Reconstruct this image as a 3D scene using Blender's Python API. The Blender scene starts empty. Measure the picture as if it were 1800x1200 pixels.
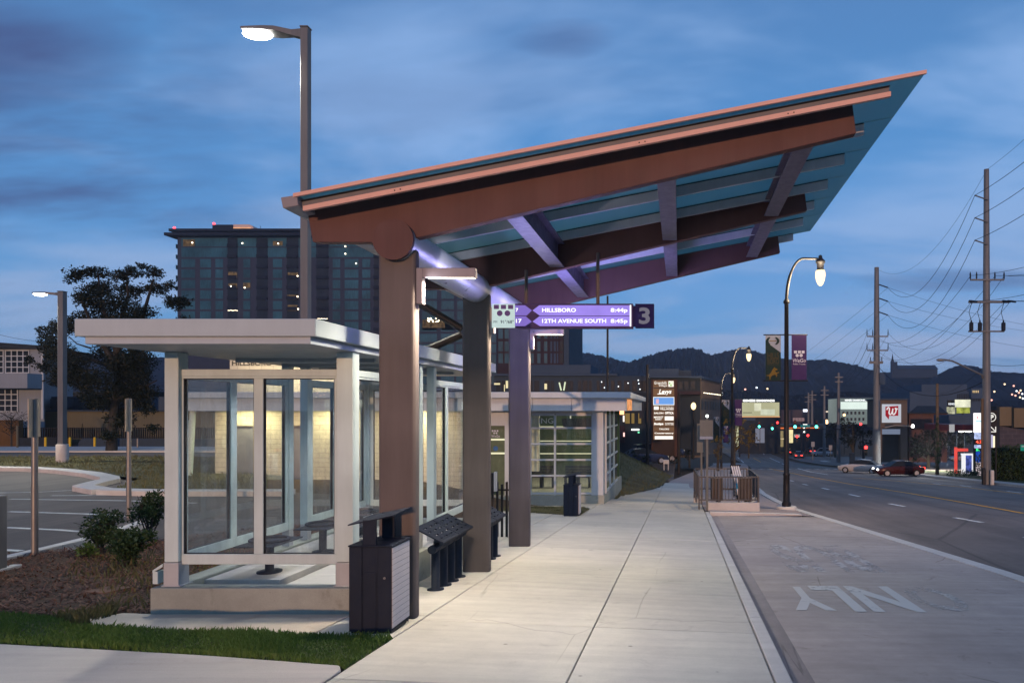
import bpy, bmesh, math, random
from mathutils import Vector, Matrix

S = bpy.context.scene
R = math.radians
FPX, CX, CY = 1200.0, 1195.0, 720.0      # focal length and principal point of the shift lens, photo pixels

# ---------------------------------------------------------------- camera
cam = bpy.data.cameras.new('camera'); camo = bpy.data.objects.new('camera', cam)
S.collection.objects.link(camo); S.camera = camo
camo.location = (0, 0, 0); camo.rotation_euler = (R(90), 0, 0)
cam.sensor_width = 36; cam.lens = 24
cam.shift_x = -(CX-900)/1800; cam.shift_y = (CY-600)/1800
cam.clip_start = .1; cam.clip_end = 6000

# ---------------------------------------------------------------- exposure
S.render.engine = 'CYCLES'
S.view_settings.view_transform = 'Standard'; S.view_settings.look = 'None'
S.view_settings.gamma = 1; S.view_settings.exposure = 0
S.cycles.use_denoising = True
S.cycles.max_bounces = 8; S.cycles.transparent_max_bounces = 16
S.cycles.sample_clamp_indirect = 3.0
S.cycles.caustics_reflective = False; S.cycles.caustics_refractive = False

# ---------------------------------------------------------------- sky
SUN_EL, SUN_ROT = R(4.3), R(180)         # low, behind the camera, straight down the street
W = bpy.data.worlds.new('World'); S.world = W; W.use_nodes = True
nt = W.node_tree; N = nt.nodes; L = nt.links; N.clear()
def nd(t, **k):
    n = N.new(t)
    for a, b in k.items(): setattr(n, a, b)
    return n
out = nd('ShaderNodeOutputWorld'); bg = nd('ShaderNodeBackground'); L.new(bg.outputs[0], out.inputs[0])
sky = nd('ShaderNodeTexSky', sky_type='NISHITA', sun_disc=False, sun_elevation=SUN_EL, sun_rotation=SUN_ROT, altitude=200, ozone_density=4.0, air_density=1.0, dust_density=.6)
tc = nd('ShaderNodeTexCoord'); sep = nd('ShaderNodeSeparateXYZ'); L.new(tc.outputs['Generated'], sep.inputs[0])
def mth(op, a, b=None, clamp=False):
    n = nd('ShaderNodeMath', operation=op, use_clamp=clamp)
    for i, v in enumerate((a, b)):
        if v is None: continue
        if isinstance(v, (int, float)): n.inputs[i].default_value = v
        else: L.new(v, n.inputs[i])
    return n.outputs[0]
zc = mth('ADD', mth('MAXIMUM', sep.outputs[2], 0), .16)
comb = nd('ShaderNodeCombineXYZ'); L.new(mth('DIVIDE', sep.outputs[0], zc), comb.inputs[0]); L.new(mth('DIVIDE', sep.outputs[1], zc), comb.inputs[1])
mp = nd('ShaderNodeMapping'); mp.inputs['Scale'].default_value = (.55, .95, 1); mp.inputs['Location'].default_value = (3.1, 1.35, 0); mp.inputs['Rotation'].default_value = (0, 0, R(-14))
L.new(comb.outputs[0], mp.inputs[0])
n1 = nd('ShaderNodeTexNoise'); n1.inputs['Scale'].default_value = 1.15; n1.inputs['Detail'].default_value = 5; n1.inputs['Roughness'].default_value = .58; n1.inputs['Distortion'].default_value = .35
L.new(mp.outputs[0], n1.inputs['Vector'])
n2 = nd('ShaderNodeTexNoise'); n2.inputs['Scale'].default_value = .8; n2.inputs['Detail'].default_value = 6; n2.inputs['Roughness'].default_value = .6
mp2 = nd('ShaderNodeMapping'); mp2.inputs['Scale'].default_value = (.5, 1.3, 1); mp2.inputs['Location'].default_value = (7.4, 4.4, 0)
L.new(comb.outputs[0], mp2.inputs[0]); L.new(mp2.outputs[0], n2.inputs['Vector'])
def ramp(src, stops, mode='EASE'):
    n = nd('ShaderNodeValToRGB'); n.color_ramp.interpolation = mode
    e = n.color_ramp.elements
    while len(e) < len(stops): e.new(.5)
    for i, (p, c) in enumerate(stops): e[i].position = p; e[i].color = (*c, 1) if len(c) == 3 else c
    L.new(src, n.inputs[0]); return n.outputs[0]
def mixc(fac, a, b, mode='MIX'):
    n = nd('ShaderNodeMix', data_type='RGBA', blend_type=mode)
    for i, v in ((0, fac), (6, a), (7, b)):
        if isinstance(v, (int, float)): n.inputs[i].default_value = v
        elif isinstance(v, tuple): n.inputs[i].default_value = (*v, 1)
        else: L.new(v, n.inputs[i])
    return n.outputs[2]
clear = ramp(sep.outputs[2], [(0, (1.7, 3.3, 5.8)), (.10, (1.25, 3.0, 5.6)), (.28, (.9, 2.6, 5.2)), (.6, (.85, 2.0, 4.1)), (1, (.6, 1.3, 3.0))])
base = mixc(.72, mixc(1, sky.outputs[0], (.5, .8, 1.25), 'MULTIPLY'), clear)
lightc = ramp(n1.outputs[0], [(.42, (0, 0, 0)), (.62, (1, 1, 1))])
c1 = mixc(mth('MULTIPLY', lightc, .74), base, ramp(sep.outputs[2], [(0, (2.5, 3.3, 5.0)), (.4, (2.1, 3.4, 5.8)), (.7, (1.5, 2.5, 4.6))]))
darkc = ramp(n2.outputs[0], [(.53, (0, 0, 0)), (.72, (1, 1, 1))])
yy = mth('MAXIMUM', sep.outputs[1], .05)
au, av = mth('DIVIDE', sep.outputs[0], yy), mth('DIVIDE', sep.outputs[2], yy)
left = ramp(mth('ADD', mth('MULTIPLY', au, .5), .5), [(.0, (1, 1, 1)), (.07, (.95,)*3), (.20, (.30,)*3), (.55, (.16,)*3), (.68, (.75,)*3), (.78, (.9,)*3)])
wob = mth('MULTIPLY', mth('SUBTRACT', n1.outputs[0], .5), .55)
def puff(u, v, su, sv, w):
    a = mth('MULTIPLY', mth('SUBTRACT', au, u), 1/su); b = mth('MULTIPLY', mth('SUBTRACT', av, v), 1/sv)
    d = mth('ADD', mth('ADD', mth('MULTIPLY', a, a), mth('MULTIPLY', b, b)), mth('MULTIPLY', mth('SUBTRACT', n2.outputs[0], .5), 4.6))
    return mth('MULTIPLY', mth('SUBTRACT', 1, d, True), w, True)
dk = mth('MAXIMUM', mth('MULTIPLY', darkc, left), mth('MAXIMUM', puff(-.185, .535, .115, .050, .75), mth('MAXIMUM', puff(-.52, .475, .09, .035, .5), mth('MAXIMUM', puff(-1.02, .50, .36, .17, .95), mth('MAXIMUM', puff(.43, .19, .20, .018, .5), puff(-.85, .46, .05, .02, .6))))))
glow = mth('MULTIPLY', ramp(mth('ADD', mth('MULTIPLY', au, .5), .5), [(.35, (0, 0, 0)), (.75, (1, 1, 1))]), ramp(av, [(.02, (1, 1, 1)), (.30, (0, 0, 0))]))
c1 = mixc(mth('MULTIPLY', mth('MULTIPLY', glow, ramp(n2.outputs[0], [(.35, (1, 1, 1)), (.62, (.25, .25, .25))])), .6), c1, (3.2, 3.6, 5.2))
c2 = mixc(mth('MULTIPLY', dk, .92), c1, (.44, .66, 1.70))
L.new(c2, bg.inputs[0]); bg.inputs[1].default_value = .145

sl = bpy.data.lights.new('sun', 'SUN'); so = bpy.data.objects.new('sun', sl); S.collection.objects.link(so)
sl.energy = 2.0; sl.angle = R(.5); sl.color = (1, .56, .32)
so.rotation_euler = Vector((0, math.cos(SUN_EL), -math.sin(SUN_EL))).to_track_quat('-Z', 'Y').to_euler()

# ---------------------------------------------------------------- helpers
def P(px, py, Y): return Vector(((px-CX)*Y/FPX, Y, (CY-py)*Y/FPX))
def px2x(px, Y): return (px-CX)*Y/FPX
def py2z(py, Y): return (CY-py)*Y/FPX
def lerp(a, b, t): return a+(b-a)*t
def sstep(t): t = max(0, min(1, t)); return t*t*(3-2*t)

def prof(Y):
    if Y <= 110: return -.0608*Y
    t = min((Y-110)/50, 1)
    return -6.688 - .0608*50*(t-t*t/2)
def zwalk(X, Y): return -1.8 - .04*max(0, min(X, 40)+2.77) + prof(Y)
def zroad(X, Y): return -2.08 - .01*(max(-10, min(X, 30))-.96) + prof(Y)
def zright(X, Y): return zroad(21.5, Y) + .15
def zleft(X, Y):
    a = -1.8 + prof(Y)
    t = sstep((-X-4.2)/5.5)
    b = max(-2.3, a)
    if Y > 70: b = lerp(b, min(a, b), sstep((Y-70)/60))
    return lerp(a, b, t)
def zground(X, Y):
    if X < -2.77: return zleft(X, Y)
    if X < 1.2: return -1.8 + prof(Y)
    if X < 21.6: return -1.8 + prof(Y)
    return zright(X, Y)
def hit(px, py, zf, lo=3., hi=600.):
    """the point of surface zf seen along a sight line"""
    f = lambda Y: (CY-py)*Y/FPX - zf((px-CX)*Y/FPX, Y)
    Y = lo
    while Y < hi:
        Y2 = Y*1.03
        if f(Y2) <= 0:
            for _ in range(40):
                m = (Y+Y2)/2
                if f(m) <= 0: Y2 = m
                else: Y = m
            break
        Y = Y2
    X = (px-CX)*Y/FPX
    return Vector((X, Y, zf(X, Y)))

def link(o): S.collection.objects.link(o); return o
def props(o, label=None, cat=None, group=None, kind=None):
    for k, v in (('label', label), ('category', cat), ('group', group), ('kind', kind)):
        if v: o[k] = v
    return o
def thing(name, label, cat, loc=(0, 0, 0), rz=0, group=None):
    o = link(bpy.data.objects.new(name, None)); o.location = loc; o.rotation_euler = (0, 0, rz)
    o.empty_display_size = .2
    return props(o, label, cat, group)
def world_off(o):
    v = Vector((0, 0, 0))
    while o is not None: v += o.location; o = o.parent
    return v
def dup(root, loc, rz=None, label=None, sc=None):
    """a copy of a thing with copies of its parts and sub-parts"""
    def rec(o, par):
        c = o.copy(); link(c); c.parent = par
        for ch in list(o.children): rec(ch, c)
        return c
    r = rec(root, None); r.location = loc
    if rz is not None: r.rotation_euler = (0, 0, rz)
    if sc: r.scale = sc
    if label: r['label'] = label
    return r

_tc = {}
def text_geo(body, bold=0., ital=0., res=3):
    k = (body, bold, ital)
    if k in _tc: return _tc[k]
    cu = bpy.data.curves.new('lettering', 'FONT'); cu.body = body; cu.size = 1; cu.offset = bold; cu.shear = ital
    cu.resolution_u = res; cu.align_x = 'LEFT'
    ob = link(bpy.data.objects.new('lettering_tmp', cu))
    dg = bpy.context.evaluated_depsgraph_get(); dg.update()
    me = bpy.data.meshes.new_from_object(ob.evaluated_get(dg))
    vs = [v.co.copy() for v in me.vertices]; fs = [tuple(p.vertices) for p in me.polygons]
    bpy.data.objects.remove(ob); bpy.data.curves.remove(cu); bpy.data.meshes.remove(me)
    _tc[k] = (vs, fs); return vs, fs

class MB:
    def __init__(s): s.v = []; s.f = []; s.m = []; s.s = []
    def add(s, vs, fs, m=0, sm=False):
        b = len(s.v); s.v += [tuple(v) for v in vs]
        for f in fs: s.f.append(tuple(b+i for i in f)); s.m.append(m); s.s.append(sm)
        return s
    def box(s, x0, x1, y0, y1, z0, z1, m=0):
        if x0 > x1: x0, x1 = x1, x0
        if y0 > y1: y0, y1 = y1, y0
        if z0 > z1: z0, z1 = z1, z0
        return s.hexa([(x0,y0,z0),(x1,y0,z0),(x1,y1,z0),(x0,y1,z0),(x0,y0,z1),(x1,y0,z1),(x1,y1,z1),(x0,y1,z1)], m)
    def hexa(s, p, m=0):
        return s.add(p, [(3,2,1,0),(4,5,6,7),(0,1,5,4),(1,2,6,5),(2,3,7,6),(3,0,4,7)], m)
    def ext(s, pts, vec, m=0):
        """prism: polygon pts pushed along vec"""
        n = len(pts); vec = Vector(vec); a = [Vector(p) for p in pts]; b = [p+vec for p in a]
        nrm = Vector((0, 0, 0))
        for i in range(n): nrm += a[i].cross(a[(i+1) % n])
        if nrm.dot(vec) > 0: a, b = b, a
        # a faces along +normal
        f = [tuple(range(n)), tuple(range(2*n-1, n-1, -1))]
        for i in range(n):
            j = (i+1) % n; f.append((i, n+i, n+j, j))
        return s.add(a+b, f, m)
    def xz(s, pts, y0, y1, m=0): return s.ext([(x, y0, z) for x, z in pts], (0, y1-y0, 0), m)
    def xy(s, pts, z0, z1, m=0): return s.ext([(x, y, z0) for x, y in pts], (0, 0, z1-z0), m)
    def yz(s, pts, x0, x1, m=0): return s.ext([(x0, y, z) for y, z in pts], (x1-x0, 0, 0), m)
    def tube(s, pts, r, n=10, m=0, cap=True, sm=True):
        pts = [Vector(p) for p in pts]; k = len(pts)
        rr = r if isinstance(r, (list, tuple)) else [r]*k
        vs = []; ref = None
        for i, p in enumerate(pts):
            d = (pts[min(i+1, k-1)]-pts[max(i-1, 0)]).normalized()
            if ref is None:
                ref = Vector((0, 0, 1)) if abs(d.z) < .9 else Vector((1, 0, 0))
            u = ref-d*ref.dot(d)
            if u.length < 1e-4: u = d.orthogonal()
            u.normalize(); w = d.cross(u); ref = u
            for j in range(n):
                a = 2*math.pi*j/n; vs.append(p+(u*math.cos(a)+w*math.sin(a))*rr[i])
        fs = []
        for i in range(k-1):
            for j in range(n):
                j2 = (j+1) % n; fs.append((i*n+j, i*n+j2, (i+1)*n+j2, (i+1)*n+j))
        s.add(vs, fs, m, sm)
        if cap: s.add([*vs[:n]], [tuple(range(n-1, -1, -1))], m); s.add([*vs[-n:]], [tuple(range(n))], m)
        return s
    def lathe(s, prof_, c=(0, 0, 0), n=16, m=0, sm=True):
        vs = []; k = len(prof_); c = Vector(c)
        for r, z in prof_:
            for j in range(n):
                a = 2*math.pi*j/n; vs.append(c+Vector((r*math.cos(a), r*math.sin(a), z)))
        fs = [(i*n+j, i*n+(j+1) % n, (i+1)*n+(j+1) % n, (i+1)*n+j) for i in range(k-1) for j in range(n)]
        s.add(vs, fs, m, sm)
        s.add(vs[:n], [tuple(range(n-1, -1, -1))], m); s.add(vs[-n:], [tuple(range(n))], m)
        return s
    def ball(s, c, rx, ry, rz, m=0, n=12, k=8):
        c = Vector(c); vs = []; fs = []
        for i in range(1, k):
            t = math.pi*i/k
            for j in range(n):
                a = 2*math.pi*j/n; vs.append(c+Vector((rx*math.sin(t)*math.cos(a), ry*math.sin(t)*math.sin(a), rz*math.cos(t))))
        t_, b_ = len(vs), len(vs)+1; vs += [c+Vector((0, 0, rz)), c-Vector((0, 0, rz))]
        for i in range(k-2):
            for j in range(n): fs.append((i*n+j, (i+1)*n+j, (i+1)*n+(j+1) % n, i*n+(j+1) % n))
        for j in range(n): fs.append((t_, j, (j+1) % n)); fs.append((b_, (k-2)*n+(j+1) % n, (k-2)*n+j))
        return s.add(vs, fs, m, True)
    def text(s, body, x0, x1, z0, z1, y, m=0, bold=.012, ital=0., flip=False, keep=False, u=(1, 0, 0), w=(0, 0, 1), o=(0, 0, 0)):
        """lettering fitted to the box x0..x1, z0..z1 on the plane y (axes u, w through o)"""
        vs, fs = text_geo(body, bold, ital)
        if not vs: return s
        ax = min(v.x for v in vs); bx = max(v.x for v in vs); az = min(v.y for v in vs); bz = max(v.y for v in vs)
        sx = (x1-x0)/max(bx-ax, 1e-6); sz = (z1-z0)/max(bz-az, 1e-6)
        if keep: sx = sz = min(sx, sz)
        u = Vector(u); w = Vector(w); o = Vector(o); nn = u.cross(w)*-1
        res = []
        for v in vs:
            a = x0+(v.x-ax)*sx; b = z0+(v.y-az)*sz
            if flip: a = x0+x1-a; b = z0+z1-b
            res.append(o+u*a+w*b+nn*y)
        return s.add(res, fs, m)
    def disc(s, c, r, y, m=0, n=20):
        """flat disc facing -Y"""
        vs = [(c[0]+r*math.cos(2*math.pi*j/n), y, c[1]+r*math.sin(2*math.pi*j/n)) for j in range(n)]
        return s.add(vs, [tuple(range(n))], m)
    def flat(s, pts, y, m=0):
        """flat polygon in an XZ plane facing -Y"""
        a = 0
        for i in range(len(pts)):
            x0, z0 = pts[i]; x1, z1 = pts[(i+1) % len(pts)]; a += x0*z1-x1*z0
        if a < 0: pts = pts[::-1]
        return s.add([(x, y, z) for x, z in pts], [tuple(range(len(pts)))], m)
    def build(s, name, mats, parent=None, world=True, bevel=0, seg=2, sub=0):
        me = bpy.data.meshes.new(name)
        off = world_off(parent) if (parent is not None and world) else Vector((0, 0, 0))
        me.from_pydata([(v[0]-off.x, v[1]-off.y, v[2]-off.z) for v in s.v], [], s.f)
        if not isinstance(mats, (list, tuple)): mats = [mats]
        for m in mats: me.materials.append(m)
        me.polygons.foreach_set('material_index', s.m); me.polygons.foreach_set('use_smooth', s.s)
        me.update()
        o = link(bpy.data.objects.new(name, me))
        if parent is not None: o.parent = parent
        if bevel:
            b = o.modifiers.new('edge', 'BEVEL'); b.width = bevel; b.segments = seg; b.limit_method = 'ANGLE'; b.angle_limit = R(40)
        if sub:
            b = o.modifiers.new('round', 'SUBSURF'); b.levels = sub; b.render_levels = sub
        return o
def lamp(name, typ, loc, energy, color, parent=None, size=.1, size_y=None, aim=None, spot=None, spread=None):
    l = bpy.data.lights.new(name, typ); l.energy = energy; l.color = color
    if typ == 'AREA':
        l.size = size
        if size_y: l.shape = 'RECTANGLE'; l.size_y = size_y
        if spread: l.spread = spread
    else: l.shadow_soft_size = size
    if typ == 'SPOT': l.spot_size = spot or R(120); l.spot_blend = .6
    o = link(bpy.data.objects.new(name, l)); off = world_off(parent) if parent is not None else Vector((0, 0, 0))
    o.location = Vector(loc)-off
    if parent is not None: o.parent = parent
    if aim is not None: o.rotation_euler = Vector(aim).to_track_quat('-Z', 'Y').to_euler()
    return o

# ---------------------------------------------------------------- materials
class NT:
    def __init__(s, name):
        s.mat = bpy.data.materials.new(name); s.mat.use_nodes = True; s.t = s.mat.node_tree; s.t.nodes.clear()
        s.out = s.n('ShaderNodeOutputMaterial')
    def n(s, t, **k):
        x = s.t.nodes.new(t)
        for a, b in k.items(): setattr(x, a, b)
        return x
    def l(s, a, b): s.t.links.new(a, b)
    def inp(s, node, key, v):
        if hasattr(v, 'is_output'): s.l(v, node.inputs[key])
        else:
            if isinstance(v, tuple) and len(v) == 3 and node.inputs[key].type == 'RGBA': v = (*v, 1)
            node.inputs[key].default_value = v
    def coord(s, scale=1, kind='Object'):
        c = s.n('ShaderNodeTexCoord'); m = s.n('ShaderNodeMapping'); s.l(c.outputs[kind], m.inputs[0])
        m.inputs['Scale'].default_value = scale if isinstance(scale, tuple) else (scale,)*3
        return m.outputs[0]
    def noise(s, scale, detail=4, rough=.55, vec=None, dist=0):
        x = s.n('ShaderNodeTexNoise'); x.inputs['Scale'].default_value = scale; x.inputs['Detail'].default_value = detail
        x.inputs['Roughness'].default_value = rough; x.inputs['Distortion'].default_value = dist
        s.l(vec if vec is not None else s.coord(), x.inputs['Vector']); return x.outputs[0]
    def ramp(s, src, stops, mode='LINEAR'):
        x = s.n('ShaderNodeValToRGB'); x.color_ramp.interpolation = mode; e = x.color_ramp.elements
        while len(e) < len(stops): e.new(.5)
        for i, (p, c) in enumerate(stops):
            e[i].position = p; e[i].color = (*c, 1) if isinstance(c, tuple) else (c, c, c, 1)
        s.l(src, x.inputs[0]); return x.outputs[0]
    def mix(s, fac, a, b, mode='MIX'):
        x = s.n('ShaderNodeMix', data_type='RGBA', blend_type=mode)
        for i, v in ((0, fac), (6, a), (7, b)):
            if hasattr(v, 'is_output'): s.l(v, x.inputs[i])
            elif isinstance(v, tuple): x.inputs[i].default_value = (*v, 1)
            else: x.inputs[i].default_value = v
        return x.outputs[2]
    def bump(s, h, strength=.3, dist=.02):
        x = s.n('ShaderNodeBump'); x.inputs['Strength'].default_value = strength; x.inputs['Distance'].default_value = dist
        s.l(h, x.inputs['Height']); return x.outputs[0]
    def bsdf(s, col, rough=.6, metal=0., nrm=None, spec=.5):
        x = s.n('ShaderNodeBsdfPrincipled'); s.inp(x, 'Base Color', col); s.inp(x, 'Roughness', rough); s.inp(x, 'Metallic', metal)
        x.inputs['Specular IOR Level'].default_value = spec
        if nrm is not None: s.l(nrm, x.inputs['Normal'])
        s.l(x.outputs[0], s.out.inputs[0]); return x

def pm(name, col, rough=.5, metal=0., var=.12, scale=3., bump=0., bscale=40., spec=.2):
    """painted or plain surface with gentle wear"""
    t = NT(name); a = t.noise(scale, 5); f = t.ramp(a, [(.3, 1-var), (.7, 1+var)])
    c = t.mix(1, col, f, 'MULTIPLY')
    c = t.mix(1, c, t.ramp(t.noise(1, 5, .65, t.coord((9, 9, .7))), [(.3, 1-var*.8), (.7, 1+var*.5)]), 'MULTIPLY')
    rg = t.ramp(t.noise(scale*4, 3), [(.3, max(.03, rough-.08)), (.7, min(1, rough+.1))])
    t.bsdf(c, rg, metal, t.bump(t.noise(bscale, 4), bump, .01) if bump else None, spec)
    return t.mat
def em(name, col, st, var=0., scale=2.):
    t = NT(name); e = t.n('ShaderNodeEmission'); e.inputs[1].default_value = st
    if var: t.l(t.mix(1, col, t.ramp(t.noise(scale, 3), [(.3, 1-var), (.7, 1+var*.4)]), 'MULTIPLY'), e.inputs[0])
    else: e.inputs[0].default_value = (*col, 1)
    t.l(e.outputs[0], t.out.inputs[0]); return t.mat
def glass(name, tint, gloss=(.9, .93, 1), rough=.02, ior=1.45, diff=0., dcol=(.5, .6, .6), smear=False):
    t = NT(name); tr = t.n('ShaderNodeBsdfTransparent'); tr.inputs[0].default_value = (*tint, 1)
    g = t.n('ShaderNodeBsdfGlossy'); g.inputs[0].default_value = (*gloss, 1); g.inputs['Roughness'].default_value = rough
    fr = t.n('ShaderNodeFresnel'); gm = t.n('ShaderNodeNewGeometry'); mr = t.n('ShaderNodeMapRange'); t.l(gm.outputs['Backfacing'], mr.inputs[0])
    mr.inputs[3].default_value = ior; mr.inputs[4].default_value = 1/ior; t.l(mr.outputs[0], fr.inputs[0])
    mx = t.n('ShaderNodeMixShader'); t.l(fr.outputs[0], mx.inputs[0])
    src = tr.outputs[0]
    if diff:
        d = t.n('ShaderNodeBsdfDiffuse'); d.inputs[0].default_value = (*dcol, 1)
        tl = t.n('ShaderNodeBsdfTranslucent'); tl.inputs[0].default_value = (*dcol, 1)
        m1 = t.n('ShaderNodeMixShader'); m1.inputs[0].default_value = .5; t.l(d.outputs[0], m1.inputs[1]); t.l(tl.outputs[0], m1.inputs[2])
        m2 = t.n('ShaderNodeMixShader'); m2.inputs[0].default_value = diff
        if smear: t.l(t.ramp(t.mix(.5, t.noise(2.2, 6, .7, t.coord((1, 1, .5)), .8), t.noise(14, 4, .7, t.coord((1, 1, .25)))), [(.42, .008), (.62, diff*2)]), m2.inputs[0])
        t.l(src, m2.inputs[1]); t.l(m1.outputs[0], m2.inputs[2]); src = m2.outputs[0]
    t.l(src, mx.inputs[1]); t.l(g.outputs[0], mx.inputs[2]); t.l(mx.outputs[0], t.out.inputs[0]); return t.mat
def concrete(name, col, var=.12, stain=.25, joint=None, per=.06, dirt=(.20, .16, .12), wear=0):
    t = NT(name); big = t.noise(.55, 5, .6); mid = t.noise(5, 6, .65); fine = t.noise(90, 3, .7)
    streak = t.noise(1.2, 5, .6, t.coord((.35, 5, 1)))
    f = t.mix(1, t.ramp(big, [(.3, 1-var), (.7, 1+var)]), t.ramp(mid, [(.3, 1-var*.7), (.75, 1+var*.5)]), 'MULTIPLY')
    f = t.mix(1, f, t.ramp(streak, [(.3, .9), (.7, 1.07)]), 'MULTIPLY')
    f = t.mix(1, f, t.ramp(fine, [(.3, .93), (.7, 1.06)]), 'MULTIPLY')
    if per:
        g = t.n('ShaderNodeNewGeometry')
        f = t.mix(1, f, t.ramp(g.outputs['Random Per Island'], [(0, 1-per), (1, 1+per)]), 'MULTIPLY')
    c = t.mix(1, col, f, 'MULTIPLY')
    spots = t.ramp(t.noise(2.3, 6, .7, dist=.6), [(.60, 0.), (.74, 1.)])
    c = t.mix(t.mix(1, spots, (stain,)*3, 'MULTIPLY'), c, t.mix(1, col, dirt, 'MULTIPLY'))
    pits = t.ramp(t.noise(38, 2, .5), [(.70, 0.), (.75, 1.)])
    c = t.mix(t.mix(1, pits, (.35,)*3, 'MULTIPLY'), c, t.mix(1, col, (.45, .42, .4), 'MULTIPLY'))
    if wear:
        vo = t.n('ShaderNodeTexVoronoi', feature='F1'); vo.inputs['Scale'].default_value = 2.6; t.l(t.coord((1, 1, .01)), vo.inputs['Vector'])
        sel = t.n('ShaderNodeSeparateColor'); t.l(vo.outputs['Color'], sel.inputs[0])
        gum = t.mix(1, t.ramp(vo.outputs['Distance'], [(.045, 1.), (.07, 0.)]), t.ramp(sel.outputs[0], [(.62, 0.), (.64, 1.)]), 'MULTIPLY')
        c = t.mix(t.mix(1, gum, (.6,)*3, 'MULTIPLY'), c, t.mix(1, col, (.28, .26, .25), 'MULTIPLY'))
        wv = t.n('ShaderNodeVectorMath', operation='ADD'); t.l(t.coord((.33, .21, .01)), wv.inputs[0]); cn = t.n('ShaderNodeTexNoise'); cn.inputs['Scale'].default_value = 3; cn.inputs['Detail'].default_value = 5
        sc_ = t.n('ShaderNodeVectorMath', operation='SCALE'); sc_.inputs['Scale'].default_value = .25; t.l(cn.outputs['Color'], sc_.inputs[0]); t.l(sc_.outputs[0], wv.inputs[1])
        ck = t.n('ShaderNodeTexVoronoi', feature='DISTANCE_TO_EDGE'); ck.inputs['Scale'].default_value = 1.0; t.l(wv.outputs[0], ck.inputs['Vector'])
        crk = t.mix(1, t.ramp(ck.outputs['Distance'], [(.0015, 1.), (.004, 0.)]), t.ramp(t.noise(.4, 2), [(.50, 0.), (.56, 1.)]), 'MULTIPLY')
        c = t.mix(t.mix(1, crk, (wear,)*3, 'MULTIPLY'), c, t.mix(1, col, (.25, .22, .2), 'MULTIPLY'))
        scuff = t.ramp(t.noise(3.2, 7, .75, t.coord((.5, 3.2, 1)), .4), [(.60, 0.), (.70, 1.)])
        c = t.mix(t.mix(1, scuff, (.22+.2*wear,)*3, 'MULTIPLY'), c, t.mix(1, col, (.55, .5, .48), 'MULTIPLY'))
    h = t.mix(.5, mid, fine)
    t.bsdf(c, t.ramp(mid, [(.3, .72), (.7, .92)]), 0, t.bump(h, .25, .006), .35); return t.mat
def asphalt(name, col, patch=.25, rough=.75):
    t = NT(name); fine = t.noise(120, 2, .8); mid = t.noise(6, 5, .6); big = t.noise(.35, 4, .6); lane = t.noise(.5, 4, .5, t.coord((1.4, .05, 1)))
    f = t.mix(1, t.ramp(fine, [(.25, .72), (.75, 1.28)]), t.ramp(big, [(.3, 1-patch), (.7, 1+patch)]), 'MULTIPLY')
    f = t.mix(1, f, t.ramp(mid, [(.3, .9), (.7, 1.1)]), 'MULTIPLY'); f = t.mix(1, f, t.ramp(lane, [(.3, .85), (.7, 1.15)]), 'MULTIPLY')
    c = t.mix(1, col, f, 'MULTIPLY')
    wv = t.n('ShaderNodeVectorMath', operation='ADD'); t.l(t.coord((.16, .07, .01)), wv.inputs[0]); cn = t.n('ShaderNodeTexNoise'); cn.inputs['Scale'].default_value = 2; cn.inputs['Detail'].default_value = 5
    sc_ = t.n('ShaderNodeVectorMath', operation='SCALE'); sc_.inputs['Scale'].default_value = .3; t.l(cn.outputs['Color'], sc_.inputs[0]); t.l(sc_.outputs[0], wv.inputs[1])
    ck = t.n('ShaderNodeTexVoronoi', feature='DISTANCE_TO_EDGE'); ck.inputs['Scale'].default_value = 1.0; t.l(wv.outputs[0], ck.inputs['Vector'])
    c = t.mix(t.mix(1, t.ramp(ck.outputs['Distance'], [(.004, 1.), (.007, 0.)]), (.55,)*3, 'MULTIPLY'), c, t.mix(1, col, (.3, .3, .32), 'MULTIPLY'))
    track = t.ramp(t.noise(1.0, 3, .5, t.coord((1.15, .02, 1))), [(.42, 1.), (.60, .70)]); c = t.mix(1, c, track, 'MULTIPLY')
    t.bsdf(c, rough, 0, t.bump(fine, .3, .006), .4); return t.mat
def worn_paint(name, col, keep=.5, under=(.1, .1, .1)):
    """paint flaked away in patches"""
    t = NT(name); a = t.noise(9, 6, .75); b = t.noise(1.6, 4, .6)
    m = t.ramp(t.mix(.5, a, b), [(keep-.06, 0.), (keep+.06, 1.)])
    d = t.n('ShaderNodeBsdfDiffuse'); d.inputs[0].default_value = (*col, 1); tr = t.n('ShaderNodeBsdfTransparent')
    mx = t.n('ShaderNodeMixShader'); t.l(m, mx.inputs[0]); t.l(d.outputs[0], mx.inputs[1]); t.l(tr.outputs[0], mx.inputs[2]); t.l(mx.outputs[0], t.out.inputs[0]); return t.mat
def leafm(name, a, b, scale=1.5):
    t = NT(name); g = t.n('ShaderNodeNewGeometry')
    c = t.mix(t.mix(.5, g.outputs['Random Per Island'], t.noise(scale, 3)), a, b)
    d = t.bsdf(c, .55, 0, None, .3)
    tl = t.n('ShaderNodeBsdfTranslucent'); t.l(c, tl.inputs[0]); mx = t.n('ShaderNodeMixShader'); mx.inputs[0].default_value = .25
    t.l(d.outputs[0], mx.inputs[1]); t.l(tl.outputs[0], mx.inputs[2]); t.l(mx.outputs[0], t.out.inputs[0]); return t.mat
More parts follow.
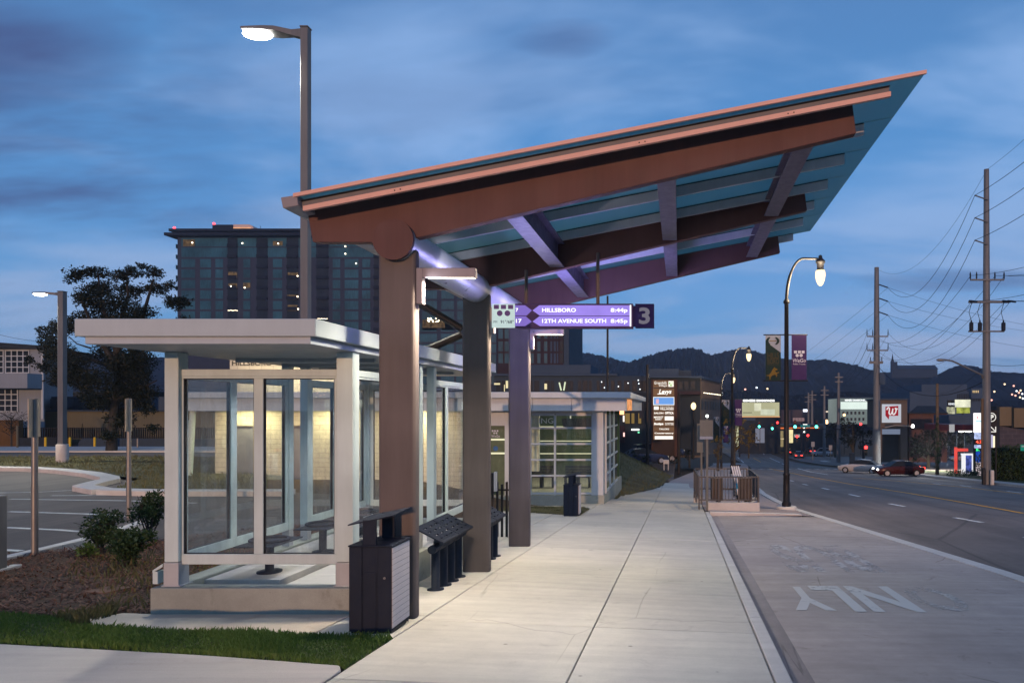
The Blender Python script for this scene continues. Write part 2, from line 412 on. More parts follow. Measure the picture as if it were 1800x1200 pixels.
def brick(name, c1, c2, mortar, sx=.4, sy=.2, ax='xz', msize=.012):
    t = NT(name); c = t.n('ShaderNodeTexCoord'); sp = t.n('ShaderNodeSeparateXYZ'); t.l(c.outputs['Object'], sp.inputs[0])
    cb = t.n('ShaderNodeCombineXYZ'); t.l(sp.outputs[0 if ax == 'xz' else 1], cb.inputs[0]); t.l(sp.outputs[2], cb.inputs[1])
    b = t.n('ShaderNodeTexBrick'); t.l(cb.outputs[0], b.inputs['Vector'])
    b.inputs['Color1'].default_value = (*c1, 1); b.inputs['Color2'].default_value = (*c2, 1); b.inputs['Mortar'].default_value = (*mortar, 1)
    b.inputs['Scale'].default_value = 1; b.inputs['Brick Width'].default_value = sx; b.inputs['Row Height'].default_value = sy; b.inputs['Mortar Size'].default_value = msize
    col = t.mix(1, b.outputs[0], t.ramp(t.noise(2, 5), [(.3, .85), (.7, 1.12)]), 'MULTIPLY')
    t.bsdf(col, .85, 0, t.bump(b.outputs['Fac'], -.3, .01), .3); return t.mat

M = {}
def mk():
    M['walk'] = concrete('sidewalk_concrete', (.49, .455, .385), .12, .26, per=.08, wear=.35)
    M['kerb'] = concrete('kerb_concrete', (.52, .49, .45), .10, .18)
    M['bay'] = concrete('bay_concrete', (.37, .315, .28), .18, .5, per=0, wear=.7)
    M['old_concrete'] = concrete('old_concrete', (.29, .305, .265), .16, .4)
    M['rust_slab'] = concrete('clay_stained_concrete', (.50, .42, .33), .14, .5, dirt=(.7, .42, .28))
    M['path'] = concrete('path_concrete', (.42, .375, .34), .08, .14, per=0, wear=.2)
    M['asphalt'] = asphalt('road_asphalt', (.135, .108, .098))
    M['lot'] = asphalt('lot_asphalt', (.10, .08, .066))
    M['soil'] = pm('soil', (.07, .046, .03), .95, 0, .3, 2, .5, 30)
    M['lawn'] = pm('lawn_soil', (.032, .045, .014), .95, 0, .35, 1.5, .5, 40)
    M['dry_lawn'] = pm('dry_lawn', (.085, .078, .032), .95, 0, .45, .9, .6, 25)
    M['blade'] = leafm('grass_blade', (.045, .105, .014), (.13, .18, .04))
    M['drygrass'] = leafm('dry_grass_blade', (.06, .075, .02), (.16, .13, .06))
    M['chip'] = leafm('mulch_chip', (.075, .026, .012), (.22, .095, .05), 4)
    M['shrub'] = leafm('shrub_leaf', (.012, .03, .008), (.04, .075, .02))
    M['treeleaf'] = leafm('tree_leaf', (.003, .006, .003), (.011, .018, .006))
    M['yellowleaf'] = leafm('autumn_leaf', (.05, .045, .008), (.17, .11, .02))
    M['bark'] = pm('bark', (.05, .044, .036), .9, 0, .35, 6, .6, 20)
    M['cream'] = pm('cream_paint', (.50, .58, .56), .55, 0, .09, 2)
    M['white'] = pm('white_paint', (.40, .44, .47), .4, 0, .05, 2)
    M['roofwhite'] = pm('roof_white', (.40, .45, .46), .5, 0, .04, 2)
    M['sleeve'] = pm('grey_sleeve', (.40, .40, .40), .45, 0, .05)
    M['bronze'] = pm('taupe_paint', (.125, .10, .092), .62, 0, .14, 1.5)
    M['warm_beam'] = pm('warm_beam_paint', (.116, .056, .049), .62, 0, .12, 1.5)  # redder than the columns; warm light on the front beam put into colour
    M['copper'] = pm('copper_paint', (.72, .40, .31), .6, 0, .05, 2)
    M['purlin'] = pm('purlin_grey', (.52, .50, .50), .45, 0, .08, 2)
    M['webgrey'] = pm('web_grey', (.17, .155, .16), .45, 0, .08, 2)
    M['steel'] = pm('satin_steel', (.62, .61, .62), .34, .35, .06, 2)
    M['rib'] = pm('rib_paint', (.13, .115, .16), .4, 0, .05)
    M['mauve'] = pm('mauve_paint', (.26, .22, .22), .4, 0, .05)
    M['charcoal'] = pm('charcoal_paint', (.010, .0145, .027), .62, 0, .12, 3)
    M['black'] = pm('black_metal', (.012, .012, .014), .45, 0, .15)
    M['slat'] = NTslat()
    M['galv'] = pm('galvanised_steel', (.22, .21, .20), .42, .5, .12, 3)
    M['polesteel'] = pm('weathered_pole', (.13, .135, .145), .55, .2, .15, .6)
    M['signback'] = pm('sign_back', (.13, .13, .115), .65, 0, .1, 2)
    M['wood'] = pm('pole_wood', (.12, .085, .055), .85, 0, .25, 2, .3, 20)
    M['rail'] = pm('railing_taupe', (.085, .08, .078), .65, 0, .1)
    M['roofglass'] = glass('canopy_glass', (.36, .60, .60), (.5, .7, .75), .03, 1.4, .40, (.42, .56, .58))
    M['pane'] = glass('clear_glass', (.955, .975, .965), (.9, .95, 1), .01, 1.5, .05, (.5, .5, .48), True)
    M['darkglass'] = pm('dark_window', (.012, .018, .028), .45, 0, .3, 1.2, 0, 40, .12)
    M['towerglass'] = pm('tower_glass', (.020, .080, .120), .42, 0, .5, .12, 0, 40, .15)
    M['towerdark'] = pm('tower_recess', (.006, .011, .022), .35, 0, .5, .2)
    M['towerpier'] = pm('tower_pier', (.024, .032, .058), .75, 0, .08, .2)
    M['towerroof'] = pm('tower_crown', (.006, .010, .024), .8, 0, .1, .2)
    M['warmwin'] = em('lit_room', (1, .62, .28), .5, .9, 1.3)
    M['dimwin'] = em('dim_lit_room', (1, .62, .3), .14, .9, 1.2)
    M['bulb'] = em('bulb', (1, .85, .6), 5)
    M['led'] = em('led_white', (1, .96, .86), 30)
    M['ledstrip'] = em('led_strip', (1, .93, .72), 9)
    M['globe'] = em('warm_globe', (1, .72, .34), 2.7)
    M['yellow'] = pm('safety_yellow', (.62, .40, .02), .5)
    M['yline'] = pm('yellow_line', (.78, .36, .03), .8, 0, .3, 2)
    M['wline'] = pm('white_line', (.70, .69, .67), .8, 0, .3, 3)
    M['lotline'] = pm('lot_stripe', (.55, .54, .50), .8, 0, .25, 3)
    M['bayword'] = worn_paint('worn_white_paint', (.56, .535, .50), .635)
    M['stucco'] = pm('pale_stucco', (.19, .22, .26), .85, 0, .08, .5, .2, 30)
    M['tanwall'] = pm('tan_wall', (.11, .105, .075), .9, 0, .12, .5, .2, 20)
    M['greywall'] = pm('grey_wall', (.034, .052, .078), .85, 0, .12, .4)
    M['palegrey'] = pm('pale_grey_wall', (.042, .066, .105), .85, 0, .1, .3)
    M['darkwall'] = pm('dark_wall', (.017, .024, .034), .85, 0, .2, .4)
    M['brickred'] = brick('red_brick', (.09, .042, .034), (.07, .034, .03), (.08, .065, .06), .5, .2)
    M['redtower'] = pm('maroon_panel', (.028, .017, .024), .8, 0, .12, .3)
    M['creambrick'] = brick('cream_brick', (.56, .52, .40), (.52, .48, .37), (.36, .33, .26), .42, .16, 'xz', .009)
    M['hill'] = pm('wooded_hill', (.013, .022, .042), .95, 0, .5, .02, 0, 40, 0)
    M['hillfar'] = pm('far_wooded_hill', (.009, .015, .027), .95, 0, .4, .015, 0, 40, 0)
    M['banletter_gold'] = pm('banner_letter_gold', (.075, .05, .014), .7)
    M['purple'] = pm('purple_banner', (.034, .014, .075), .7, 0, .08, 2)
    M['green'] = pm('green_banner', (.004, .018, .016), .7, 0, .08, 2)
    M['banwhite'] = pm('banner_white', (.24, .26, .30), .7, 0, .05, 2)
    M['banlet'] = pm('banner_letter', (.42, .42, .48), .7)
    M['bangold'] = pm('banner_gold', (.13, .08, .012), .7)
    M['tyre'] = pm('tyre_rubber', (.015, .015, .016), .85)
    M['alloy'] = pm('alloy_rim', (.45, .45, .47), .35, .6)
    M['headlight'] = em('headlight', (1, .96, .88), 18)
    M['dimlight'] = em('parked_headlamp', (1, .9, .75), .35)
    M['taillight'] = em('taillight', (1, .05, .03), 4)
    M['offtail'] = pm('red_lens', (.25, .01, .012), .25)
    M['sigred'] = em('signal_red', (1, .03, .03), 7)
    M['siggreen'] = em('signal_green', (.08, 1, .72), 7)
def NTslat():
    t = NT('pale_slat_panel'); v = t.coord((1, 1, 1)); w = t.n('ShaderNodeTexWave', wave_type='BANDS', bands_direction='Z'); w.inputs['Scale'].default_value = 5.5
    w.inputs['Distortion'].default_value = 0; t.l(v, w.inputs['Vector'])
    g = t.ramp(w.outputs[0], [(0, .0), (.06, 1.)]); gr = t.noise(6, 5, .6, t.coord((1, 3, 40)))
    c = t.mix(g, (.36, .31, .30), (.64, .56, .53)); c = t.mix(1, c, t.ramp(gr, [(.3, .9), (.7, 1.08)]), 'MULTIPLY')
    t.bsdf(c, .5, 0, t.bump(g, .4, .006), .4); return t.mat
mk()
# ================================================================ the setting
def sheet(name, rows, zf, dz, mat, thick=0, kind='structure'):
    """rows: list of lists of (X, Y), all the same length; surface zf + dz"""
    mb = MB(); n = len(rows[0]); vs = [(x, y, zf(x, y)+dz) for r in rows for x, y in r]
    fs = [(i*n+j, i*n+j+1, (i+1)*n+j+1, (i+1)*n+j) for i in range(len(rows)-1) for j in range(n-1)]
    mb.add(vs, fs)
    if thick:
        k = len(rows)
        loop = [j for j in range(n)]+[i*n+n-1 for i in range(1, k)]+[(k-1)*n+j for j in range(n-2, -1, -1)]+[i*n for i in range(k-2, 0, -1)]
        tp = [vs[i] for i in loop]; bt = [(x, y, z-thick) for x, y, z in tp]; m = len(tp)
        mb.add(tp+bt, [(i, m+i, m+(i+1) % m, (i+1) % m) for i in range(m)])
    o = mb.build(name, mat); return props(o, kind=kind)
def strip_rows(left, right, nx=4):
    """left/right: polylines of equal count (X, Y)"""
    return [[(lerp(a[0], b[0], i/nx), lerp(a[1], b[1], i/nx)) for i in range(nx+1)] for a, b in zip(left, right)]
def interp(poly, Y):
    """X on a polyline (X, Y) sorted by Y"""
    if Y <= poly[0][1]: return poly[0][0]
    for (x0, y0), (x1, y1) in zip(poly, poly[1:]):
        if Y <= y1: return lerp(x0, x1, (Y-y0)/(y1-y0))
    return poly[-1][0]

# ground: one sheet to the horizon, just under everything laid on it
xs = [-1500, -700, -350, -180, -100, -60, -40, -28, -20, -15, -12, -10, -9, -8, -7, -6, -5, -4.2, -3.4, -2.9, -2.6, 1.2, 5, 10, 16, 21.4, 22, 30, 45, 70, 120, 250, 500, 1000, 1800]
ys = [-30, -10, 0, 4, 6, 7, 8, 8.4, 9, 10, 12, 15, 20, 25, 30, 40, 50, 60, 70, 80, 90, 100, 110, 120, 130, 140, 150, 160, 180, 220, 300, 450, 700, 1100, 2200]
sheet('ground', [[(x, y) for x in xs] for y in ys], lambda x, y: zground(x, y) - (.55 if -2.77 < x < 21.8 else .10), 0, M['soil'])

# road edges measured along the street
EDGE_L = [(5.75, -12), (5.75, 8), (5.6, 11), (4.9, 17.5), (4.05, 25), (3.9, 32), (4.6, 45), (6.2, 62), (8.6, 85), (10.2, 105), (11, 130), (10.5, 160), (6, 220), (-10, 320)]
EDGE_R = [(21.5, -12), (21.5, 60), (23, 80), (25.5, 100), (27, 130), (29, 160), (26, 220), (12, 320)]
YS = [-12, -4, 2, 6, 9, 12, 15, 18, 21, 25, 29, 34, 40, 47, 55, 64, 75, 87, 100, 115, 130, 145, 160, 190, 230, 280, 320]
sheet('road', [[(lerp(interp(EDGE_L, y)+.30, interp(EDGE_R, y), i/6), y) for i in range(7)] for y in YS], zroad, .004, M['asphalt'])
# gutter edge between bus bay and road
YG = [y for y in YS if y <= 64]+[70]
sheet('gutter', [[(interp(EDGE_L, y)+i*.30, y) for i in range(2)] for y in YG], zroad, .014, M['kerb'], .05)
# bus bay of worn concrete
YB = [-12, -4, 2, 4, 6, 8, 10, 12, 14, 16, 18, 20, 21.95]
sheet('bus_bay', [[(lerp(.96, interp(EDGE_L, y), i/5), y) for i in range(6)] for y in YB], zroad, .003, M['bay'])
# dark grooved tyre-rub strip along the kerb
rub = asphalt('rubbed_gutter', (.27, .235, .225), .2)
sheet('bay_gutter', [[(.965+i*.125, y) for i in range(3)] for y in YB], zroad, .008, rub)
# sidewalk: separate slabs with open joints
mb = MB(); random.seed(4)
JY = []; y = -3.93
while y < 42: JY.append(y); y += 1.87
for ci, (xa, xb) in enumerate(((-2.765, -.925), (-.913, .795))):
    for y0, y1 in zip(JY, JY[1:]):
        if y0 > 24.5 and ci == 0:
            xa2 = lerp(-2.4, -.95, sstep((y0-26)/11))
            if y0 > 36: continue
        else: xa2 = xa
        ya, yb = y0+.004, y1-.004; d = random.uniform(-.002, .002)
        top = [(xa2, ya, zwalk(xa2, ya)+d), (xb, ya, zwalk(xb, ya)+d), (xb, yb, zwalk(xb, yb)+d), (xa2, yb, zwalk(xa2, yb)+d)]
        mb.hexa([(a, b, c-.12) for a, b, c in top]+top)
props(mb.build('sidewalk', M['walk'], bevel=.006, seg=1), kind='structure')
# expansion-joint filler
mb = MB()
for xa, xb in ((-.925, -.913), (.795, .812), (-2.777, -2.765)):
    for y0, y1 in zip(JY, JY[1:]):
        if y0 > 24 and xa < -2: continue
        mb.hexa([(x, y, zwalk(x, y)-.05-.03*k) for k in (1, 0) for x, y in ((xa, y0), (xb, y0), (xb, y1), (xa, y1))])
props(mb.build('expansion_joint', pm('joint_filler', (.05, .038, .03), .9, 0, .3)), kind='structure')
# kerb along the bay and round the end of it
mb = MB(); y = -4.
while y < 21.9:
    ya, yb = y+.004, min(y+3.0, 21.95)-.004
    mb.hexa([(x, yy, zwalk(.8, yy)-.2) for x, yy in ((.812, ya), (.955, ya), (.955, yb), (.812, yb))]+[(x, yy, zwalk(.8, yy)+.003) for x, yy in ((.812, ya), (.955, ya), (.955, yb), (.812, yb))])
    y += 3.0
mb.hexa([(x, yy, zwalk(.8, 21.95)-.25) for x, yy in ((.96, 21.95), (4.0, 22.4), (4.0, 22.6), (.96, 22.15))]+[(x, yy, zwalk(.8, 21.95)+h) for x, yy, h in ((.96, 21.95, 0), (4.0, 22.4, -.15), (4.0, 22.6, -.15), (.96, 22.15, 0))])
props(mb.build('kerb', M['kerb'], bevel=.015), kind='structure')
# paved bulb-out behind the bay and the pavement running on beside the road
pv = concrete('paver_concrete', (.33, .26, .235), .14, .3)
sheet('bulb_pavement', [[(lerp(.82, interp(EDGE_L, y)-.02, i/4), y) for i in range(5)] for y in (22.3, 24, 26, 28, 30, 33, 36, 40)], lambda x, y: zwalk(.8, y)-.05*max(0, x-.8), 0, pv)
sheet('far_pavement', [[(lerp(interp([(-.9, 36), (-.6, 45), (1.0, 62), (3.6, 85), (5.4, 105)], y), interp(EDGE_L, y)-.02, i/3), y) for i in range(4)] for y in (36, 40.2, 45, 50, 56, 64, 75, 87, 100, 112)], lambda x, y: zwalk(.8, y)+.01, 0, pv)
# right-hand pavement and verge
sheet('right_pavement', [[(interp(EDGE_R, y)+i*1.3, y) for i in range(2)] for y in YS[3:22]], zright, .01, M['path'], .2)
sheet('right_verge', [[(interp(EDGE_R, y)+1.3+i*1.6, y) for i in range(4)] for y in (30, 40, 47, 55, 64, 75)], zright, .02, M['lawn'])
sheet('forecourt', [[(x, y) for x in (23, 30, 40, 60, 90)] for y in (75.1, 85, 95, 110, 130, 150)], zright, .0, M['asphalt'])

# road markings
def mark(name, pts, mat, w, zf=zroad, dz=.009):
    """painted stripe along points (X, Y)"""
    rows = []
    for i, p in enumerate(pts):
        a = Vector(pts[max(0, i-1)]); b = Vector(pts[min(len(pts)-1, i+1)]); d = (b-a).normalized(); nrm = Vector((d.y, -d.x))*w/2
        rows.append([(p[0]-nrm.x, p[1]-nrm.y), (p[0]+nrm.x, p[1]+nrm.y)])
    return sheet(name, rows, zf, dz, mat)
for pts in ([(1800, 902), (1700, 884), (1600, 867), (1500, 851.5), (1430, 839), (1380, 829), (1352, 823)], [(1800, 868.5), (1700, 856.5), (1600, 847), (1500, 839.5)], [(1338, 812), (1325, 805), (1318, 799), (1316, 794.5)]):
    mark('yellow_line', [tuple(hit(a, b, zroad)[:2]) for a, b in pts], M['yline'], .17)
for a, b in (((1677, 909.5), (1700, 913)), ((1700, 913.6), (1727, 918)), ((1563, 885), (1590, 890)), ((1493, 868.5), (1511, 872.5)), ((1445, 857.5), (1457, 860)), ((1411, 850.5), (1420, 852.3)), ((1388, 844), (1395, 845.5)), ((1770, 863), (1795, 866)), ((1688, 853), (1707, 855.5)), ((1640, 849.5), (1655, 851)), ((1802, 944), (1840, 952))):
    mark('lane_dash', [tuple(hit(*a, zroad)[:2]), tuple(hit(*b, zroad)[:2])], M['wline'], .18)
for pts in ([(1295, 802), (1301, 807.5), (1309, 814)], [(1342, 795), (1343, 799), (1352, 804), (1372, 813), (1380, 817)], [(1402, 822.5), (1425, 829), (1455, 834)]):
    mark('turn_line', [tuple(hit(a, b, zroad)[:2]) for a, b in pts], M['wline'], .16)
for y, x0, x1 in ((815.5, 1252, 1490), (824.5, 1285, 1520)):
    x = x0
    while x < x1:
        p = hit(x, y, zroad); q = hit(x+9, y+.25, zroad); mark('crossing_dash', [(p.x, p.y), (q.x, p.y+.3)], M['wline'], .9); x += 16.5
# worn bay lettering, written for drivers coming the other way
def baytext(body, x0, x1, y0, y1, mat):
    vs, fs = text_geo(body, .03)
    ax = min(v.x for v in vs); bx = max(v.x for v in vs); az = min(v.y for v in vs); bz = max(v.y for v in vs)
    res = []
    for v in vs:
        X = x1-(v.x-ax)/(bx-ax)*(x1-x0); Y = y1-(v.y-az)/(bz-az)*(y1-y0); res.append((X, Y, zroad(X, Y)+.009))
    return props(MB().add(res, fs).build('bay_lettering', mat), kind='structure')
baytext('NL', 1.98, 3.22, 8.9, 10.6, M['bayword']); baytext('Y', 1.52, 2.06, 8.95, 10.5, M['bayword']); baytext('O', 3.3, 4.0, 8.95, 10.6, worn_paint('faint_paint', (.50, .465, .43), .46))
baytext('BUS', 1.9, 3.6, 11.8, 15.3, worn_paint('very_worn_paint', (.52, .485, .45), .50))

# ---------------------------------------------------------------- left of the sidewalk
zp = lambda x, y: -1.8+prof(y)
# paved plaza under the canopy
mb = MB(); random.seed(8)
y = 7.52
while y < 23:
    y2 = y+1.6
    mb.hexa([(a, b, zp(a, b)-.1+h) for h in (0, .1) for a, b in ((-3.615, y+.004), (-2.782, y+.004), (-2.782, y2-.004), (-3.615, y2-.004))]); y = y2
mb.hexa([(a, b, zp(a, b)-.1+h) for h in (0, .098) for a, b in ((-3.62, 6.72), (-2.782, 6.60), (-2.782, 7.512), (-3.62, 7.512))])
props(mb.build('plaza', M['walk'], bevel=.006, seg=1), kind='structure')
mb = MB(); mb.hexa([(a, b, zp(a, b)-.1+h) for h in (0, .10) for a, b in ((-3.632, 12.85), (-3.632, 22.6), (-9.5, 22.6), (-6.4, 12.85))])
props(mb.build('building_apron', M['walk']), kind='structure')
# clay-stained slab before the shelter
mb = MB(); pts = [(-6.35, 7.35), (-6.0, 6.98), (-3.628, 6.74), (-3.628, 7.56), (-5.86, 7.56), (-6.2, 7.6)]
mb.ext([(a, b, zp(a, b)-.09) for a, b in pts], (0, 0, .092)); props(mb.build('entry_slab', M['rust_slab']), kind='structure')
# crossing path at lower left
pts = [(-2.79, 3.0), (-2.79, 5.62), (-2.86, 5.74), (-4.15, 6.02), (-6.6, 6.42), (-12, 7.2), (-12, 3)]
mb = MB(); mb.ext([(a, b, max(-2.3, zp(a, b))-.07) for a, b in pts], (0, 0, .075)); props(mb.build('cross_path', M['path'], bevel=.01, seg=1), kind='structure')

def inpoly(x, y, poly):
    c = False
    for i in range(len(poly)):
        x0, y0 = poly[i]; x1, y1 = poly[i-1]
        if (y0 > y) != (y1 > y) and x < (x1-x0)*(y-y0)/(y1-y0)+x0: c = not c
    return c
def turf(name, poly, zf, n, h, mat, base, seed, dens=None):
    """stuff: tufts of blades over a polygon"""
    random.seed(seed); mb = MB()
    xs_ = [p[0] for p in poly]; ys_ = [p[1] for p in poly]; k = 0
    while k < n:
        x = random.uniform(min(xs_), max(xs_)); y = random.uniform(min(ys_), max(ys_))
        if not inpoly(x, y, poly): continue
        k += 1
        hh = h*random.uniform(.5, 1.25)*(.7+.5*math.sin(x*2.3+y*1.7)**2); a = random.uniform(0, 6.28); w = .006*random.uniform(.7, 1.4)*(1+h*4)
        lx, ly = random.gauss(0, .35)*hh, random.gauss(0, .35)*hh; z = zf(x, y)
        c, s_ = math.cos(a)*w, math.sin(a)*w
        mb.add([(x-c, y-s_, z-.01), (x+c, y+s_, z-.01), (x+lx*.5+c*.6, y+ly*.5+s_*.6, z+hh*.6), (x+lx, y+ly, z+hh)], [(0, 1, 2), (0, 2, 3)])
    o = mb.build(name, mat); props(o, kind='stuff'); return o
zt = lambda x, y: max(zleft(x, y), -2.31)
def patch(name, poly, zf, dz, mat, step=.25, sink=.0, bumpy=.02, seed=1):
    """ground patch cut to a polygon by a fine grid with a clipped rim"""
    bm = bmesh.new(); vs = [bm.verts.new((x, y, 0)) for x, y in poly]; bm.faces.new(vs)
    x0 = min(p[0] for p in poly); x1 = max(p[0] for p in poly); y0 = min(p[1] for p in poly); y1 = max(p[1] for p in poly)
    for k in range(1, int((x1-x0)/step)+1):
        bmesh.ops.bisect_plane(bm, geom=bm.verts[:]+bm.edges[:]+bm.faces[:], plane_co=(x0+k*step, 0, 0), plane_no=(1, 0, 0))
    for k in range(1, int((y1-y0)/step)+1):
        bmesh.ops.bisect_plane(bm, geom=bm.verts[:]+bm.edges[:]+bm.faces[:], plane_co=(0, y0+k*step, 0), plane_no=(0, 1, 0))
    random.seed(seed)
    for v in bm.verts:
        v.co.z = zf(v.co.x, v.co.y)+dz+(random.uniform(-bumpy, bumpy) if not v.is_boundary else -.02)
    bm.normal_update()
    for f in bm.faces:
        if f.normal.z < 0: f.normal_flip()
        f.smooth = True
    me = bpy.data.meshes.new(name); bm.to_mesh(me); bm.free(); me.materials.append(mat)
    return props(link(bpy.data.objects.new(name, me)), kind='structure')
LAWN = [(-2.776, 5.64), (-2.86, 5.745), (-4.15, 6.02), (-6.6, 6.46), (-10, 6.97), (-10, 7.8), (-6.9, 7.45), (-6.2, 7.02), (-5.0, 6.86), (-3.63, 6.72), (-2.776, 6.60)]
patch('lawn_bed', LAWN, zp, .015, M['lawn'], .3, 0, .008)
turf('grass', LAWN, zp, 30000, .055, M['blade'], None, 3)
BED = [(-6.9, 7.46), (-10, 7.82), (-13, 8.6), (-13, 10.3), (-10.6, 10.55), (-8.6, 12.2), (-6.9, 14.2), (-5.86, 14.2), (-5.86, 7.62), (-6.2, 7.62), (-6.3, 7.3)]
def zbed(x, y): return max(zt(x, y), -2.3)+.05*math.sin(x*1.3)*math.sin(y*1.1)+.03
patch('mulch_soil', BED, zbed, .0, M['soil'], .22, 0, .018)
random.seed(12); mb = MB(); k = 0
while k < 24000:
    x = random.uniform(-13, -5.9); y = random.uniform(7.3, 14.2)
    if not inpoly(x, y, BED): continue
    k += 1; z = zbed(x, y)+random.uniform(.0, .025); a = random.uniform(0, 6.28); l_ = random.uniform(.010, .038); w = random.uniform(.004, .010); t = random.gauss(0, .4)
    c, s_ = math.cos(a), math.sin(a)
    mb.add([(x-c*l_-s_*w, y-s_*l_+c*w, z-t*l_), (x-c*l_+s_*w, y-s_*l_-c*w, z-t*l_), (x+c*l_+s_*w, y+s_*l_-c*w, z+t*l_), (x+c*l_-s_*w, y+s_*l_+c*w, z+t*l_)], [(0, 1, 2, 3)])
props(mb.build('mulch', M['chip']), kind='stuff')
turf('weeds', [(-8.5, 9.4), (-6.3, 7.75), (-6.1, 7.75), (-6.1, 9), (-7, 10.8), (-9.5, 10.9)], zbed, 900, .11, M['drygrass'], None, 15)
turf('weeds', [(-6.9, 7.5), (-6.25, 7.1), (-6.2, 7.5), (-6.5, 7.9)], zbed, 500, .09, M['drygrass'], None, 16)
# parking lot, its kerb, stripes, island and the far pavement
zlot = lambda x, y: zt(x, y) if y < 60 else zleft(x, y)
sheet('parking_lot', [[(lerp(interp([(-10.9, 10.5), (-8.9, 12.2), (-7.1, 14.4), (-6.3, 16), (-6.3, 17.6), (-14, 20.5), (-21, 27)], y), -70, i/8), y) for i in range(9)] for y in (10.5, 11.3, 12.2, 13.3, 14.4, 16, 17.6, 20, 23, 27)], lambda x, y: -2.33, 0, M['lot'])
def curb_line(name, pts, w, h, mat, zf=lambda x, y: -2.33):
    mb = MB()
    for (xa, ya), (xb, yb) in zip(pts, pts[1:]):
        d = Vector((xb-xa, yb-ya)).normalized(); nx_, ny_ = -d.y*w, d.x*w
        b = [(xa, ya), (xb, yb), (xb+nx_, yb+ny_), (xa+nx_, ya+ny_)]
        mb.hexa([(p[0], p[1], zf(*p)-.1) for p in b]+[(p[0], p[1], zf(*p)+h) for p in b])
    return props(mb.build(name, mat, bevel=.012), kind='structure')
lk = [tuple(hit(a, b, lambda x, y: -2.2)[:2]) for a, b in ((-120, 1003), (10, 975), (90, 957), (165, 939), (215, 924), (262, 908))]
curb_line('lot_kerb', lk[::-1], .18, .13, M['kerb'])
isl = [tuple(hit(a, b, lambda x, y: -2.3)[:2]) for a, b in ((-60, 824), (0, 824), (70, 825), (130, 829), (180, 835), (210, 842), (212, 846), (190, 851), (165, 858), (200, 864), (285, 866), (400, 866), (520, 866))]
curb_line('island_kerb', isl[::-1], .5, .14, M['kerb'])
ISL = [(a, b+.12) for a, b in isl[:6]]+[tuple(hit(a, b, lambda x, y: -2.2)[:2]) for a, b in ((250, 839), (200, 855), (280, 861), (390, 861), (470, 858), (470, 806), (280, 803), (-60, 803))]
def zisl(x, y): return -2.22+.05*sstep((y-20)/8)
patch('island_lawn', ISL, zisl, 0, M['dry_lawn'], .9, 0, .03)
turf('grass', ISL, zisl, 9000, .12, M['drygrass'], None, 21)
sheet('far_lot_road', [[(x, y) for x in (-75, -40, -20, -13)] for y in (33, 40)], lambda x, y: -2.27, 0, M['lot'])
sheet('far_lot_pavement', [[(x, y) for x in (-75, -40, -20, -11)] for y in (36.5, 41)], lambda x, y: -2.2, 0, M['path'], .1)
# grass between shelter and waiting room
turf('grass', [(-6.0, 20.9), (-2.8, 19.1), (-2.8, 21.4), (-3.4, 22.2), (-6.0, 22.2)], lambda x, y: zp(x, y)+.0, 2500, .06, M['drygrass'], None, 25)
patch('front_lawn', [(-6.0, 20.9), (-2.8, 19.1), (-2.8, 21.4), (-3.4, 22.2), (-6.0, 22.2)], zp, .03, M['dry_lawn'], .5, 0, .01)
# mound beyond the waiting room
def zmound(x, y): return zp(x, y)-.05+2.1*sstep((-.6-x)/5.5)*sstep((y-26)/14)*(1-.5*sstep((y-50)/25))
MOUND = [(-2.5, 26.4), (-1.9, 30.0), (-1.2, 34.0), (-.9, 38.5), (-.85, 44), (-.5, 52), (-3, 66), (-18, 66), (-14, 40), (-8.5, 30.5), (-2.62, 27.2)]
patch('mound', MOUND, zmound, 0, M['dry_lawn'], 1.2, 0, .05)
turf('grass', MOUND[:-4]+[(-8, 60), (-7, 34)], zmound, 9000, .14, M['drygrass'], None, 26)

# wooded hills on the horizon
def skyline_hill(name, pts, Y, depth, mat, seed, zb=-14, amp=1.):
    """a ridge whose crest follows the given profile, roughened by tree crowns, with a real back slope"""
    random.seed(seed); mb = MB(); X = []; k = Y/FPX
    x = pts[0][0]
    while x <= pts[-1][0]: X.append(x); x += 1.3
    def crest(x):
        for (a, b), (c, d) in zip(pts, pts[1:]):
            if a <= x <= c: return lerp(b, d, (x-a)/(c-a))
        return pts[-1][1]
    prof_ = [(-1.0, 0), (-.86, .12), (-.74, .22), (-.62, .33), (-.52, .43), (-.42, .54), (-.34, .64), (-.26, .74), (-.18, .83), (-.11, .91), (-.05, .965), (0, 1), (.25, .85), (1, .2)]
    rows = []
    ph = [random.uniform(0, 6.28) for _ in range(8)]
    for j, (dy, hh) in enumerate(prof_):
        row = []
        for x in X:
            z = (CY-crest(x))*k
            b = amp*k*(1.5*abs(math.sin(x*.19+ph[0]+j+math.sin(x*.05)))+1.1*abs(math.sin(x*.37+ph[2]+j*.9+1.5*math.sin(x*.031)))-1.6+random.uniform(-.3, .3))
            row.append(((x-CX)*k*(1+dy*.12)+random.uniform(-1, 1)*k*1.2*(j != 11), Y+dy*depth+random.uniform(-.05, .05)*depth, lerp(zb, z, hh)+b*(1 if j == 11 else 2.0)+(random.uniform(-1, 1)*k*1.3 if j < 11 else 0)))
        rows.append(row)
    n = len(X); mb.add([v for r in rows for v in r], [(i*n+j, i*n+j+1, (i+1)*n+j+1, (i+1)*n+j) for i in range(len(rows)-1) for j in range(n-1)], 0, False)
    return props(mb.build(name, mat), kind='structure')
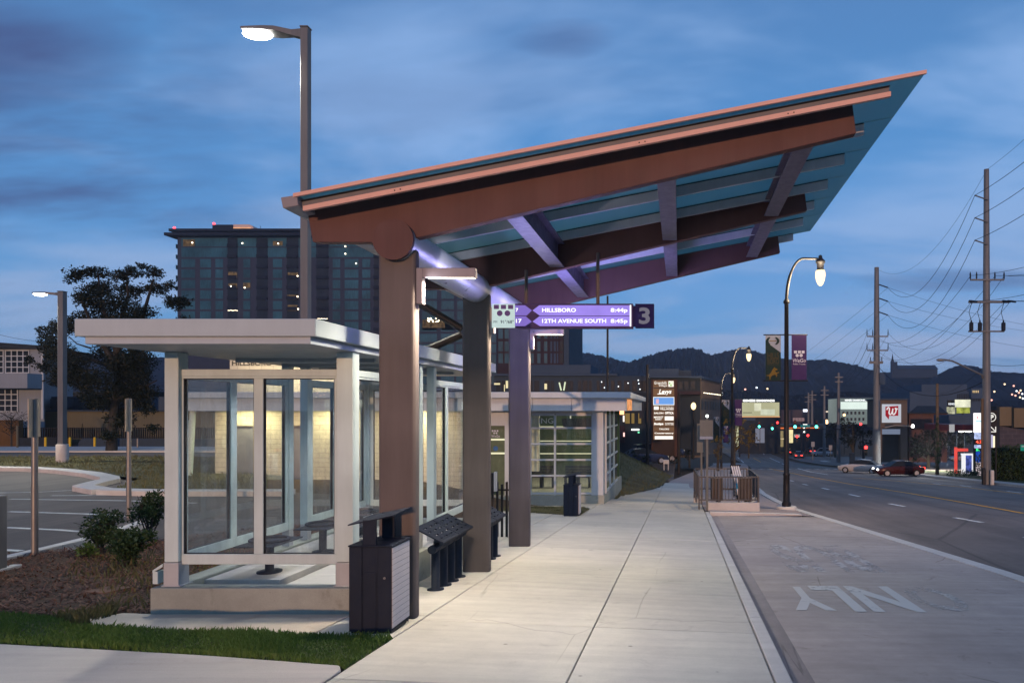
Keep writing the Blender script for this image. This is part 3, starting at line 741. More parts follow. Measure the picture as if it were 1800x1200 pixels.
skyline_hill('hills', [(985, 625), (1005, 621), (1040, 621.5), (1058, 626), (1078, 630), (1092, 634), (1106, 637), (1120, 632), (1134, 626.5), (1150, 621), (1166, 617), (1184, 615), (1200, 612.5), (1214, 611.5), (1228, 613.5), (1238, 620), (1250, 624), (1264, 621), (1278, 617), (1294, 614.5), (1308, 613.5), (1320, 616), (1336, 621), (1355, 625), (1375, 632), (1410, 634), (1450, 633), (1490, 640), (1530, 652), (1560, 657), (1600, 660), (1640, 664), (1700, 668), (1900, 670)], 760, 330, M['hill'], 2)
skyline_hill('hills', [(1500, 690), (1560, 668), (1650, 660), (1672, 648), (1690, 641), (1705, 646), (1725, 654), (1760, 655), (1800, 657), (1860, 650), (2000, 660)], 620, 260, M['hill'], 5)
skyline_hill('hills', [(-500, 600), (-200, 612), (0, 616), (120, 622), (250, 628), (400, 634), (700, 628), (1000, 632)], 520, 220, M['hill'], 7)
# low wooded rise in front with scattered houses' lights
skyline_hill('wooded_rise', [(1180, 690), (1260, 684), (1330, 688), (1380, 696), (1440, 690), (1500, 688), (1560, 694), (1640, 700), (1800, 704), (1960, 700)], 400, 110, M['hillfar'], 9, -12, .7)
# ================================================================ the canopy
zr = lambda x: 2.208+.195*(x+3.97)            # glass plane
zb = lambda x: 1.856+.238*(x+2.81)            # underside of the tapering beams
can = thing('station_canopy', 'long bus station canopy with a tilted glass roof over the sidewalk', 'canopy', (-3.045, 10.2, -2.42))
def slope(mb, xa, xb, ta, tb, y0, y1, m=0):
    return mb.xz([(xa, zr(xa)-ta), (xb, zr(xb)-ta), (xb, zr(xb)-tb), (xa, zr(xa)-tb)], y0, y1, m)
COLY = (7.34, 10.18, 12.92)
for i, y in enumerate(COLY):
    g = zp(-3, y)
    MB().box(-3.247, -2.845, y, y+.14, g-.02, 1.74).build('column', M['bronze'], can, bevel=.04, seg=4)
    # beam: flat where it bears on the column, tapering up to its tip
    bot = [(-3.955, 1.806), (-3.26, 1.803), (-2.81, 1.856), (1.90, 2.977)]
    pl = [(-4.02, zr(-4.02)-.03), (1.872, zr(1.872)-.03), (1.845, zr(1.85)-.16), (1.90, 2.977)]
    poly = [(-4.02, zr(-4.02)-.03)]+bot+[(1.86, zr(1.86)-.05)]
    mb = MB(); mb.xz(poly, y+.012, y+.128)
    mb.build('beam', M['warm_beam'], can, bevel=.006, seg=1)
    mb = MB(); mb.tube([(-3.045, y-.10, 1.807), (-3.045, y-.055, 1.807)], .216, 48); mb.build('end_cap', M['warm_beam'], can, bevel=.008, seg=2) if i == 0 else None
MB().tube([(-3.045, 7.284, 1.807), (-3.045, 13.3, 1.807)], .205, 40).build('torque_tube', M['steel'], can)
PY = (7.075, 8.08, 9.03, 10.05, 11.06, 12.05, 13.12)
for i, y in enumerate(PY):
    mb = MB()
    if i == 0:
        slope(mb, -3.93, 2.18, .045, .052, y, y+.05, 1)
        slope(mb, -3.93, 2.18, .052, .13, y+.03, y+.05, 0)
        slope(mb, -3.90, 2.185, .115, .165, y-.012, y+.03, 2)
        for x in (-2.95, -2.89, -.42, -.36, 1.12, 1.18):
            mb.tube([(x, y-.018, zr(x)-.14), (x, y-.010, zr(x)-.14)], .007, 8, 3)
        mb.build('purlin', [M['webgrey'], M['black'], M['copper'], M['black']], can)
    else:
        slope(mb, -3.93, 2.18, .026, .15, y, y+.045, 0); slope(mb, -3.93, 2.18, .016, .026, y-.006, y+.03, 1)
        mb.build('purlin', [M['purlin'], M['black']], can)
GY = (7.03, 8.10, 9.05, 10.07, 11.08, 12.07, 13.25)
for y0, y1 in zip(GY, GY[1:]):
    slope(MB(), -3.96, 2.53, -.006, .010, y0+.005, y1-.005).build('glass_panel', M['roofglass'], can)
mb = MB(); slope(mb, -3.97, 2.535, -.012, .026, 7.005, 7.032); mb.build('edge_trim', M['copper'], can)
mb = MB(); mb.ext([P(493, 347, 7.02), P(521.5, 342.5, 7.02), P(524, 361, 7.02), P(497, 366, 7.02)], (0, 6.24, 0)); mb.build('gutter', M['mauve'], can, bevel=.006, seg=1)
for xr in (-1.83, -.15, 1.36):
    for j, (ya, yb) in enumerate(((7.482, 10.18), (10.322, 12.92))):
        mb = MB(); top = zr(xr)-.155; bt = zb(xr)+.035
        mb.box(xr-.011, xr+.011, ya, yb, bt+.014, top, 0); mb.box(xr-.105, xr+.105, ya, yb, bt, bt+.014, 0); mb.box(xr-.105, xr+.105, ya, yb, top-.0005, top+.0135, 0)
        mb.build('rib', M['rib'], can)
for a, b in (((735, 532), (812, 578)), ((742, 618), (812, 588))):
    mb = MB(); mb.tube([P(*a, 10.32), P(*b, 10.32)], .055, 4); mb.build('brace', M['black'], can)

# wall lights on the column flanks
def wall_light(y, label, e):
    w = thing('wall_light', label, 'lamp', (-2.845, y+.06, 1.12), 0, 'angled wall lights on the canopy columns')
    MB().box(-2.843, -2.775, y+.02, y+.10, 1.145, 1.53).build('body', M['mauve'], w, bevel=.004, seg=1)
    MB().box(-2.7745, -2.205, y+.02, y+.10, 1.425, 1.5295).build('arm', M['mauve'], w, bevel=.004, seg=1)
    MB().box(-2.69, -2.225, y+.028, y+.092, 1.4235, 1.428).add([], []).build('light_strip', M['ledstrip'], w)
    lamp('down_glow', 'AREA', (-2.46, y+.06, 1.415), e, (1, .87, .68), w, .5, .06, (0, 0, -1), spread=R(150))
    lamp('tube_glow', 'SPOT', (-2.45, y+.11, 1.60), 70, (.84, .84, 1), w, .04, aim=(-.62, 1.6, .30), spot=R(27))  # narrow spot added above the arm without a fitting, to brighten the tube
    lamp('side_glow', 'AREA', (-2.765, y+.06, 1.30), e*.16, (.92, .88, 1), w, .2, .06, (1, 0, -.1))
    return w
wall_light(COLY[0], 'mauve angled wall light reaching out from the nearest taupe column', 118)
wall_light(COLY[1], 'angled wall light on the middle column hidden behind the purple display', 72)
wall_light(COLY[2], 'lavender angled wall light on the farthest column under the display', 72)

# ================================================================ departure display
sg = thing('departure_display', 'lit purple departure display hung from the canopy beam', 'display', P(1000, 577, 10.12))
k = 10.1/FPX
mb = MB(); mb.box(px2x(904, 10.1), px2x(1112.5, 10.1), 10.1, 10.24, py2z(576.5, 10.1), py2z(533.5, 10.1)); mb.build('housing', pm('display_housing', (.06, .04, .12), .75), sg, bevel=.005, seg=1)
scr = em('display_lilac', (.36, .26, .86), 1.05, .15, 3); scd = em('display_dim_lilac', (.25, .17, .62), .95, .1, 3); scw = em('display_white', (.95, .93, 1), 1.5); dark = pm('display_dark', (.05, .03, .10), .4)
def pz(pts, Y): return [(px2x(a, Y), py2z(b, Y)) for a, b in pts]
mb = MB(); Y = 10.095
mb.flat(pz([(905, 536.5), (923, 536.5), (935, 545.5), (926, 554.3), (905, 554.3)], Y), Y, 1)
mb.flat(pz([(905, 555.7), (924, 555.7), (935, 565.2), (923, 573), (905, 573)], Y), Y, 1)
mb.flat(pz([(948, 536.5), (1107, 536.5), (1107, 554.7), (949, 554.7), (936, 545.5)], Y), Y, 0)
mb.flat(pz([(948, 555.9), (1107, 555.9), (1107, 573), (949, 573), (936, 565)], Y), Y, 0)
mb.flat(pz([(1107, 536), (1109.5, 536), (1109.5, 573.5), (1107, 573.5)], Y), Y, 2)
for body, x0, x1, y0, y1 in (('HILLSBORO', 953, 1012.5, 541.5, 548.5), ('8:44p', 1073.5, 1103, 541.5, 550.5), ('12TH AVENUE SOUTH', 953, 1065.5, 560.5, 567.5), ('8:45p', 1073.5, 1103, 560.5, 569.5), ('7', 906.5, 911, 541.5, 548), ('17', 907, 917, 560.5, 567.5)):
    mb.text(body, px2x(x0, Y), px2x(x1, Y), py2z(y1, Y), py2z(y0, Y), Y-.004, 2, .022)
mb.flat(pz([(905, 536.5), (1107, 536.5), (1107, 573), (905, 573)], 10.1), 10.245, 0); mb.f[-1] = mb.f[-1][::-1]
mb.build('screen', [scr, scd, scw], sg)
for yy, a, e in ((10.07, (0, -1, -.05), 26), (10.27, (0, 1, .22), 120)): lamp('display_glow', 'AREA', (px2x(1005, 10.1), yy, py2z(555, 10.1)), e, (.36, .34, 1), sg, 1.9, .3, a)
mb = MB(); Y = 10.09
mb.box(px2x(864.5, Y), px2x(905, Y), Y, 10.1, py2z(576, Y), py2z(534, Y), 0)
for x in (868, 880.5, 893): mb.flat(pz([(x, 535.7), (x+9, 535.7), (x+9, 543), (x, 543)], Y-.003), Y-.003, 1)
for x in (878.5, 892): mb.disc((px2x(x, Y), py2z(550.5, Y)), 5*k, Y-.003, 1)
mb.text('91°/68°', px2x(880, Y), px2x(903, Y), py2z(568.5, Y), py2z(562.5, Y), Y-.003, 2, .01)
mb.text('PM', px2x(867.5, Y), px2x(874, Y), py2z(568, Y), py2z(563.5, Y), Y-.003, 3, .0)
mb.build('weather_panel', [em('panel_glow', (.60, .74, .72), .95, .08), pm('emblem_purple', (.10, .06, .24)), dark, pm('faint_grey', (.35, .4, .4))], sg)
mb = MB(); mb.box(px2x(1116.5, Y), px2x(1149.5, Y), 10.1, 10.22, py2z(575.5, 10.1), py2z(533.8, 10.1), 0); mb.box(px2x(1112, Y), px2x(1117, Y), 10.12, 10.2, py2z(573, 10.1), py2z(537, 10.1), 0)
mb.text('3', px2x(1123, Y), px2x(1142.5, Y), py2z(569.5, Y), py2z(540, Y), 10.096, 1, .03)
mb.build('bay_number', [pm('indigo_panel', (.02, .018, .085), .8, 0, .1, 3, 0, 40, .05), em('number_grey', (.30, .28, .36), .55)], sg)
for px in (925, 1051):
    x = px2x(px, 10.17); MB().tube([(x, 10.17, py2z(533.6, 10.17)), (x, 10.17, zb(x)+.1 if px > 1000 else zb(x)+.1)], .026, 10).build('hanger', M['bronze'], sg)

# ================================================================ the glazed shelter
sh = thing('glass_shelter', 'cream framed glass waiting shelter on a low concrete wall beside the canopy', 'bus shelter', (-4.7, 9.8, -2.3))
XL, XR, YF, YE = -5.76, -3.65, 7.62, 12.45
mb = MB(); mb.box(-5.90, -3.55, 6.65, 13.17, .716, .887); mb.build('roof', M['roofwhite'], sh, bevel=.006, seg=1)
mb = MB(); mb.box(-5.83, -3.62, 6.69, 13.12, .645, .7155); mb.build('soffit', M['white'], sh, bevel=.004, seg=1)
for y in (8.6, 9.6, 10.6, 11.6): MB().box(-5.6, -3.85, y, y+.06, .60, .6445).build('roof_beam', M['white'], sh)
# concrete base: ring wall and floor
mb = MB(); zt0 = -1.97
mb.box(-5.86, -3.60, 7.55, 7.73, -2.5, zt0); mb.box(-5.86, -5.62, 7.7301, 12.5, -2.75, zt0-.001); mb.box(-3.78, -3.60, 7.7301, 9.85, -2.7, zt0-.001); mb.box(-3.78, -3.60, 10.45, 12.5, -2.75, zt0-.001); mb.box(-5.6199, -3.7801, 12.3, 12.5, -2.75, zt0-.0015)
mb.build('base_wall', M['old_concrete'], sh, bevel=.012, seg=2)
MB().box(-5.619, -3.781, 7.731, 12.299, -2.6, -2.09).build('slab', M['kerb'], sh)
mb = MB(); mb.box(-5.61, -4.72, 8.05, 11.6, -2.0895, -2.0); mb.build('plinth', M['kerb'], sh, bevel=.01)
def post(x0, x1, y0, y1, sleeve=True):
    MB().box(x0, x1, y0, y1, -1.70 if sleeve else -1.73, .644).build('post', M['cream'], sh, bevel=.008, seg=2)
    if sleeve: MB().box(x0-.006, x1+.006, y0-.006, y1+.006, zt0, -1.705).box(x0-.03, x1+.03, y0-.012, y1+.03, zt0-.001, zt0+.012).build('post_sleeve', M['sleeve'], sh, bevel=.004, seg=1)
post(-5.755, -5.60, YF, YF+.16); post(-3.835, -3.65, YF, YF+.16); post(-5.755, -5.60, YE-.16, YE); post(-3.835, -3.65, YE-.16, YE)
def glazing_x(x0, x1, y, panes):
    """frame in an XZ plane"""
    mb = MB(); mb.box(x0, x1, y, y+.07, .378, .455); mb.box(x0, x1, y+.005, y+.065, .352, .3775); mb.box(x0, x1, y, y+.07, -1.735, -1.62)
    e = [x0]+[v for p in panes for v in p]+[x1]
    for a, b in zip(e[::2], e[1::2]): mb.box(a, b, y+.004, y+.066, -1.6195, .3515)
    mb.build('frame', M['cream'], sh, bevel=.004, seg=1)
    for a, b in panes:
        g = MB()
        g.box(a, a+.009, y+.015, y+.05, -1.619, .351, 1); g.box(b-.009, b, y+.015, y+.05, -1.619, .351, 1); g.box(a+.009, b-.009, y+.015, y+.05, .343, .351, 1); g.box(a+.009, b-.009, y+.015, y+.05, -1.619, -1.611, 1)
        g.box(a+.0091, b-.0091, y+.028, y+.036, -1.6105, .3425, 0); g.build('glass_pane', [M['pane'], M['black']], sh)
def glazing_y(y0, y1, x, panes):
    mb = MB(); mb.box(x, x+.07, y0, y1, .378, .455); mb.box(x+.005, x+.065, y0, y1, .352, .3775); mb.box(x, x+.07, y0, y1, -1.735, -1.62)
    e = [y0]+[v for p in panes for v in p]+[y1]
    for a, b in zip(e[::2], e[1::2]): mb.box(x+.004, x+.066, a, b, -1.6195, .3515)
    mb.build('frame', M['cream'], sh, bevel=.004, seg=1)
    for a, b in panes:
        g = MB()
        g.box(x+.015, x+.05, a, a+.009, -1.619, .351, 1); g.box(x+.015, x+.05, b-.009, b, -1.619, .351, 1); g.box(x+.015, x+.05, a+.009, b-.009, .343, .351, 1); g.box(x+.015, x+.05, a+.009, b-.009, -1.619, -1.611, 1)
        g.box(x+.028, x+.036, a+.0091, b-.0091, -1.6105, .3425, 0); g.build('glass_pane', [M['pane'], M['black']], sh)
glazing_x(-5.5995, -3.8355, YF+.05, [(px2x(323, 7.68), px2x(446.5, 7.68)), (px2x(463, 7.68), px2x(588, 7.68))])
glazing_x(-5.5995, -3.8355, YE-.12, [(-5.54, -4.76), (-4.66, -3.90)])
glazing_y(YF+.1605, 9.86, -5.72, [(7.84, 8.60), (8.72, 9.80)]); glazing_y(10.46, YE-.1605, -5.72, [(10.52, 11.15), (11.28, 12.24)])
glazing_y(YF+.1605, 9.70, -3.78, [(7.84, 8.66), (8.76, 9.66)]); glazing_y(10.36, YE-.1605, -3.78, [(10.40, 10.84), (10.95, 12.24)])
for x0, x1 in ((-5.755, -5.64), (-3.80, -3.69)):
    for y in (9.70 if x0 > -5 else 9.861, 10.24 if x0 > -5 else 10.34): post(x0, x1, y+.001, y+.118, False)
    for y in (9.70 if x0 > -5 else 9.861, 10.24 if x0 > -5 else 10.34): MB().box(x0+.005, x1-.005, y+.006, y+.112, zt0, -1.731).build('post_foot', M['sleeve'], sh)
mb = MB(); mb.hexa([P(268, 1006, 7.6), P(286, 996, 7.6), P(286, 996, 7.7), P(268, 1006, 7.7), P(268, 1002, 7.6), P(286, 990, 7.6), P(286, 990, 7.7), P(268, 1002, 7.7)])
mb.box(px2x(268, 7.6), px2x(277, 7.6), 7.6, 7.7, py2z(1026, 7.6), py2z(1004, 7.6)); mb.build('downspout', M['cream'], sh, bevel=.003, seg=1)

for y in (8.7, 11.2):  # unseen ceiling lights added to brighten the shelter interior
    MB().lathe([(.07, .634), (.075, .6445)], (-4.7, y, 0), 16).build('added_downlight', em('added_downlight', (1, .97, .9), 5) if y < 9 else bpy.data.materials['added_downlight'], sh)
    lamp('down_glow', 'SPOT', (-4.7, y, .625), 150, (.86, .90, 1), sh, .07, aim=(0, 0, -1), spot=R(140))
# pedestal seats in the shelter
seat_lab = ['dark round-rimmed pedestal seat nearest the shelter front', 'dark round-rimmed pedestal seat second from the shelter front', 'dark round-rimmed pedestal seat farthest inside the glass shelter']
s0 = thing('pedestal_seat', seat_lab[0], 'seat', (-5.06, 8.42, -2.0), 0, 'pedestal seats inside the shelter')
MB().lathe([(.14, 0), (.14, .02), (.05, .025), (.05, .36)], n=20).build('pedestal', M['charcoal'], s0, False)
mb = MB(); mb.xy([(-.23, -.34), (.23, -.34), (.23, .34), (-.23, .34)], .362, .382); mb.build('seat', M['charcoal'], s0, False, bevel=.012)
mb = MB(); mb.tube([(.21*math.cos(a*math.pi/12), .21*math.sin(a*math.pi/12), .405) for a in range(25)], .018, 8, cap=False); mb.build('rim', M['charcoal'], s0, False)
dup(s0, (-5.02, 9.6, -2.0), label=seat_lab[1]); dup(s0, (-5.06, 10.8, -2.0), label=seat_lab[2])

# leaning benches
lb = thing('leaning_bench', 'charcoal leaning bench on four round legs between the two nearest columns', 'bench', (-3.17, 9.35, zp(-3, 9.35)), 0, 'leaning benches under the canopy')
for i in range(4):
    y = -.46+.30*i; dz = -.0608*y
    MB().lathe([(.105, dz), (.105, dz+.014), (.054, dz+.016), (.054, .555)], (-.01, y, 0), 20).build('leg', M['charcoal'], lb, False)
mb = MB(); mb.tube([(-.01, -.60, .575), (-.01, .66, .575)], .055, 16); mb.build('rail', M['charcoal'], lb, False)
for y in (-.36, .42): MB().box(-.06, .05, y-.02, y+.02, .59, .675).build('bracket', M['charcoal'], lb, False)
def seat_at(u): return Vector((lerp(.10, -.24, u), 0, lerp(.665, .845, u)))
for half in (0, 1):
    mb = MB(); y0 = -.60+half*.63; y1 = y0+.615
    nrm = Vector((.46, 0, .88))*.018
    us = [0, .10, .14, .30, .36, .52, .58, .74, .80, 1.0]
    for i in range(len(us)-1):
        slot = i in (1, 3, 5, 7); cuts = [y0, y1] if not slot else None
        a, b = seat_at(us[i]), seat_at(us[i+1])
        segs = [(y0, y1)]
        if slot:
            segs = []; sh_ = .10 if i in (3, 7) else .02
            yy = y0
            for q in range(3):
                s_ = y0+.06+sh_*.6+q*.19
                segs.append((yy, s_)); yy = s_+.10
            segs.append((yy, y1))
        for ya, yb in segs:
            if yb <= ya: continue
            mb.hexa([(a.x, ya, a.z), (b.x, ya, b.z), (b.x, yb, b.z), (a.x, yb, a.z), *[(p.x+nrm.x, y, p.z+nrm.z) for p, y in ((a, ya), (b, ya), (b, yb), (a, yb))]])
    mb.tube([(.115, y0, .655), (.115, y1, .655)], .026, 12)
    mb.build('seat', M['charcoal'], lb, False)
dup(lb, (-3.17, 11.28, zp(-3, 11.28)), label='charcoal leaning bench partly hidden behind the middle column')

# litter bins
def bin_mesh():
    b = thing('litter_bin', 'dark square litter bin with a pale slatted side in front of the nearest column', 'litter bin', (-3.06, 6.75, zp(-3, 6.95)), 0, 'square litter bins on the sidewalk')
    MB().box(-.20, .20, .02, .44, 0, .035).build('foot', M['black'], b, False)
    mb = MB()
    mb.box(-.212, -.085, 0, .45, .03, .865); mb.box(.075, .208, 0, .45, .03, .865); mb.box(-.0835, .0735, .006, .44, .0, .866); mb.box(-.066, .056, -.002, .0055, .0, .62)
    mb.build('body', M['charcoal'], b, False, bevel=.006)
    MB().tube([(.14, -.006, .56), (.14, .0, .56)], .012, 10).build('lock', M['galv'], b, False)
    MB().box(.2085, .214, .012, .438, .06, .855).build('side_panel', M['slat'], b, False)
    MB().xy([(-.218, -.012), (.220, -.012), (.220, .462), (-.218, .462)], .868, .884).build('lid', M['charcoal'], b, False, bevel=.004, seg=1)
    for x0, x1, y0, y1 in ((-.075, .052, .0, .03), (-.06, .07, .40, .43)): MB().box(x0, x1, y0, y1, .885, lerp(1.10, 1.165, .5 if y0 < .1 else .75)).build('upright', M['charcoal'], b, False)
    mb = MB(); mb.hexa([(-.218, -.012, 1.078), (.225, -.012, 1.17), (.225, .46, 1.19), (-.218, .46, 1.098), (-.218, -.012, 1.09), (.225, -.012, 1.182), (.225, .46, 1.202), (-.218, .46, 1.11)])
    mb.build('hood', M['charcoal'], b, False)
    return b
b0 = bin_mesh()
dup(b0, (-3.02, 18.95, zp(-3, 19.1)), label='dark square litter bin standing on the grass by the waiting room')

# black fence panel and machine past the benches
fz = zp(-3.3, 14.6)
fn = thing('iron_gate', 'black iron gate of upright bars behind the middle column', 'gate', (-3.7, 14.9, fz))
for (x0, y0), (x1, y1) in (((-3.95, 14.4), (-3.55, 14.4)), ((-3.95, 16.4), (-3.45, 15.0))):
    for i in range(5):
        t = i/4; x, y = lerp(x0, x1, t), lerp(y0, y1, t)
        MB().box(x-.022, x+.022, y-.022, y+.022, zp(x, y)-.01, fz+1.12+.05*(i % 2)).build('bar', M['black'], fn)
    mb = MB(); mb.tube([(x0, y0, fz+1.0), (x1, y1, fz+1.0)], .02, 6); mb.build('rail', M['black'], fn)
tm = thing('notice_stand', 'black notice box on a post beside the middle column', 'notice stand', (-3.90, 13.75, zp(-3, 13.75)))
MB().box(-3.94, -3.74, 13.72, 13.80, fz+1.0, fz+1.42).build('box', M['black'], tm, bevel=.01)
MB().tube([(-3.84, 13.76, zp(-3, 13.7)), (-3.84, 13.76, fz+.999)], .03, 8).build('post', M['black'], tm)
mb = MB(); mb.box(-3.739, -3.69, 13.72, 13.80, fz+1.05, fz+1.44); mb.build('plate', M['sleeve'], tm)
# ================================================================ left and middle ground
LOTZ = -2.33
# tall parking-lot lamps
def lot_lamp(base, x, y, ztop, r, arm, label, e, foot=None, grp='tall lamps over the parking lot'):
    t = thing('parking_lamp', label, 'lamp post', (x, y, base), 0, grp)
    if foot: MB().lathe([(foot, base), (foot, base+.78), (foot*.9, base+.82)], (x, y, 0), 20).build('footing', M['kerb'], t)
    z0 = base+(.8 if foot else 0)
    MB().box(x-r, x+r, y-r, y+r, z0, ztop).box(x-r*1.15, x+r*1.15, y-r*1.15, y+r*1.15, ztop, ztop+.03).build('pole', M['polesteel'], t, bevel=r*.25)
    k = arm
    mb = MB()
    prof_ = [(0, -.02, -.17), (-.16, -.035, -.13), (-.42, -.02, -.09), (-.62, -.015, -.075), (-.98, -.03, -.065)]
    for (a, t0, b0_), (c, t1, b1_) in zip(prof_, prof_[1:]):
        w0 = .05 if a > -.2 else .14; w1 = .05 if c > -.2 else .14
        mb.hexa([(x-r+a*k, y-w0*k, ztop+b0_*k), (x-r+c*k, y-w1*k, ztop+b1_*k), (x-r+c*k, y+w1*k, ztop+b1_*k), (x-r+a*k, y+w0*k, ztop+b0_*k), (x-r+a*k, y-w0*k, ztop+t0*k), (x-r+c*k, y-w1*k, ztop+t1*k), (x-r+c*k, y+w1*k, ztop+t1*k), (x-r+a*k, y+w0*k, ztop+t0*k)])
    mb.build('arm', M['polesteel'], t)
    MB().ball((x-r-.77*k, y, ztop-.10*k), .25*k, .15*k, .062*k, 0, 20, 10).build('lens', M['led'], t)
    lamp('lamp_glow', 'SPOT', (x-r-.76*k, y, ztop-.24*k), e, (1, .93, .76), t, .15, aim=(0, -.1, -1), spot=R(150))
lot_lamp(-2.4, px2x(537.5, 13.6), 13.6, py2z(51, 13.6), .075, 1.15, 'very tall grey parking lamp rising behind the glass shelter', 1800)
lot_lamp(-2.25, px2x(109.5, 28.5), 28.5, py2z(513, 28.5), .11, 1.05, 'shorter grey parking lamp on a round concrete footing in the island', 2600, .21)

# sign posts seen from behind
def sign_post(px, pyt, pyb, w, base, Y, label):
    x = px2x(px, Y); zt_ = py2z(pyt, Y); zb_ = py2z(pyb, Y)
    t = thing('sign_post', label, 'sign post', (x, Y, base), 0, 'parking sign posts beside the mulch bed')
    MB().tube([(x, Y, base-.1), (x, Y, lerp(base, zt_, .45))], .046, 12).tube([(x, Y, lerp(base, zt_, .45)), (x, Y, zt_)], .042, 12).build('post', M['galv'], t)
    mb = MB(); d = .30
    q = [(x+.055, Y-.17), (x-.06, Y+.15), (x-.054, Y+.153), (x+.061, Y-.167)]; mb.hexa([(a, b, zb_) for a, b in q]+[(a, b, zt_-.01) for a, b in q])
    mb.build('sign_plate', M['galv'], t)
b1 = hit(61, 975, zbed); b2 = hit(226, 915, zbed)
sign_post(61, 700, 768, .075, b1.z, b1.y, 'galvanised sign post seen edge-on at the left corner of the mulch bed')
sign_post(226.5, 700, 758, .06, b2.z, b2.y+.5, 'galvanised sign post seen edge-on behind the shrubs')
# grey utility cabinet at the left edge and flat access lid
cb = thing('utility_cabinet', 'grey utility cabinet cut off by the left edge of the picture', 'cabinet', (px2x(-30, 9.2), 9.4, -2.25))
MB().box(px2x(-70, 9.2), px2x(13.5, 9.7), 9.2, 9.7, -2.25, py2z(877, 9.2)).build('cabinet_body', M['galv'], cb, bevel=.015)
MB().box(px2x(-80, 9.1), px2x(40, 9.9), 9.0, 9.9, -2.40, -2.235).build('pad', M['kerb'], cb, bevel=.01)
MB().box(px2x(-66, 9.2), px2x(-36, 9.2), 9.188, 9.199, -2.1, py2z(890, 9.2)).build('hatch', M['galv'], cb, bevel=.003, seg=1)
v = P(190, 1033, 8.55); v.z = zbed(v.x, v.y)
lid = MB(); lid.hexa([(v.x+a, v.y+b, v.z+c) for c in (-.06, .03) for a, b in ((-.22, -.12), (.10, -.17), (.25, .12), (-.12, .15))])
props(lid.build('access_lid', pm('clay_lid', (.16, .095, .065), .9, 0, .25, 4), bevel=.012), 'flat clay-coloured access lid lying in the mulch', 'lid')

# leafy things
def leaves(mb, c, rx, ry, rz, n, size, rnd, shell=.55, m=0, up=0.):
    for _ in range(n):
        while True:
            p = Vector((rnd.uniform(-1, 1), rnd.uniform(-1, 1), rnd.uniform(-1, 1)))
            if p.length <= 1 and (p.length > shell or rnd.random() < .35): break
        p = Vector((c[0]+p.x*rx, c[1]+p.y*ry, c[2]+p.z*rz))
        a = Vector((rnd.gauss(0, 1), rnd.gauss(0, 1), rnd.gauss(0, 1)+up)).normalized(); b = a.orthogonal().normalized()
        b = (b*math.cos(rnd.random()*6.28)+a.cross(b)*math.sin(rnd.random()*6.28)).normalized()
        s_ = size*rnd.uniform(.55, 1.3); w = s_*rnd.uniform(.38, .6)
        mb.add([p-b*w*.1, p+a*s_*.5-b*w*.5, p+a*s_, p+a*s_*.5+b*w*.5], [(0, 1, 2, 3)], m)
def shrub(px, py, rad, h, label, seed, n=1500, sz=.055, mat='shrub', loose=False):
    rnd = random.Random(seed); b = hit(px, py, zbed)
    t = thing('shrub', label, 'shrub', b, 0, 'shrubs in the mulch bed')
    mb = MB()
    for i in range(7): mb.tube([(b.x+rnd.uniform(-.04, .04), b.y+rnd.uniform(-.04, .04), b.z-.03), (b.x+rnd.uniform(-.8, .8)*rad*.5, b.y+rnd.uniform(-.8, .8)*rad*.5, b.z+h*.5), (b.x+rnd.uniform(-1, 1)*rad*.8, b.y+rnd.uniform(-1, 1)*rad*.8, b.z+h*rnd.uniform(.7, 1.05))], [.012, .009, .003], 5)
    mb.build('stem', M['bark'], t)
    mb = MB()
    for i in range(14):
        a = rnd.uniform(0, 6.28); q = rnd.uniform(.1, .75)*rad; z = h*rnd.uniform(.22, .9); rr = rad*rnd.uniform(.22, .42)*(1-.25*abs(z/h-.45))
        leaves(mb, (b.x+math.cos(a)*q, b.y+math.sin(a)*q, b.z+z), rr, rr, rr*1.1, n//14, sz, rnd, .3, 0, .6)
    mb.build('foliage', M[mat], t)
shrub(178, 966, .40, .62, 'rounded dark green shrub by the lot kerb', 31, 2600)
shrub(232, 992, .40, .52, 'dark spreading shrub lowest and closest to the shelter corner', 32, 2600)
shrub(264, 944, .40, .85, 'taller shrub with upright shoots against the shelter post', 33, 2400)
shrub(150, 978, .20, .2, 'small pale sprig at the foot of the rounded shrub', 34, 300, .05, 'blade')

# stripes of the parking lot
for pts in (((18, 877), (230, 880), (345, 884)), ((15, 899), (150, 903), (275, 909)), ((10, 927), (100, 931), (140, 934)), ((90, 871), (210, 870), (285, 872)), ((-20, 965), (38, 968)), ((-5, 866), (60, 865), (165, 859.5))):
    mark('lot_stripe', [tuple(hit(a, b, lambda x, y: LOTZ)[:2]) for a, b in pts], M['lotline'], .11, lambda x, y: LOTZ, .006)

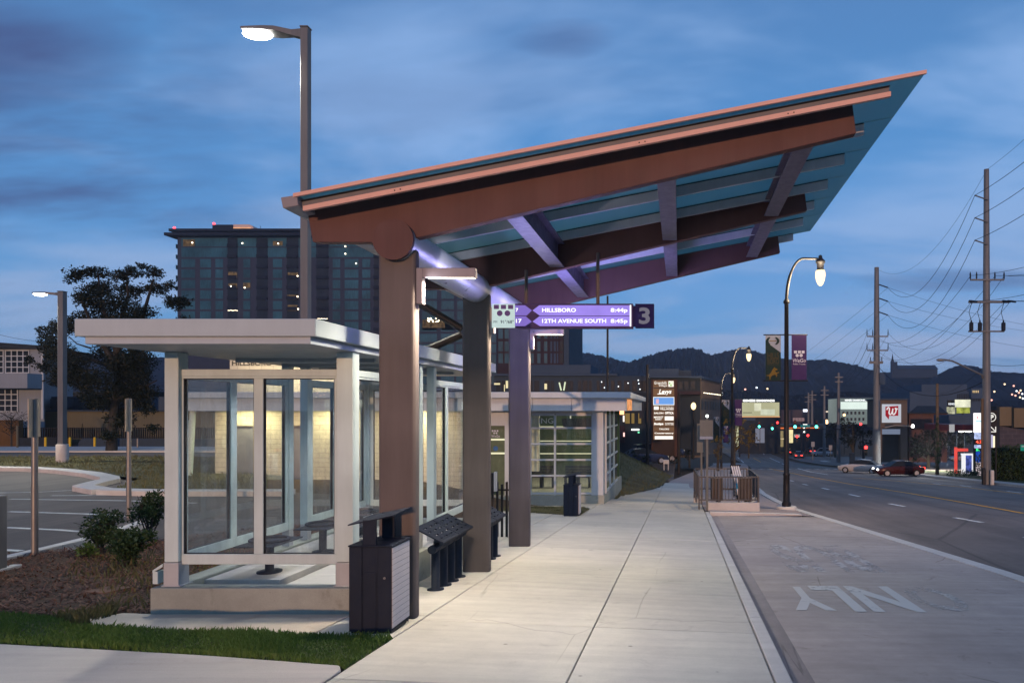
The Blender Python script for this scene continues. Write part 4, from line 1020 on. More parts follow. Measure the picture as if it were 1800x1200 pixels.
# two-storey pale building at far left
Y = 46
wb = thing('school_building', 'pale two storey building with banks of small-paned windows at left edge', 'building', (px2x(20, Y), Y, -2.3))
def bx(mb, x0, x1, y0, y1, Yf, d, m=0): return mb.box(px2x(x0, Yf), px2x(x1, Yf), Yf, Yf+d, py2z(y1, Yf), py2z(y0, Yf), m)
MB().hexa([P(-150, 790, Y), P(78, 790, Y), (px2x(76, Y+12), Y+12, py2z(790, Y)), (px2x(-150, Y), Y+12, py2z(790, Y)), P(-150, 611, Y), P(78, 611, Y), (px2x(76, Y+12), Y+12, py2z(611, Y)), (px2x(-150, Y), Y+12, py2z(611, Y))]).build('wall', M['stucco'], wb)
mb = MB(); z0, z1 = py2z(597, Y), py2z(610.8, Y); xa, xb = px2x(-150, Y), px2x(79, Y)
mb.hexa([(xa, Y-1.5, z1-.0), (xb, Y-.2, z1-.1), (px2x(76, Y+12), Y+12, z1-.1), (xa, Y+14, z1), (xa, Y-1.5, z0+.2), (xb, Y-.2, z1+.12), (px2x(76, Y+12), Y+12, z1+.12), (xa, Y+14, z0+.2)]); mb.build('roof', M['darkwall'], wb)
bx(MB(), -150, 48, 656, 682, Y-1.2, 1.199).build('balcony', M['stucco'], wb)
def paned(par, x0, x1, y0, y1, Yf, nx, ny, gm='darkglass', fm='white', name='window', bar=.03):
    """a window: recessed glass with its glazing bars in one part"""
    a, b, c, d = px2x(x0, Yf), px2x(x1, Yf), py2z(y1, Yf), py2z(y0, Yf); mb = MB()
    mb.box(a, b, Yf-.03, Yf-.012, c, d, 0)
    for i in range(nx+1):
        x = lerp(a, b, i/nx); mb.box(x-bar, x+bar, Yf-.06, Yf-.031, c, d, 1)
    for j in range(ny+1):
        z = lerp(c, d, j/ny); mb.box(a-bar, b+bar, Yf-.066, Yf-.0605, z-bar, z+bar, 1)
    return mb.build(name, [M[gm], M[fm]], par)
for a, b, n in ((-150, -60, 8), (-52, 7, 5), (11, 52, 4)): paned(wb, a, b, 616, 655, Y, n, 4)
for a, b in ((-150, -50), (-44, 32)): paned(wb, a, b, 683, 723, Y, 7, 4)
MB().tube([(px2x(77.3, Y), Y-.1, py2z(620, Y)), (px2x(77.3, Y), Y-.1, py2z(736, Y))], .07, 8).build('downpipe', M['white'], wb)
# long tan service wall with low buildings behind
Y = 47.5
tb = thing('service_building', 'long low tan building with a flat roof behind the railing', 'building', (px2x(200, Y), Y, -2.3))
bx(MB(), 79.5, 420, 723, 800, Y, 9).build('wall', M['tanwall'], tb)
bx(MB(), 79.5, 425, 720.5, 722.9, Y-.3, 9.4).build('roof', M['greywall'], tb)
for a, b in ((89, 106), (128, 144), (166, 182)): bx(MB(), a, b, 744, 778, Y-.06, .05).build('door', M['tanwall'], tb)
Y = 56
ub = thing('rooftop_plant', 'grey rooftop machinery screen above the tan building', 'roof plant', (px2x(150, Y), Y, -1))
bx(MB(), 80, 300, 697, 724, Y, 3).build('screen', M['palegrey'], ub); bx(MB(), 88, 116, 701, 717, Y-.8, .79).build('unit', M['greywall'], ub); bx(MB(), 156, 180, 702, 718, Y-.8, .79).build('unit', M['darkwall'], ub)
Y = 66
db = thing('dark_building', 'dark flat-roofed building behind the tree trunk', 'building', (px2x(200, Y), Y, -3)); bx(MB(), 60, 330, 690, 760, Y, 10).build('wall', M['darkwall'], db); bx(MB(), 60, 330, 688, 689.9, Y-.2, 10.3).build('roof', M['greywall'], db)
# low retaining walls, ramp cheek and railing in front of it
Y = 44
rw = thing('retaining_wall', 'dark retaining wall with a sloping ramp end below the railing', 'wall', (px2x(200, Y), Y, -2.3))
bx(MB(), 34, 105, 769, 792, Y, .3).build('wall', M['darkwall'], rw)
MB().xz([(px2x(128, Y), py2z(792, Y)), (px2x(144, Y), py2z(770, Y)), (px2x(420, Y), py2z(772, Y)), (px2x(420, Y), py2z(792, Y))], Y, Y+.3).build('wall', M['greywall'], rw)
ob = thing('planter_wall', 'rust coloured low wall at the far left below the pale building', 'wall', (px2x(0, Y), Y, -2.3)); bx(MB(), -120, 33, 738, 790, Y, .3).build('panel', pm('rust_wall', (.10, .055, .022), .85, 0, .25, .5), ob)
Y = 45
rl = thing('hand_railing', 'black hand railing along the top of the retaining wall', 'railing', (px2x(200, Y), Y, -2.0))
mb = MB(); bx(mb, 36, 420, 751.5, 752.6, Y, .05); bx(mb, 36, 420, 767, 768, Y, .05); mb.build('rail', M['black'], rl)
x = 36
while x <= 420: bx(MB(), x, x+1.3, 751, 770, Y-.006, .06).build('baluster', M['black'], rl); x += 3.9
for i, px in enumerate((80, 123, 166.5)):
    Y = 42.2; c = (px2x(px, Y), Y)
    t = thing('bollard', ('yellow bollard left of the lamp post', 'yellow bollard just right of the lamp post', 'yellow bollard farthest right beside the big tree')[i], 'bollard', (c[0], c[1], -2.25), 0, 'yellow bollards before the retaining wall')
    MB().lathe([(.065, -2.3), (.065, py2z(769, Y)), (.045, py2z(768.2, Y)), (.01, py2z(768, Y))], (c[0], c[1], 0), 12).build('post', M['yellow'], t)
Y = 36.0
for i, (px, a, b, m, lab) in enumerate(((30.5, 748, 792, 'tanwall', 'pale tan post at the end of the rust wall'), (242, 770, 796, 'galv', 'thin grey marker post in the island lawn'))):
    x = px2x(px, Y+4); props(MB().tube([(x, Y+4, py2z(b, Y+4)-.3), (x, Y+4, py2z(a, Y+4))], .05, 8).build('marker_post', M[m]), lab, 'post')

# the big dark tree
def tree(name, label, base, trunk, limbs, blobs, mat, bark, lsize, dens, seed, cat='tree', group=None, sq=.8):
    """trunk and limbs as tubes; crown of many leaves gathered in uneven clumps: blobs of (x, y, z, r)"""
    rnd = random.Random(seed); t = thing(name, label, cat, base, 0, group)
    mb = MB()
    for pts, r in [trunk]+limbs:
        n = len(pts); mb.tube(pts, [lerp(r, r*.3, i/(n-1)) for i in range(n)], 8)
    mb.build('trunk', bark, t)
    mb = MB()
    for x, y, z, r in blobs:
        k = max(3, int(dens*r*r))
        for _ in range(k):
            a = Vector((rnd.gauss(0, 1), rnd.gauss(0, 1), rnd.gauss(0, 1))).normalized()*r*rnd.uniform(.1, 1.0)**.6*rnd.uniform(.8, 1.15)
            q = r*rnd.uniform(.10, .34); leaves(mb, (x+a.x, y+a.y, z+a.z*sq), q, q, q*.8, 7, lsize, rnd, .1)
    mb.build('crown', mat, t); return t
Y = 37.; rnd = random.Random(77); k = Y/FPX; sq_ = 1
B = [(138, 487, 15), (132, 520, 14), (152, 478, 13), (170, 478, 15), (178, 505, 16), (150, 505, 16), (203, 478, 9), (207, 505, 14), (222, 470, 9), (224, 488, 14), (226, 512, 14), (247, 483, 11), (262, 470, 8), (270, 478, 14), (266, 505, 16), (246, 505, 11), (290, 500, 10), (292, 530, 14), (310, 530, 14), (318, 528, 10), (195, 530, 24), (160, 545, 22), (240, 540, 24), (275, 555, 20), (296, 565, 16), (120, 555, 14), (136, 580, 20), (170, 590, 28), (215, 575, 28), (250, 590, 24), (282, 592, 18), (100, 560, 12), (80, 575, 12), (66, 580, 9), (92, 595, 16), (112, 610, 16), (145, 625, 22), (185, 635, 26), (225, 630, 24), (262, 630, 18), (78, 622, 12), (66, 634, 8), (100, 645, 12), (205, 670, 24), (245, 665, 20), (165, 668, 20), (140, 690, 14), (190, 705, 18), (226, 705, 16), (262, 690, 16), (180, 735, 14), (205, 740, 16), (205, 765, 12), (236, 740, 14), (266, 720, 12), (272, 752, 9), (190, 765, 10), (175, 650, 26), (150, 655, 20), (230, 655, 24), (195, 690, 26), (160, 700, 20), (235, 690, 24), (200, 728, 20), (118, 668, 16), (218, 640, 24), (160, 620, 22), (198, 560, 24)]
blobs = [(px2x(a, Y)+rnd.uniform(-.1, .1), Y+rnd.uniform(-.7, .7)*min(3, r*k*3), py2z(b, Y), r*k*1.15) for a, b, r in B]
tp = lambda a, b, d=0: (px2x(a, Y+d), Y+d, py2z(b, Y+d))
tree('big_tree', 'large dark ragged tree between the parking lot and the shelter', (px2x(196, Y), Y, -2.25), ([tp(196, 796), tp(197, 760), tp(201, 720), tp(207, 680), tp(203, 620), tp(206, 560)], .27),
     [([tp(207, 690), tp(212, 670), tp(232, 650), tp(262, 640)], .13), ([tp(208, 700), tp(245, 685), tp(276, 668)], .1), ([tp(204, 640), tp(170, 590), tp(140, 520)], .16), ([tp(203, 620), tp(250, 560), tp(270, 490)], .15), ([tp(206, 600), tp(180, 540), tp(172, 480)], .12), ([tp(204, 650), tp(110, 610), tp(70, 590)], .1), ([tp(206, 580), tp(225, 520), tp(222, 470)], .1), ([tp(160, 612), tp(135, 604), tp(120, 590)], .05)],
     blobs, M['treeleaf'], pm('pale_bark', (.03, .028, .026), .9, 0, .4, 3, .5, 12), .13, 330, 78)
# bare sapling at the pale building
Y = 41.; rnd = random.Random(5); base = (px2x(20, Y), Y, -2.25)
t = thing('sapling', 'thin twiggy sapling before the pale building', 'tree', base)
mb = MB(); mb.tube([(base[0], Y, -2.3), (base[0], Y, -.6)], [.05, .03], 6)
for i in range(46):
    z = rnd.uniform(-1.6, -.5); a = rnd.uniform(0, 6.28); l_ = rnd.uniform(.4, 1.1); mb.tube([(base[0], Y, z), (base[0]+math.cos(a)*l_*.6, Y+math.sin(a)*l_*.6, z+l_*.5), (base[0]+math.cos(a)*l_, Y+math.sin(a)*l_, z+l_*.75+rnd.uniform(-.2, .2))], [.014, .009, .004], 4)
mb.build('trunk', M['bark'], t)
mb = MB(); leaves(mb, (base[0], Y, -.7), .9, .9, .7, 260, .09, rnd); mb.build('crown', M['treeleaf'], t)

# ---------------------------------------------------------------- waiting room building
Y = 23.5
wr = thing('waiting_room', 'low waiting room building with cream brick, white fascia and gridded glazing', 'building', (px2x(980, Y), Y, -3.25))
xl, xr_ = px2x(330, Y), px2x(1061, Y); zf0, zf1, zf2 = -.04, .37, .585
MB().box(px2x(316, 22.5), -1.62, 22.45, 32.5, .385, .585).build('roof', M['white'], wr, bevel=.02)
mb = MB(); xa = px2x(322, 22.7)
seams = [xa, -12.2, -9.0, -6.55, -5.7, -4.9, -3.6, -1.80]
for a, b in zip(seams, seams[1:]): mb.box(a+.006, b-.006, 22.7, 22.8, -.035, .384)
mb.box(-1.90, -1.802, 22.81, 32.3, -.035, .384); mb.build('fascia', M['white'], wr)
MB().box(px2x(322, 22.7), -1.91, 22.81, 32.2, -.034, .06).build('soffit', M['sleeve'], wr)
MB().box(px2x(880, Y)-1.2, -2.60, Y-.02, 30.5, -3.6, py2z(870, Y)).build('base_wall', M['old_concrete'], wr, bevel=.01)
flo = py2z(870, Y)
mb = MB(); mb.box(px2x(1041, Y), px2x(1060.5, Y), Y, Y+.38, flo+.001, -.036); mb.build('corner_post', M['white'], wr, bevel=.01)
# brick wing with dark openings, seen through the shelter
xb0 = px2x(862, Y)-.55
mb = MB(); zw = -2.75
for a, b, c, d in ((px2x(378, Y), px2x(411, Y), zw, -.036), (px2x(445, Y), px2x(506, Y), zw, -.036), (px2x(548, Y), px2x(640, Y), zw-.4, -.036), (px2x(640, Y), xb0, zw-.6, -.036)): mb.box(a, b, Y, Y+.25, c, d)
mb.box(px2x(411, Y), px2x(445, Y), Y+.001, Y+.25, py2z(748, Y), -.036); mb.box(px2x(506, Y), px2x(548, Y), Y+.001, Y+.25, py2z(748, Y), -.036)
mb.build('brick_wall', M['creambrick'], wr)
for a, b in ((411, 445), (506, 548)): bx(MB(), a, b, 748.2, 860, Y+.12, .06).build('door', pm('dim_grey_door', (.16, .16, .18), .5), wr)
mb = MB(); mb.tube([(px2x(350, Y), 22.9, -2.7), (px2x(351, Y), 22.9, py2z(742, Y))], .13, 10); mb.tube([(px2x(351, Y), 22.9, py2z(744, Y)), (px2x(334, Y), 22.9, -.04)], .10, 10); mb.tube([(px2x(354, Y), 22.9, -2.6), (px2x(361, Y), 22.9, -.04)], .09, 10); mb.build('forked_trunk', M['cream'], wr)  # stands for a lit young tree; the light is put into its pale colour
# raised brick sign block
mb = MB(); mb.box(px2x(404, 24), px2x(640, 24), 24, 29, .586, 2.6, 0); mb.text('HILLSBORO', px2x(408.5, 24), px2x(478, 24), py2z(642.5, 24), py2z(634, 24), 23.985, 1, .012); mb.build('sign_block', [M['creambrick'], M['black']], wr)
# interior
MB().box(xb0, -2.66, Y+.3, 30.3, flo, flo+.02).build('floor', pm('room_floor', (.35, .34, .28), .6), wr)
mb = MB(); mb.box(xb0, -2.66, 29.9, 30.2, flo+.021, -.036); mb.box(xb0-.2, xb0-.001, Y+.26, 30.3, flo, -.037); mb.build('back_wall', pm('room_wall', (.055, .085, .045), .8), wr)
mb = MB(); mb.box(px2x(933, 24.4), px2x(947, 24.4), 24.4, 24.6, py2z(828, 24.4), -.036); mb.build('partition', pm('room_partition', (.85, .82, .62), .8), wr)
# gridded glazing
xs_ = [px2x(a, Y) for a in (897, 931.5, 975, 1041)]; zs_ = [py2z(a, Y) for a in (729, 752, 780, 808, 836, 867)]
for i in range(3):
    a, b = xs_[i], xs_[i+1]
    mb = MB()
    mb.box(a-.035, a+.035, Y+.04, Y+.12, flo+.001, zs_[0], 0)
    for z in zs_: mb.box(a+.0355, b-.0355, Y+.045, Y+.115, z-.03, z+.03, 0)
    if i == 2: mb.box(b-.035, b+.035, Y+.04, Y+.12, flo+.001, zs_[0], 0)
    mb.build('window_frame', M['white'], wr)
    MB().box(a+.036, b-.036, Y+.075, Y+.083, flo+.03, zs_[0]-.031).build('glass_pane', M['pane'], wr)
mb = MB(); mb.box(xs_[0], xs_[3], Y+.002, Y+.2, zs_[0]+.0301, -.0365, 0); mb.build('head_panel', M['sleeve'], wr)
wt = MB(); wt.text('WAITING', px2x(906, Y), px2x(972, Y), py2z(744, Y), py2z(734.5, Y), Y+.07, 0, .0); wt.build('window_lettering', pm('frosted_letter', (.55, .55, .5), .6), wr)
for za, zb_ in ((774, 775.5), (796, 797.8), (749, 750.6)):
    MB().box(xs_[0], xs_[3]-.1, 26.5, 26.54, py2z(zb_, 26.5), py2z(za, 26.5)).build('blind_bar', em('lit_bar', (1, .95, .62), .75), wr)
# door
dx0, dx1 = px2x(859, Y), px2x(887, Y)
mb = MB(); mb.box(dx0-.25, dx0, Y, Y+.14, flo-.15, -.037); mb.box(dx1, px2x(896, Y), Y, Y+.14, flo-.15, -.037); mb.box(dx0+.0005, dx1-.0005, Y, Y+.14, py2z(748, Y), -.037)
mb.build('door_surround', M['white'], wr, bevel=.01)
mb = MB(); mb.box(dx0+.001, dx1-.001, Y+.05, Y+.09, flo-.13, py2z(748.2, Y)-.001, 0)
for a in (770.8, 795): mb.box(dx0+.002, dx1-.002, Y+.03, Y+.0495, py2z(a+3, Y), py2z(a, Y), 1)
for q in (864, 868, 872.5): mb.box(px2x(q, Y), px2x(q+2.7, Y), Y+.04, Y+.0495, py2z(758.6, Y), py2z(755.5, Y), 2)
for q in (868, 872): mb.disc((px2x(q, Y), py2z(761, Y)), .03, Y+.0485, 2)
mb.text('WeGo', px2x(863, Y), px2x(878, Y), py2z(768.5, Y), py2z(764, Y), Y+.048, 2, .01)
mb.disc((px2x(870.5, Y), py2z(788, Y)), .085, Y+.0485, 3)
mb.build('door', [pm('green_door_glass', (.085, .11, .07), .2), em('door_bar', (1, .95, .62), .9), M['banlet'], pm('blue_spot', (.02, .09, .24), .5)], wr)
# side return glazing
for i in range(3):
    y0 = Y+.5+i*1.5; mb = MB(); mb.box(-2.645, -2.575, y0, y0+.08, flo+.001, -.0365, 0)
    for z in zs_[1:]: mb.box(-2.64, -2.58, y0+.0805, y0+1.4195, z-.03, z+.03, 0)
    mb.build('window_frame', M['white'], wr); MB().box(-2.614, -2.606, y0+.0805, y0+1.4195, flo+.03, zs_[0]).build('glass_pane', M['pane'], wr)
lamp('room_glow', 'AREA', (-4.6, 26.0, -.10), 75, (1, .93, .66), wr, 3.6, 2.5, (0, 0, -1)); lamp('room_glow', 'AREA', (-4.6, 29, -.10), 16, (1, .93, .66), wr, 3, 1.2, (0, 0, -1))
for x in (-14.6, -11.8, -9.0): lamp('soffit_glow', 'AREA', (x, 22.95, -.06), 60, (1, .86, .52), wr, 1.4, .12, (0, .25, -1))
lamp('sign_wash', 'AREA', (-13.5, 22.9, .62), 60, (1, .88, .58), wr, 3, .1, (0, .5, 1))
MB().box(-2.05, -1.915, 23.3, 23.44, -.16, -.036).build('soffit_lamp', em('amber_lamp', (1, .45, .18), 3), wr)
for z0, z1 in ((-.03, .38),): 
    mb = MB(); mb.box(-1.801, -1.78, 23.3, 25.4, z0+.01, z1-.02); mb.build('lit_panel', em('amber_panel', (1, .42, .17), 1.0, .6, 5), wr)
for i, px in enumerate((912, 941, 962, 1003, 1026)):
    c = (px2x(px, 25.6), 25.6, flo+.02)
    t = thing('waiting_bench', 'dark slatted waiting room seat behind the gridded window', 'seat', c, 0, 'dark seats inside the waiting room')
    mb = MB(); [mb.box(c[0]-.24, c[0]+.24, 25.86, 25.89, c[2]+.42+j*.10, c[2]+.50+j*.10) for j in range(4)]; mb.build('backrest', M['charcoal'], t)
    MB().box(c[0]-.24, c[0]+.24, 25.4, 25.85, c[2]+.40, c[2]+.44).build('seat', M['charcoal'], t)
    for s_ in (-.2, .2): MB().box(c[0]+s_-.02, c[0]+s_+.02, 25.5, 25.85, c[2], c[2]+.399).build('leg', M['charcoal'], t)
sc = thing('hanging_screen', 'dark tilted screen hanging inside the waiting room', 'screen', P(1012, 750, 25)); mb = MB(); mb.hexa([P(990, 750, 25), P(1040, 753, 25), P(1040, 753, 25.1), P(990, 750, 25.1), P(987, 735.5, 25), P(1040, 734, 25), P(1040, 734, 25.1), P(987, 735.5, 25.1)]); mb.build('screen_case', M['charcoal'], sc)
MB().tube([P(1003, 735, 25.05), P(1003, 722, 25.05)], .02, 6).build('rod', em('cord_light', (1, .95, .7), .8), sc)
# ================================================================ towers behind the station
Y = 200.; rnd = random.Random(40)
hr = thing('apartment_tower', 'dark blue glass apartment tower with balconies and a few lit rooms', 'building', (px2x(560, Y), Y, -9))
D = 40
MB().box(px2x(312, Y), px2x(873, Y), Y, Y+D, -10, py2z(417, Y)).build('wall', M['towerpier'], hr)
mb = MB(); mb.box(px2x(303, Y), px2x(880, Y), Y-1.5, Y+D+1, py2z(404, Y), py2z(412, Y)+.6); mb.box(px2x(298, Y), px2x(884, Y), Y-2.2, Y+D+1.5, py2z(416.8, Y), py2z(411.9, Y)); mb.build('crown_slab', M['towerroof'], hr)
mb = MB(); mb.box(px2x(375, Y), px2x(410, Y), Y-.4, Y+12, py2z(404, Y)+.01, py2z(395.5, Y)); mb.build('penthouse', M['towerroof'], hr)
mb = MB(); mb.xz([(px2x(410.1, Y), py2z(404, Y)+.01), (px2x(447, Y), py2z(404, Y)+.01), (px2x(444, Y), py2z(397.5, Y)), (px2x(438, Y), py2z(394.5, Y)), (px2x(410.1, Y), py2z(394.5, Y))], Y, Y+11, 0); mb.build('lit_vault', pm('vault', (.5, .38, .34), .6), hr)
mb = MB(); mb.box(px2x(412, Y), px2x(441, Y), Y-.5, Y-.05, py2z(403.6, Y), py2z(400.5, Y)); mb.build('cove_light', em('cove', (1, .5, .25), 1.1, .5, .1), hr)
for px, py in ((306.5, 401), (376, 393.5)): MB().ball(P(px, py, Y), .35, .35, .45, 0, 8, 6).build('beacon', em('beacon_red', (1, .06, .08), 5), hr)
MB().tube([(px2x(421, Y), Y+10, py2z(394, Y)), (px2x(421, Y), Y+10, py2z(381, Y))], .07, 5).build('mast', M['black'], hr)
fl = [417.5]+[434.5+18.4*i for i in range(0, 14)]
def pane(x0, x1, y0, y1, m, name, pr=.06): return MB().box(px2x(x0, Y), px2x(x1, Y), Y-pr, Y-.002, py2z(y1, Y), py2z(y0, Y)).build(name, m, hr)
wins = [(319, 400, 'a'), (418, 451, 'a'), (471, 504, 'a'), (525, 556, 'a'), (578, 657, 'a')]
low = [(319, 343), (352, 371), (379, 392), (428, 440), (480, 496), (535, 545), (585, 598), (606, 630), (637, 651)]
for f in range(2):
    for a, b, _ in wins: pane(a, b, fl[f]+1, fl[f+1]-1, M['towerglass'], 'window_band')
for f in range(2, 9):
    for a, b in low: pane(a, b, fl[f]+2.4, fl[f+1]-1.4, M['warmwin'] if (f, a) in ((12, 0),) else M['towerglass'], 'window')
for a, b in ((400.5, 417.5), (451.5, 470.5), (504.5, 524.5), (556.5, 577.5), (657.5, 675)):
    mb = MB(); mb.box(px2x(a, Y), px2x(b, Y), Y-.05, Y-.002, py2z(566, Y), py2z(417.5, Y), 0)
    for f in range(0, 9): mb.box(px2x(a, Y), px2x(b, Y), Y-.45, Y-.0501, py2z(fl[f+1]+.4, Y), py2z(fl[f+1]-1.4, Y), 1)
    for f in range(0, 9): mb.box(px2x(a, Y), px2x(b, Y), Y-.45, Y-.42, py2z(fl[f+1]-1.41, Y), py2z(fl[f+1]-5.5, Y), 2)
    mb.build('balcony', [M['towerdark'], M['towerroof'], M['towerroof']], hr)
for f in range(9):
    for a, b in ((677, 694), (700, 722), (728, 736), (742, 768), (776, 798), (804, 830), (838, 866)): pane(a, b, fl[f]+2.4, fl[f+1]-1.4, M['towerglass'], 'window_band')
for i in range(5):
    mb = MB(); z = fl[i+1]; mb.box(px2x(304.5, Y), px2x(312, Y), Y+1, Y+6, py2z(z+.5, Y), py2z(z-1, Y)); mb.box(px2x(304.5, Y), px2x(305.2, Y), Y+1, Y+6, py2z(z-1.01, Y), py2z(z-7, Y)); mb.build('corner_balcony', M['towerglass'], hr)
# lower flank seen between the columns
for f in range(9, 15):
    y0 = 566+(f-9)*18.4
    for a, b in ((738, 768), (775, 798), (802, 812), (864, 872)): pane(a, b, y0+2.2, y0+16.5, M['towerglass'], 'window')
for a, b, c, d in ((322, 343, 421, 433), (480, 497, 424, 432), (401.5, 417, 478, 488), (506, 524, 479, 488.5), (505, 524, 518, 527), (506, 523, 536, 546), (428, 440, 497, 506), (402, 417, 498, 508)): pane(a, b, c, d, M['dimwin'], 'lit_room', .10)
for px, py in ((338, 426.5), (426, 427.5), (489, 428), (523, 485), (523, 521), (524, 543), (430, 505.5), (406, 503), (607, 446), (626, 463), (607, 433)): MB().ball(P(px, py, Y-.4), .22, .2, .22, 0, 8, 6).build('room_lamp', M['bulb'], hr)
for a, b, py in ((401, 418, 545.5), (559, 576, 560)):
    mb = MB(); x = a
    while x < b: mb.ball(P(x, py+rnd.uniform(-.5, .5), Y-.95), .11, .1, .11, 0, 6, 4); x += 2.0
    mb.build('string_lights', M['bulb'], hr)
mb = MB(); mb.box(px2x(743, Y), px2x(782, Y), Y-.13, Y-.07, py2z(576, Y), py2z(562, Y), 0)
for i in range(26): mb.ball(P(rnd.uniform(750, 785), rnd.uniform(559, 566), Y-.3), .2, .1, .16, 1, 6, 4)
mb.build('lit_bar_room', [M['dimwin'], M['bulb']], hr)
# maroon mid-rise
Y = 150.
mr = thing('maroon_midrise', 'maroon and grey mid-rise with tall narrow windows above the waiting room', 'building', (px2x(940, Y), Y, -9))
mb = MB(); bx(mb, 874, 990.5, 548, 800, Y, 20); mb.build('wall', M['redtower'], mr)
bx(MB(), 991, 1000, 545, 800, Y-.5, 21).build('edge_wall', M['greywall'], mr); bx(MB(), 866, 1001, 541, 544.9, Y-.8, 21).build('roof', M['greywall'], mr)
for r in (558, 578, 600, 621):
    for a, b in ((876, 884), (887, 896), (899, 908), (914, 922), (932, 938), (944.5, 950), (956.5, 962), (967.5, 970.5), (973.5, 977), (979, 981), (984, 990)): bx(MB(), a, b, r, r+17, Y-.05, .045).build('window', M['towerglass'] if a < 965 else M['palegrey'] if a < 980 else M['darkglass'], mr)
# long grey office building
Y = 88.
og = thing('office_building', 'long low grey office building with a band of dark windows', 'building', (px2x(1000, Y), Y, -7))
bx(MB(), 868, 1150, 660.5, 740, Y, 14).build('wall', M['greywall'], og)
bx(MB(), 866, 1085, 656.5, 660.2, Y-.4, 14).build('roof', M['palegrey'], og)
bx(MB(), 930, 1038, 641, 656.3, Y+2, 8).build('plant_room', M['palegrey'], og)
for a, b in ((872, 880), (882, 890), (927, 936), (939, 948), (958, 966), (968, 974), (983, 989), (991, 999), (1001, 1007), (1016, 1022), (1024, 1033), (1035, 1040), (1049, 1054), (1057, 1063), (1074, 1080), (1086, 1092), (1097, 1106), (1111, 1120), (1124, 1136)): bx(MB(), a, b, 669, 687, Y-.06, .05).build('window', M['darkglass'], og)
for a, b, c, d in ((868.5, 879, 673, 676), (886, 887.3, 676, 688), (889, 893, 669, 682), (957, 961.5, 674, 684)): bx(MB(), a, b, c, d, Y-.09, .02).build('lit_window', em('pale_lit', (1, .86, .5), .9), og)
for (a, b), (c, d) in (((983, 672), (986.5, 686)), ((993.5, 671), (991, 686))): MB().tube([P(a, b, Y-.2), P(c, d, Y-.2)], .09, 6).build('lit_strut', em('strut_light', (.9, 1, .7), .9), og)
for px, py in ((1057.5, 671), (1062.5, 681), (1087, 679), (1104, 673), (1122, 668), (1123, 674), (1125, 684)): MB().ball(P(px, py, Y-.2), .07, .05, .07, 0, 6, 4).build('ceiling_lamp', em('white_spark', (.9, .97, 1), 3), og)
# corner shops to its right
Y = 80.
vs_ = thing('corner_block', 'three storey corner block with pleated brown upper wall beside the tenant sign', 'building', (px2x(1210, Y), Y, -7))
bx(MB(), 1142, 1231, 664, 800, Y, 14).build('wall', M['darkwall'], vs_)
mb = MB(); mb.box(px2x(1140, Y), px2x(1231.5, Y), Y-.5, Y+15, py2z(663.9, Y), py2z(661.5, Y)); mb.build('roof', M['palegrey'], vs_)
bx(MB(), 1141, 1193, 648, 661.3, Y+2, 5).build('plant_room', M['palegrey'], vs_); bx(MB(), 1193.2, 1215, 650.5, 661.3, Y+3, 5).build('plant_room', M['greywall'], vs_)
# canted street face
def lp(a, b, t): return [lerp(p, q, t) for p, q in zip(a, b)]
c0, c1 = P(1231.6, 720, Y), P(1266, 720, Y+14)
def face(t0, t1, py0, py1, out=0., Ya=Y):
    a = lp(c0, c1, t0); b = lp(c0, c1, t1); z0, z1 = py2z(py1, Y+4), py2z(py0, Y+4); n_ = Vector((c1.y-c0.y, -(c1.x-c0.x), 0)).normalized()
    return [(a[0]+n_.x*o, a[1]+n_.y*o, z) for z in (z0, z1) for o in (out,)]+[(b[0]+n_.x*out, b[1]+n_.y*out, z) for z in (z1, z0)]
def fbox(mb, t0, t1, py0, py1, o0, o1, m=0):
    a = face(t0, t1, py0, py1, o1); n_ = Vector((c1.y-c0.y, -(c1.x-c0.x), 0)).normalized(); mb.ext(a, n_*(o0-o1), m); return mb
brn = pm('pleated_brown', (.10, .085, .075), .8, 0, .15, .5)
mb = MB(); fbox(mb, 0, 1, 668, 800, -6, 0, 0)
for i in range(26): fbox(mb, (i+.1)/26, (i+.6)/26, 672, 700, .001, .12, 0)
mb.build('street_wall', brn, vs_)
mb = MB(); fbox(mb, -.02, 1.02, 663.5, 667.9, -6, .2); mb.build('street_parapet', M['palegrey'], vs_)
for i in range(7): fbox(MB(), (i+.18)/7, (i+.82)/7, 705, 720, .001, .03).build('window', M['darkglass'], vs_)
mb = MB()
for i in range(12): a = lp(c0, c1, (i+.5)/12); mb.ball((a[0]+.3, a[1]-.2, py2z(691.5, Y+4)), .06, .06, .06, 0, 6, 4)
mb.build('string_lights', M['bulb'], vs_)
bx(MB(), 1190, 1232, 687, 693, Y-.9, .89).build('canopy', M['redtower'], vs_)
for a, b in ((1192, 1200), (1203, 1210), (1214, 1222)): bx(MB(), a, b, 670, 684, Y-.06, .05).build('window', M['darkglass'], vs_)
Y = 66.
st = thing('shop_row', 'dark row of shops with red doorway and small lit signs past the waiting room', 'building', (px2x(1110, Y), Y, -6))
bx(MB(), 1060, 1146, 690, 800, Y+3, 10).build('wall', M['darkwall'], st)
for a, b in ((1099, 1107), (1110, 1115), (1122, 1127)): bx(MB(), a, b, 726, 744, Y+2.9, .09).build('lit_window', em('amber_blind', (1, .66, .22), .22), st)
bx(MB(), 1076, 1098, 748, 778, Y+2.8, .19).build('red_front', M['redtower'], st)
for a, b, c, d, col, e in ((1110, 1123.5, 753.5, 756, (.95, 1, 1), 3), (1095, 1097.5, 730, 741, (1, .9, .8), 1.6), (1095.5, 1098, 760, 767, (1, .55, .5), 1.8), (1121, 1124, 758, 761, (.2, 1, .5), 1.2)): bx(MB(), a, b, c, d, Y+2.6, .1).build('shop_sign', em('shop_sign_light', col, e), st)

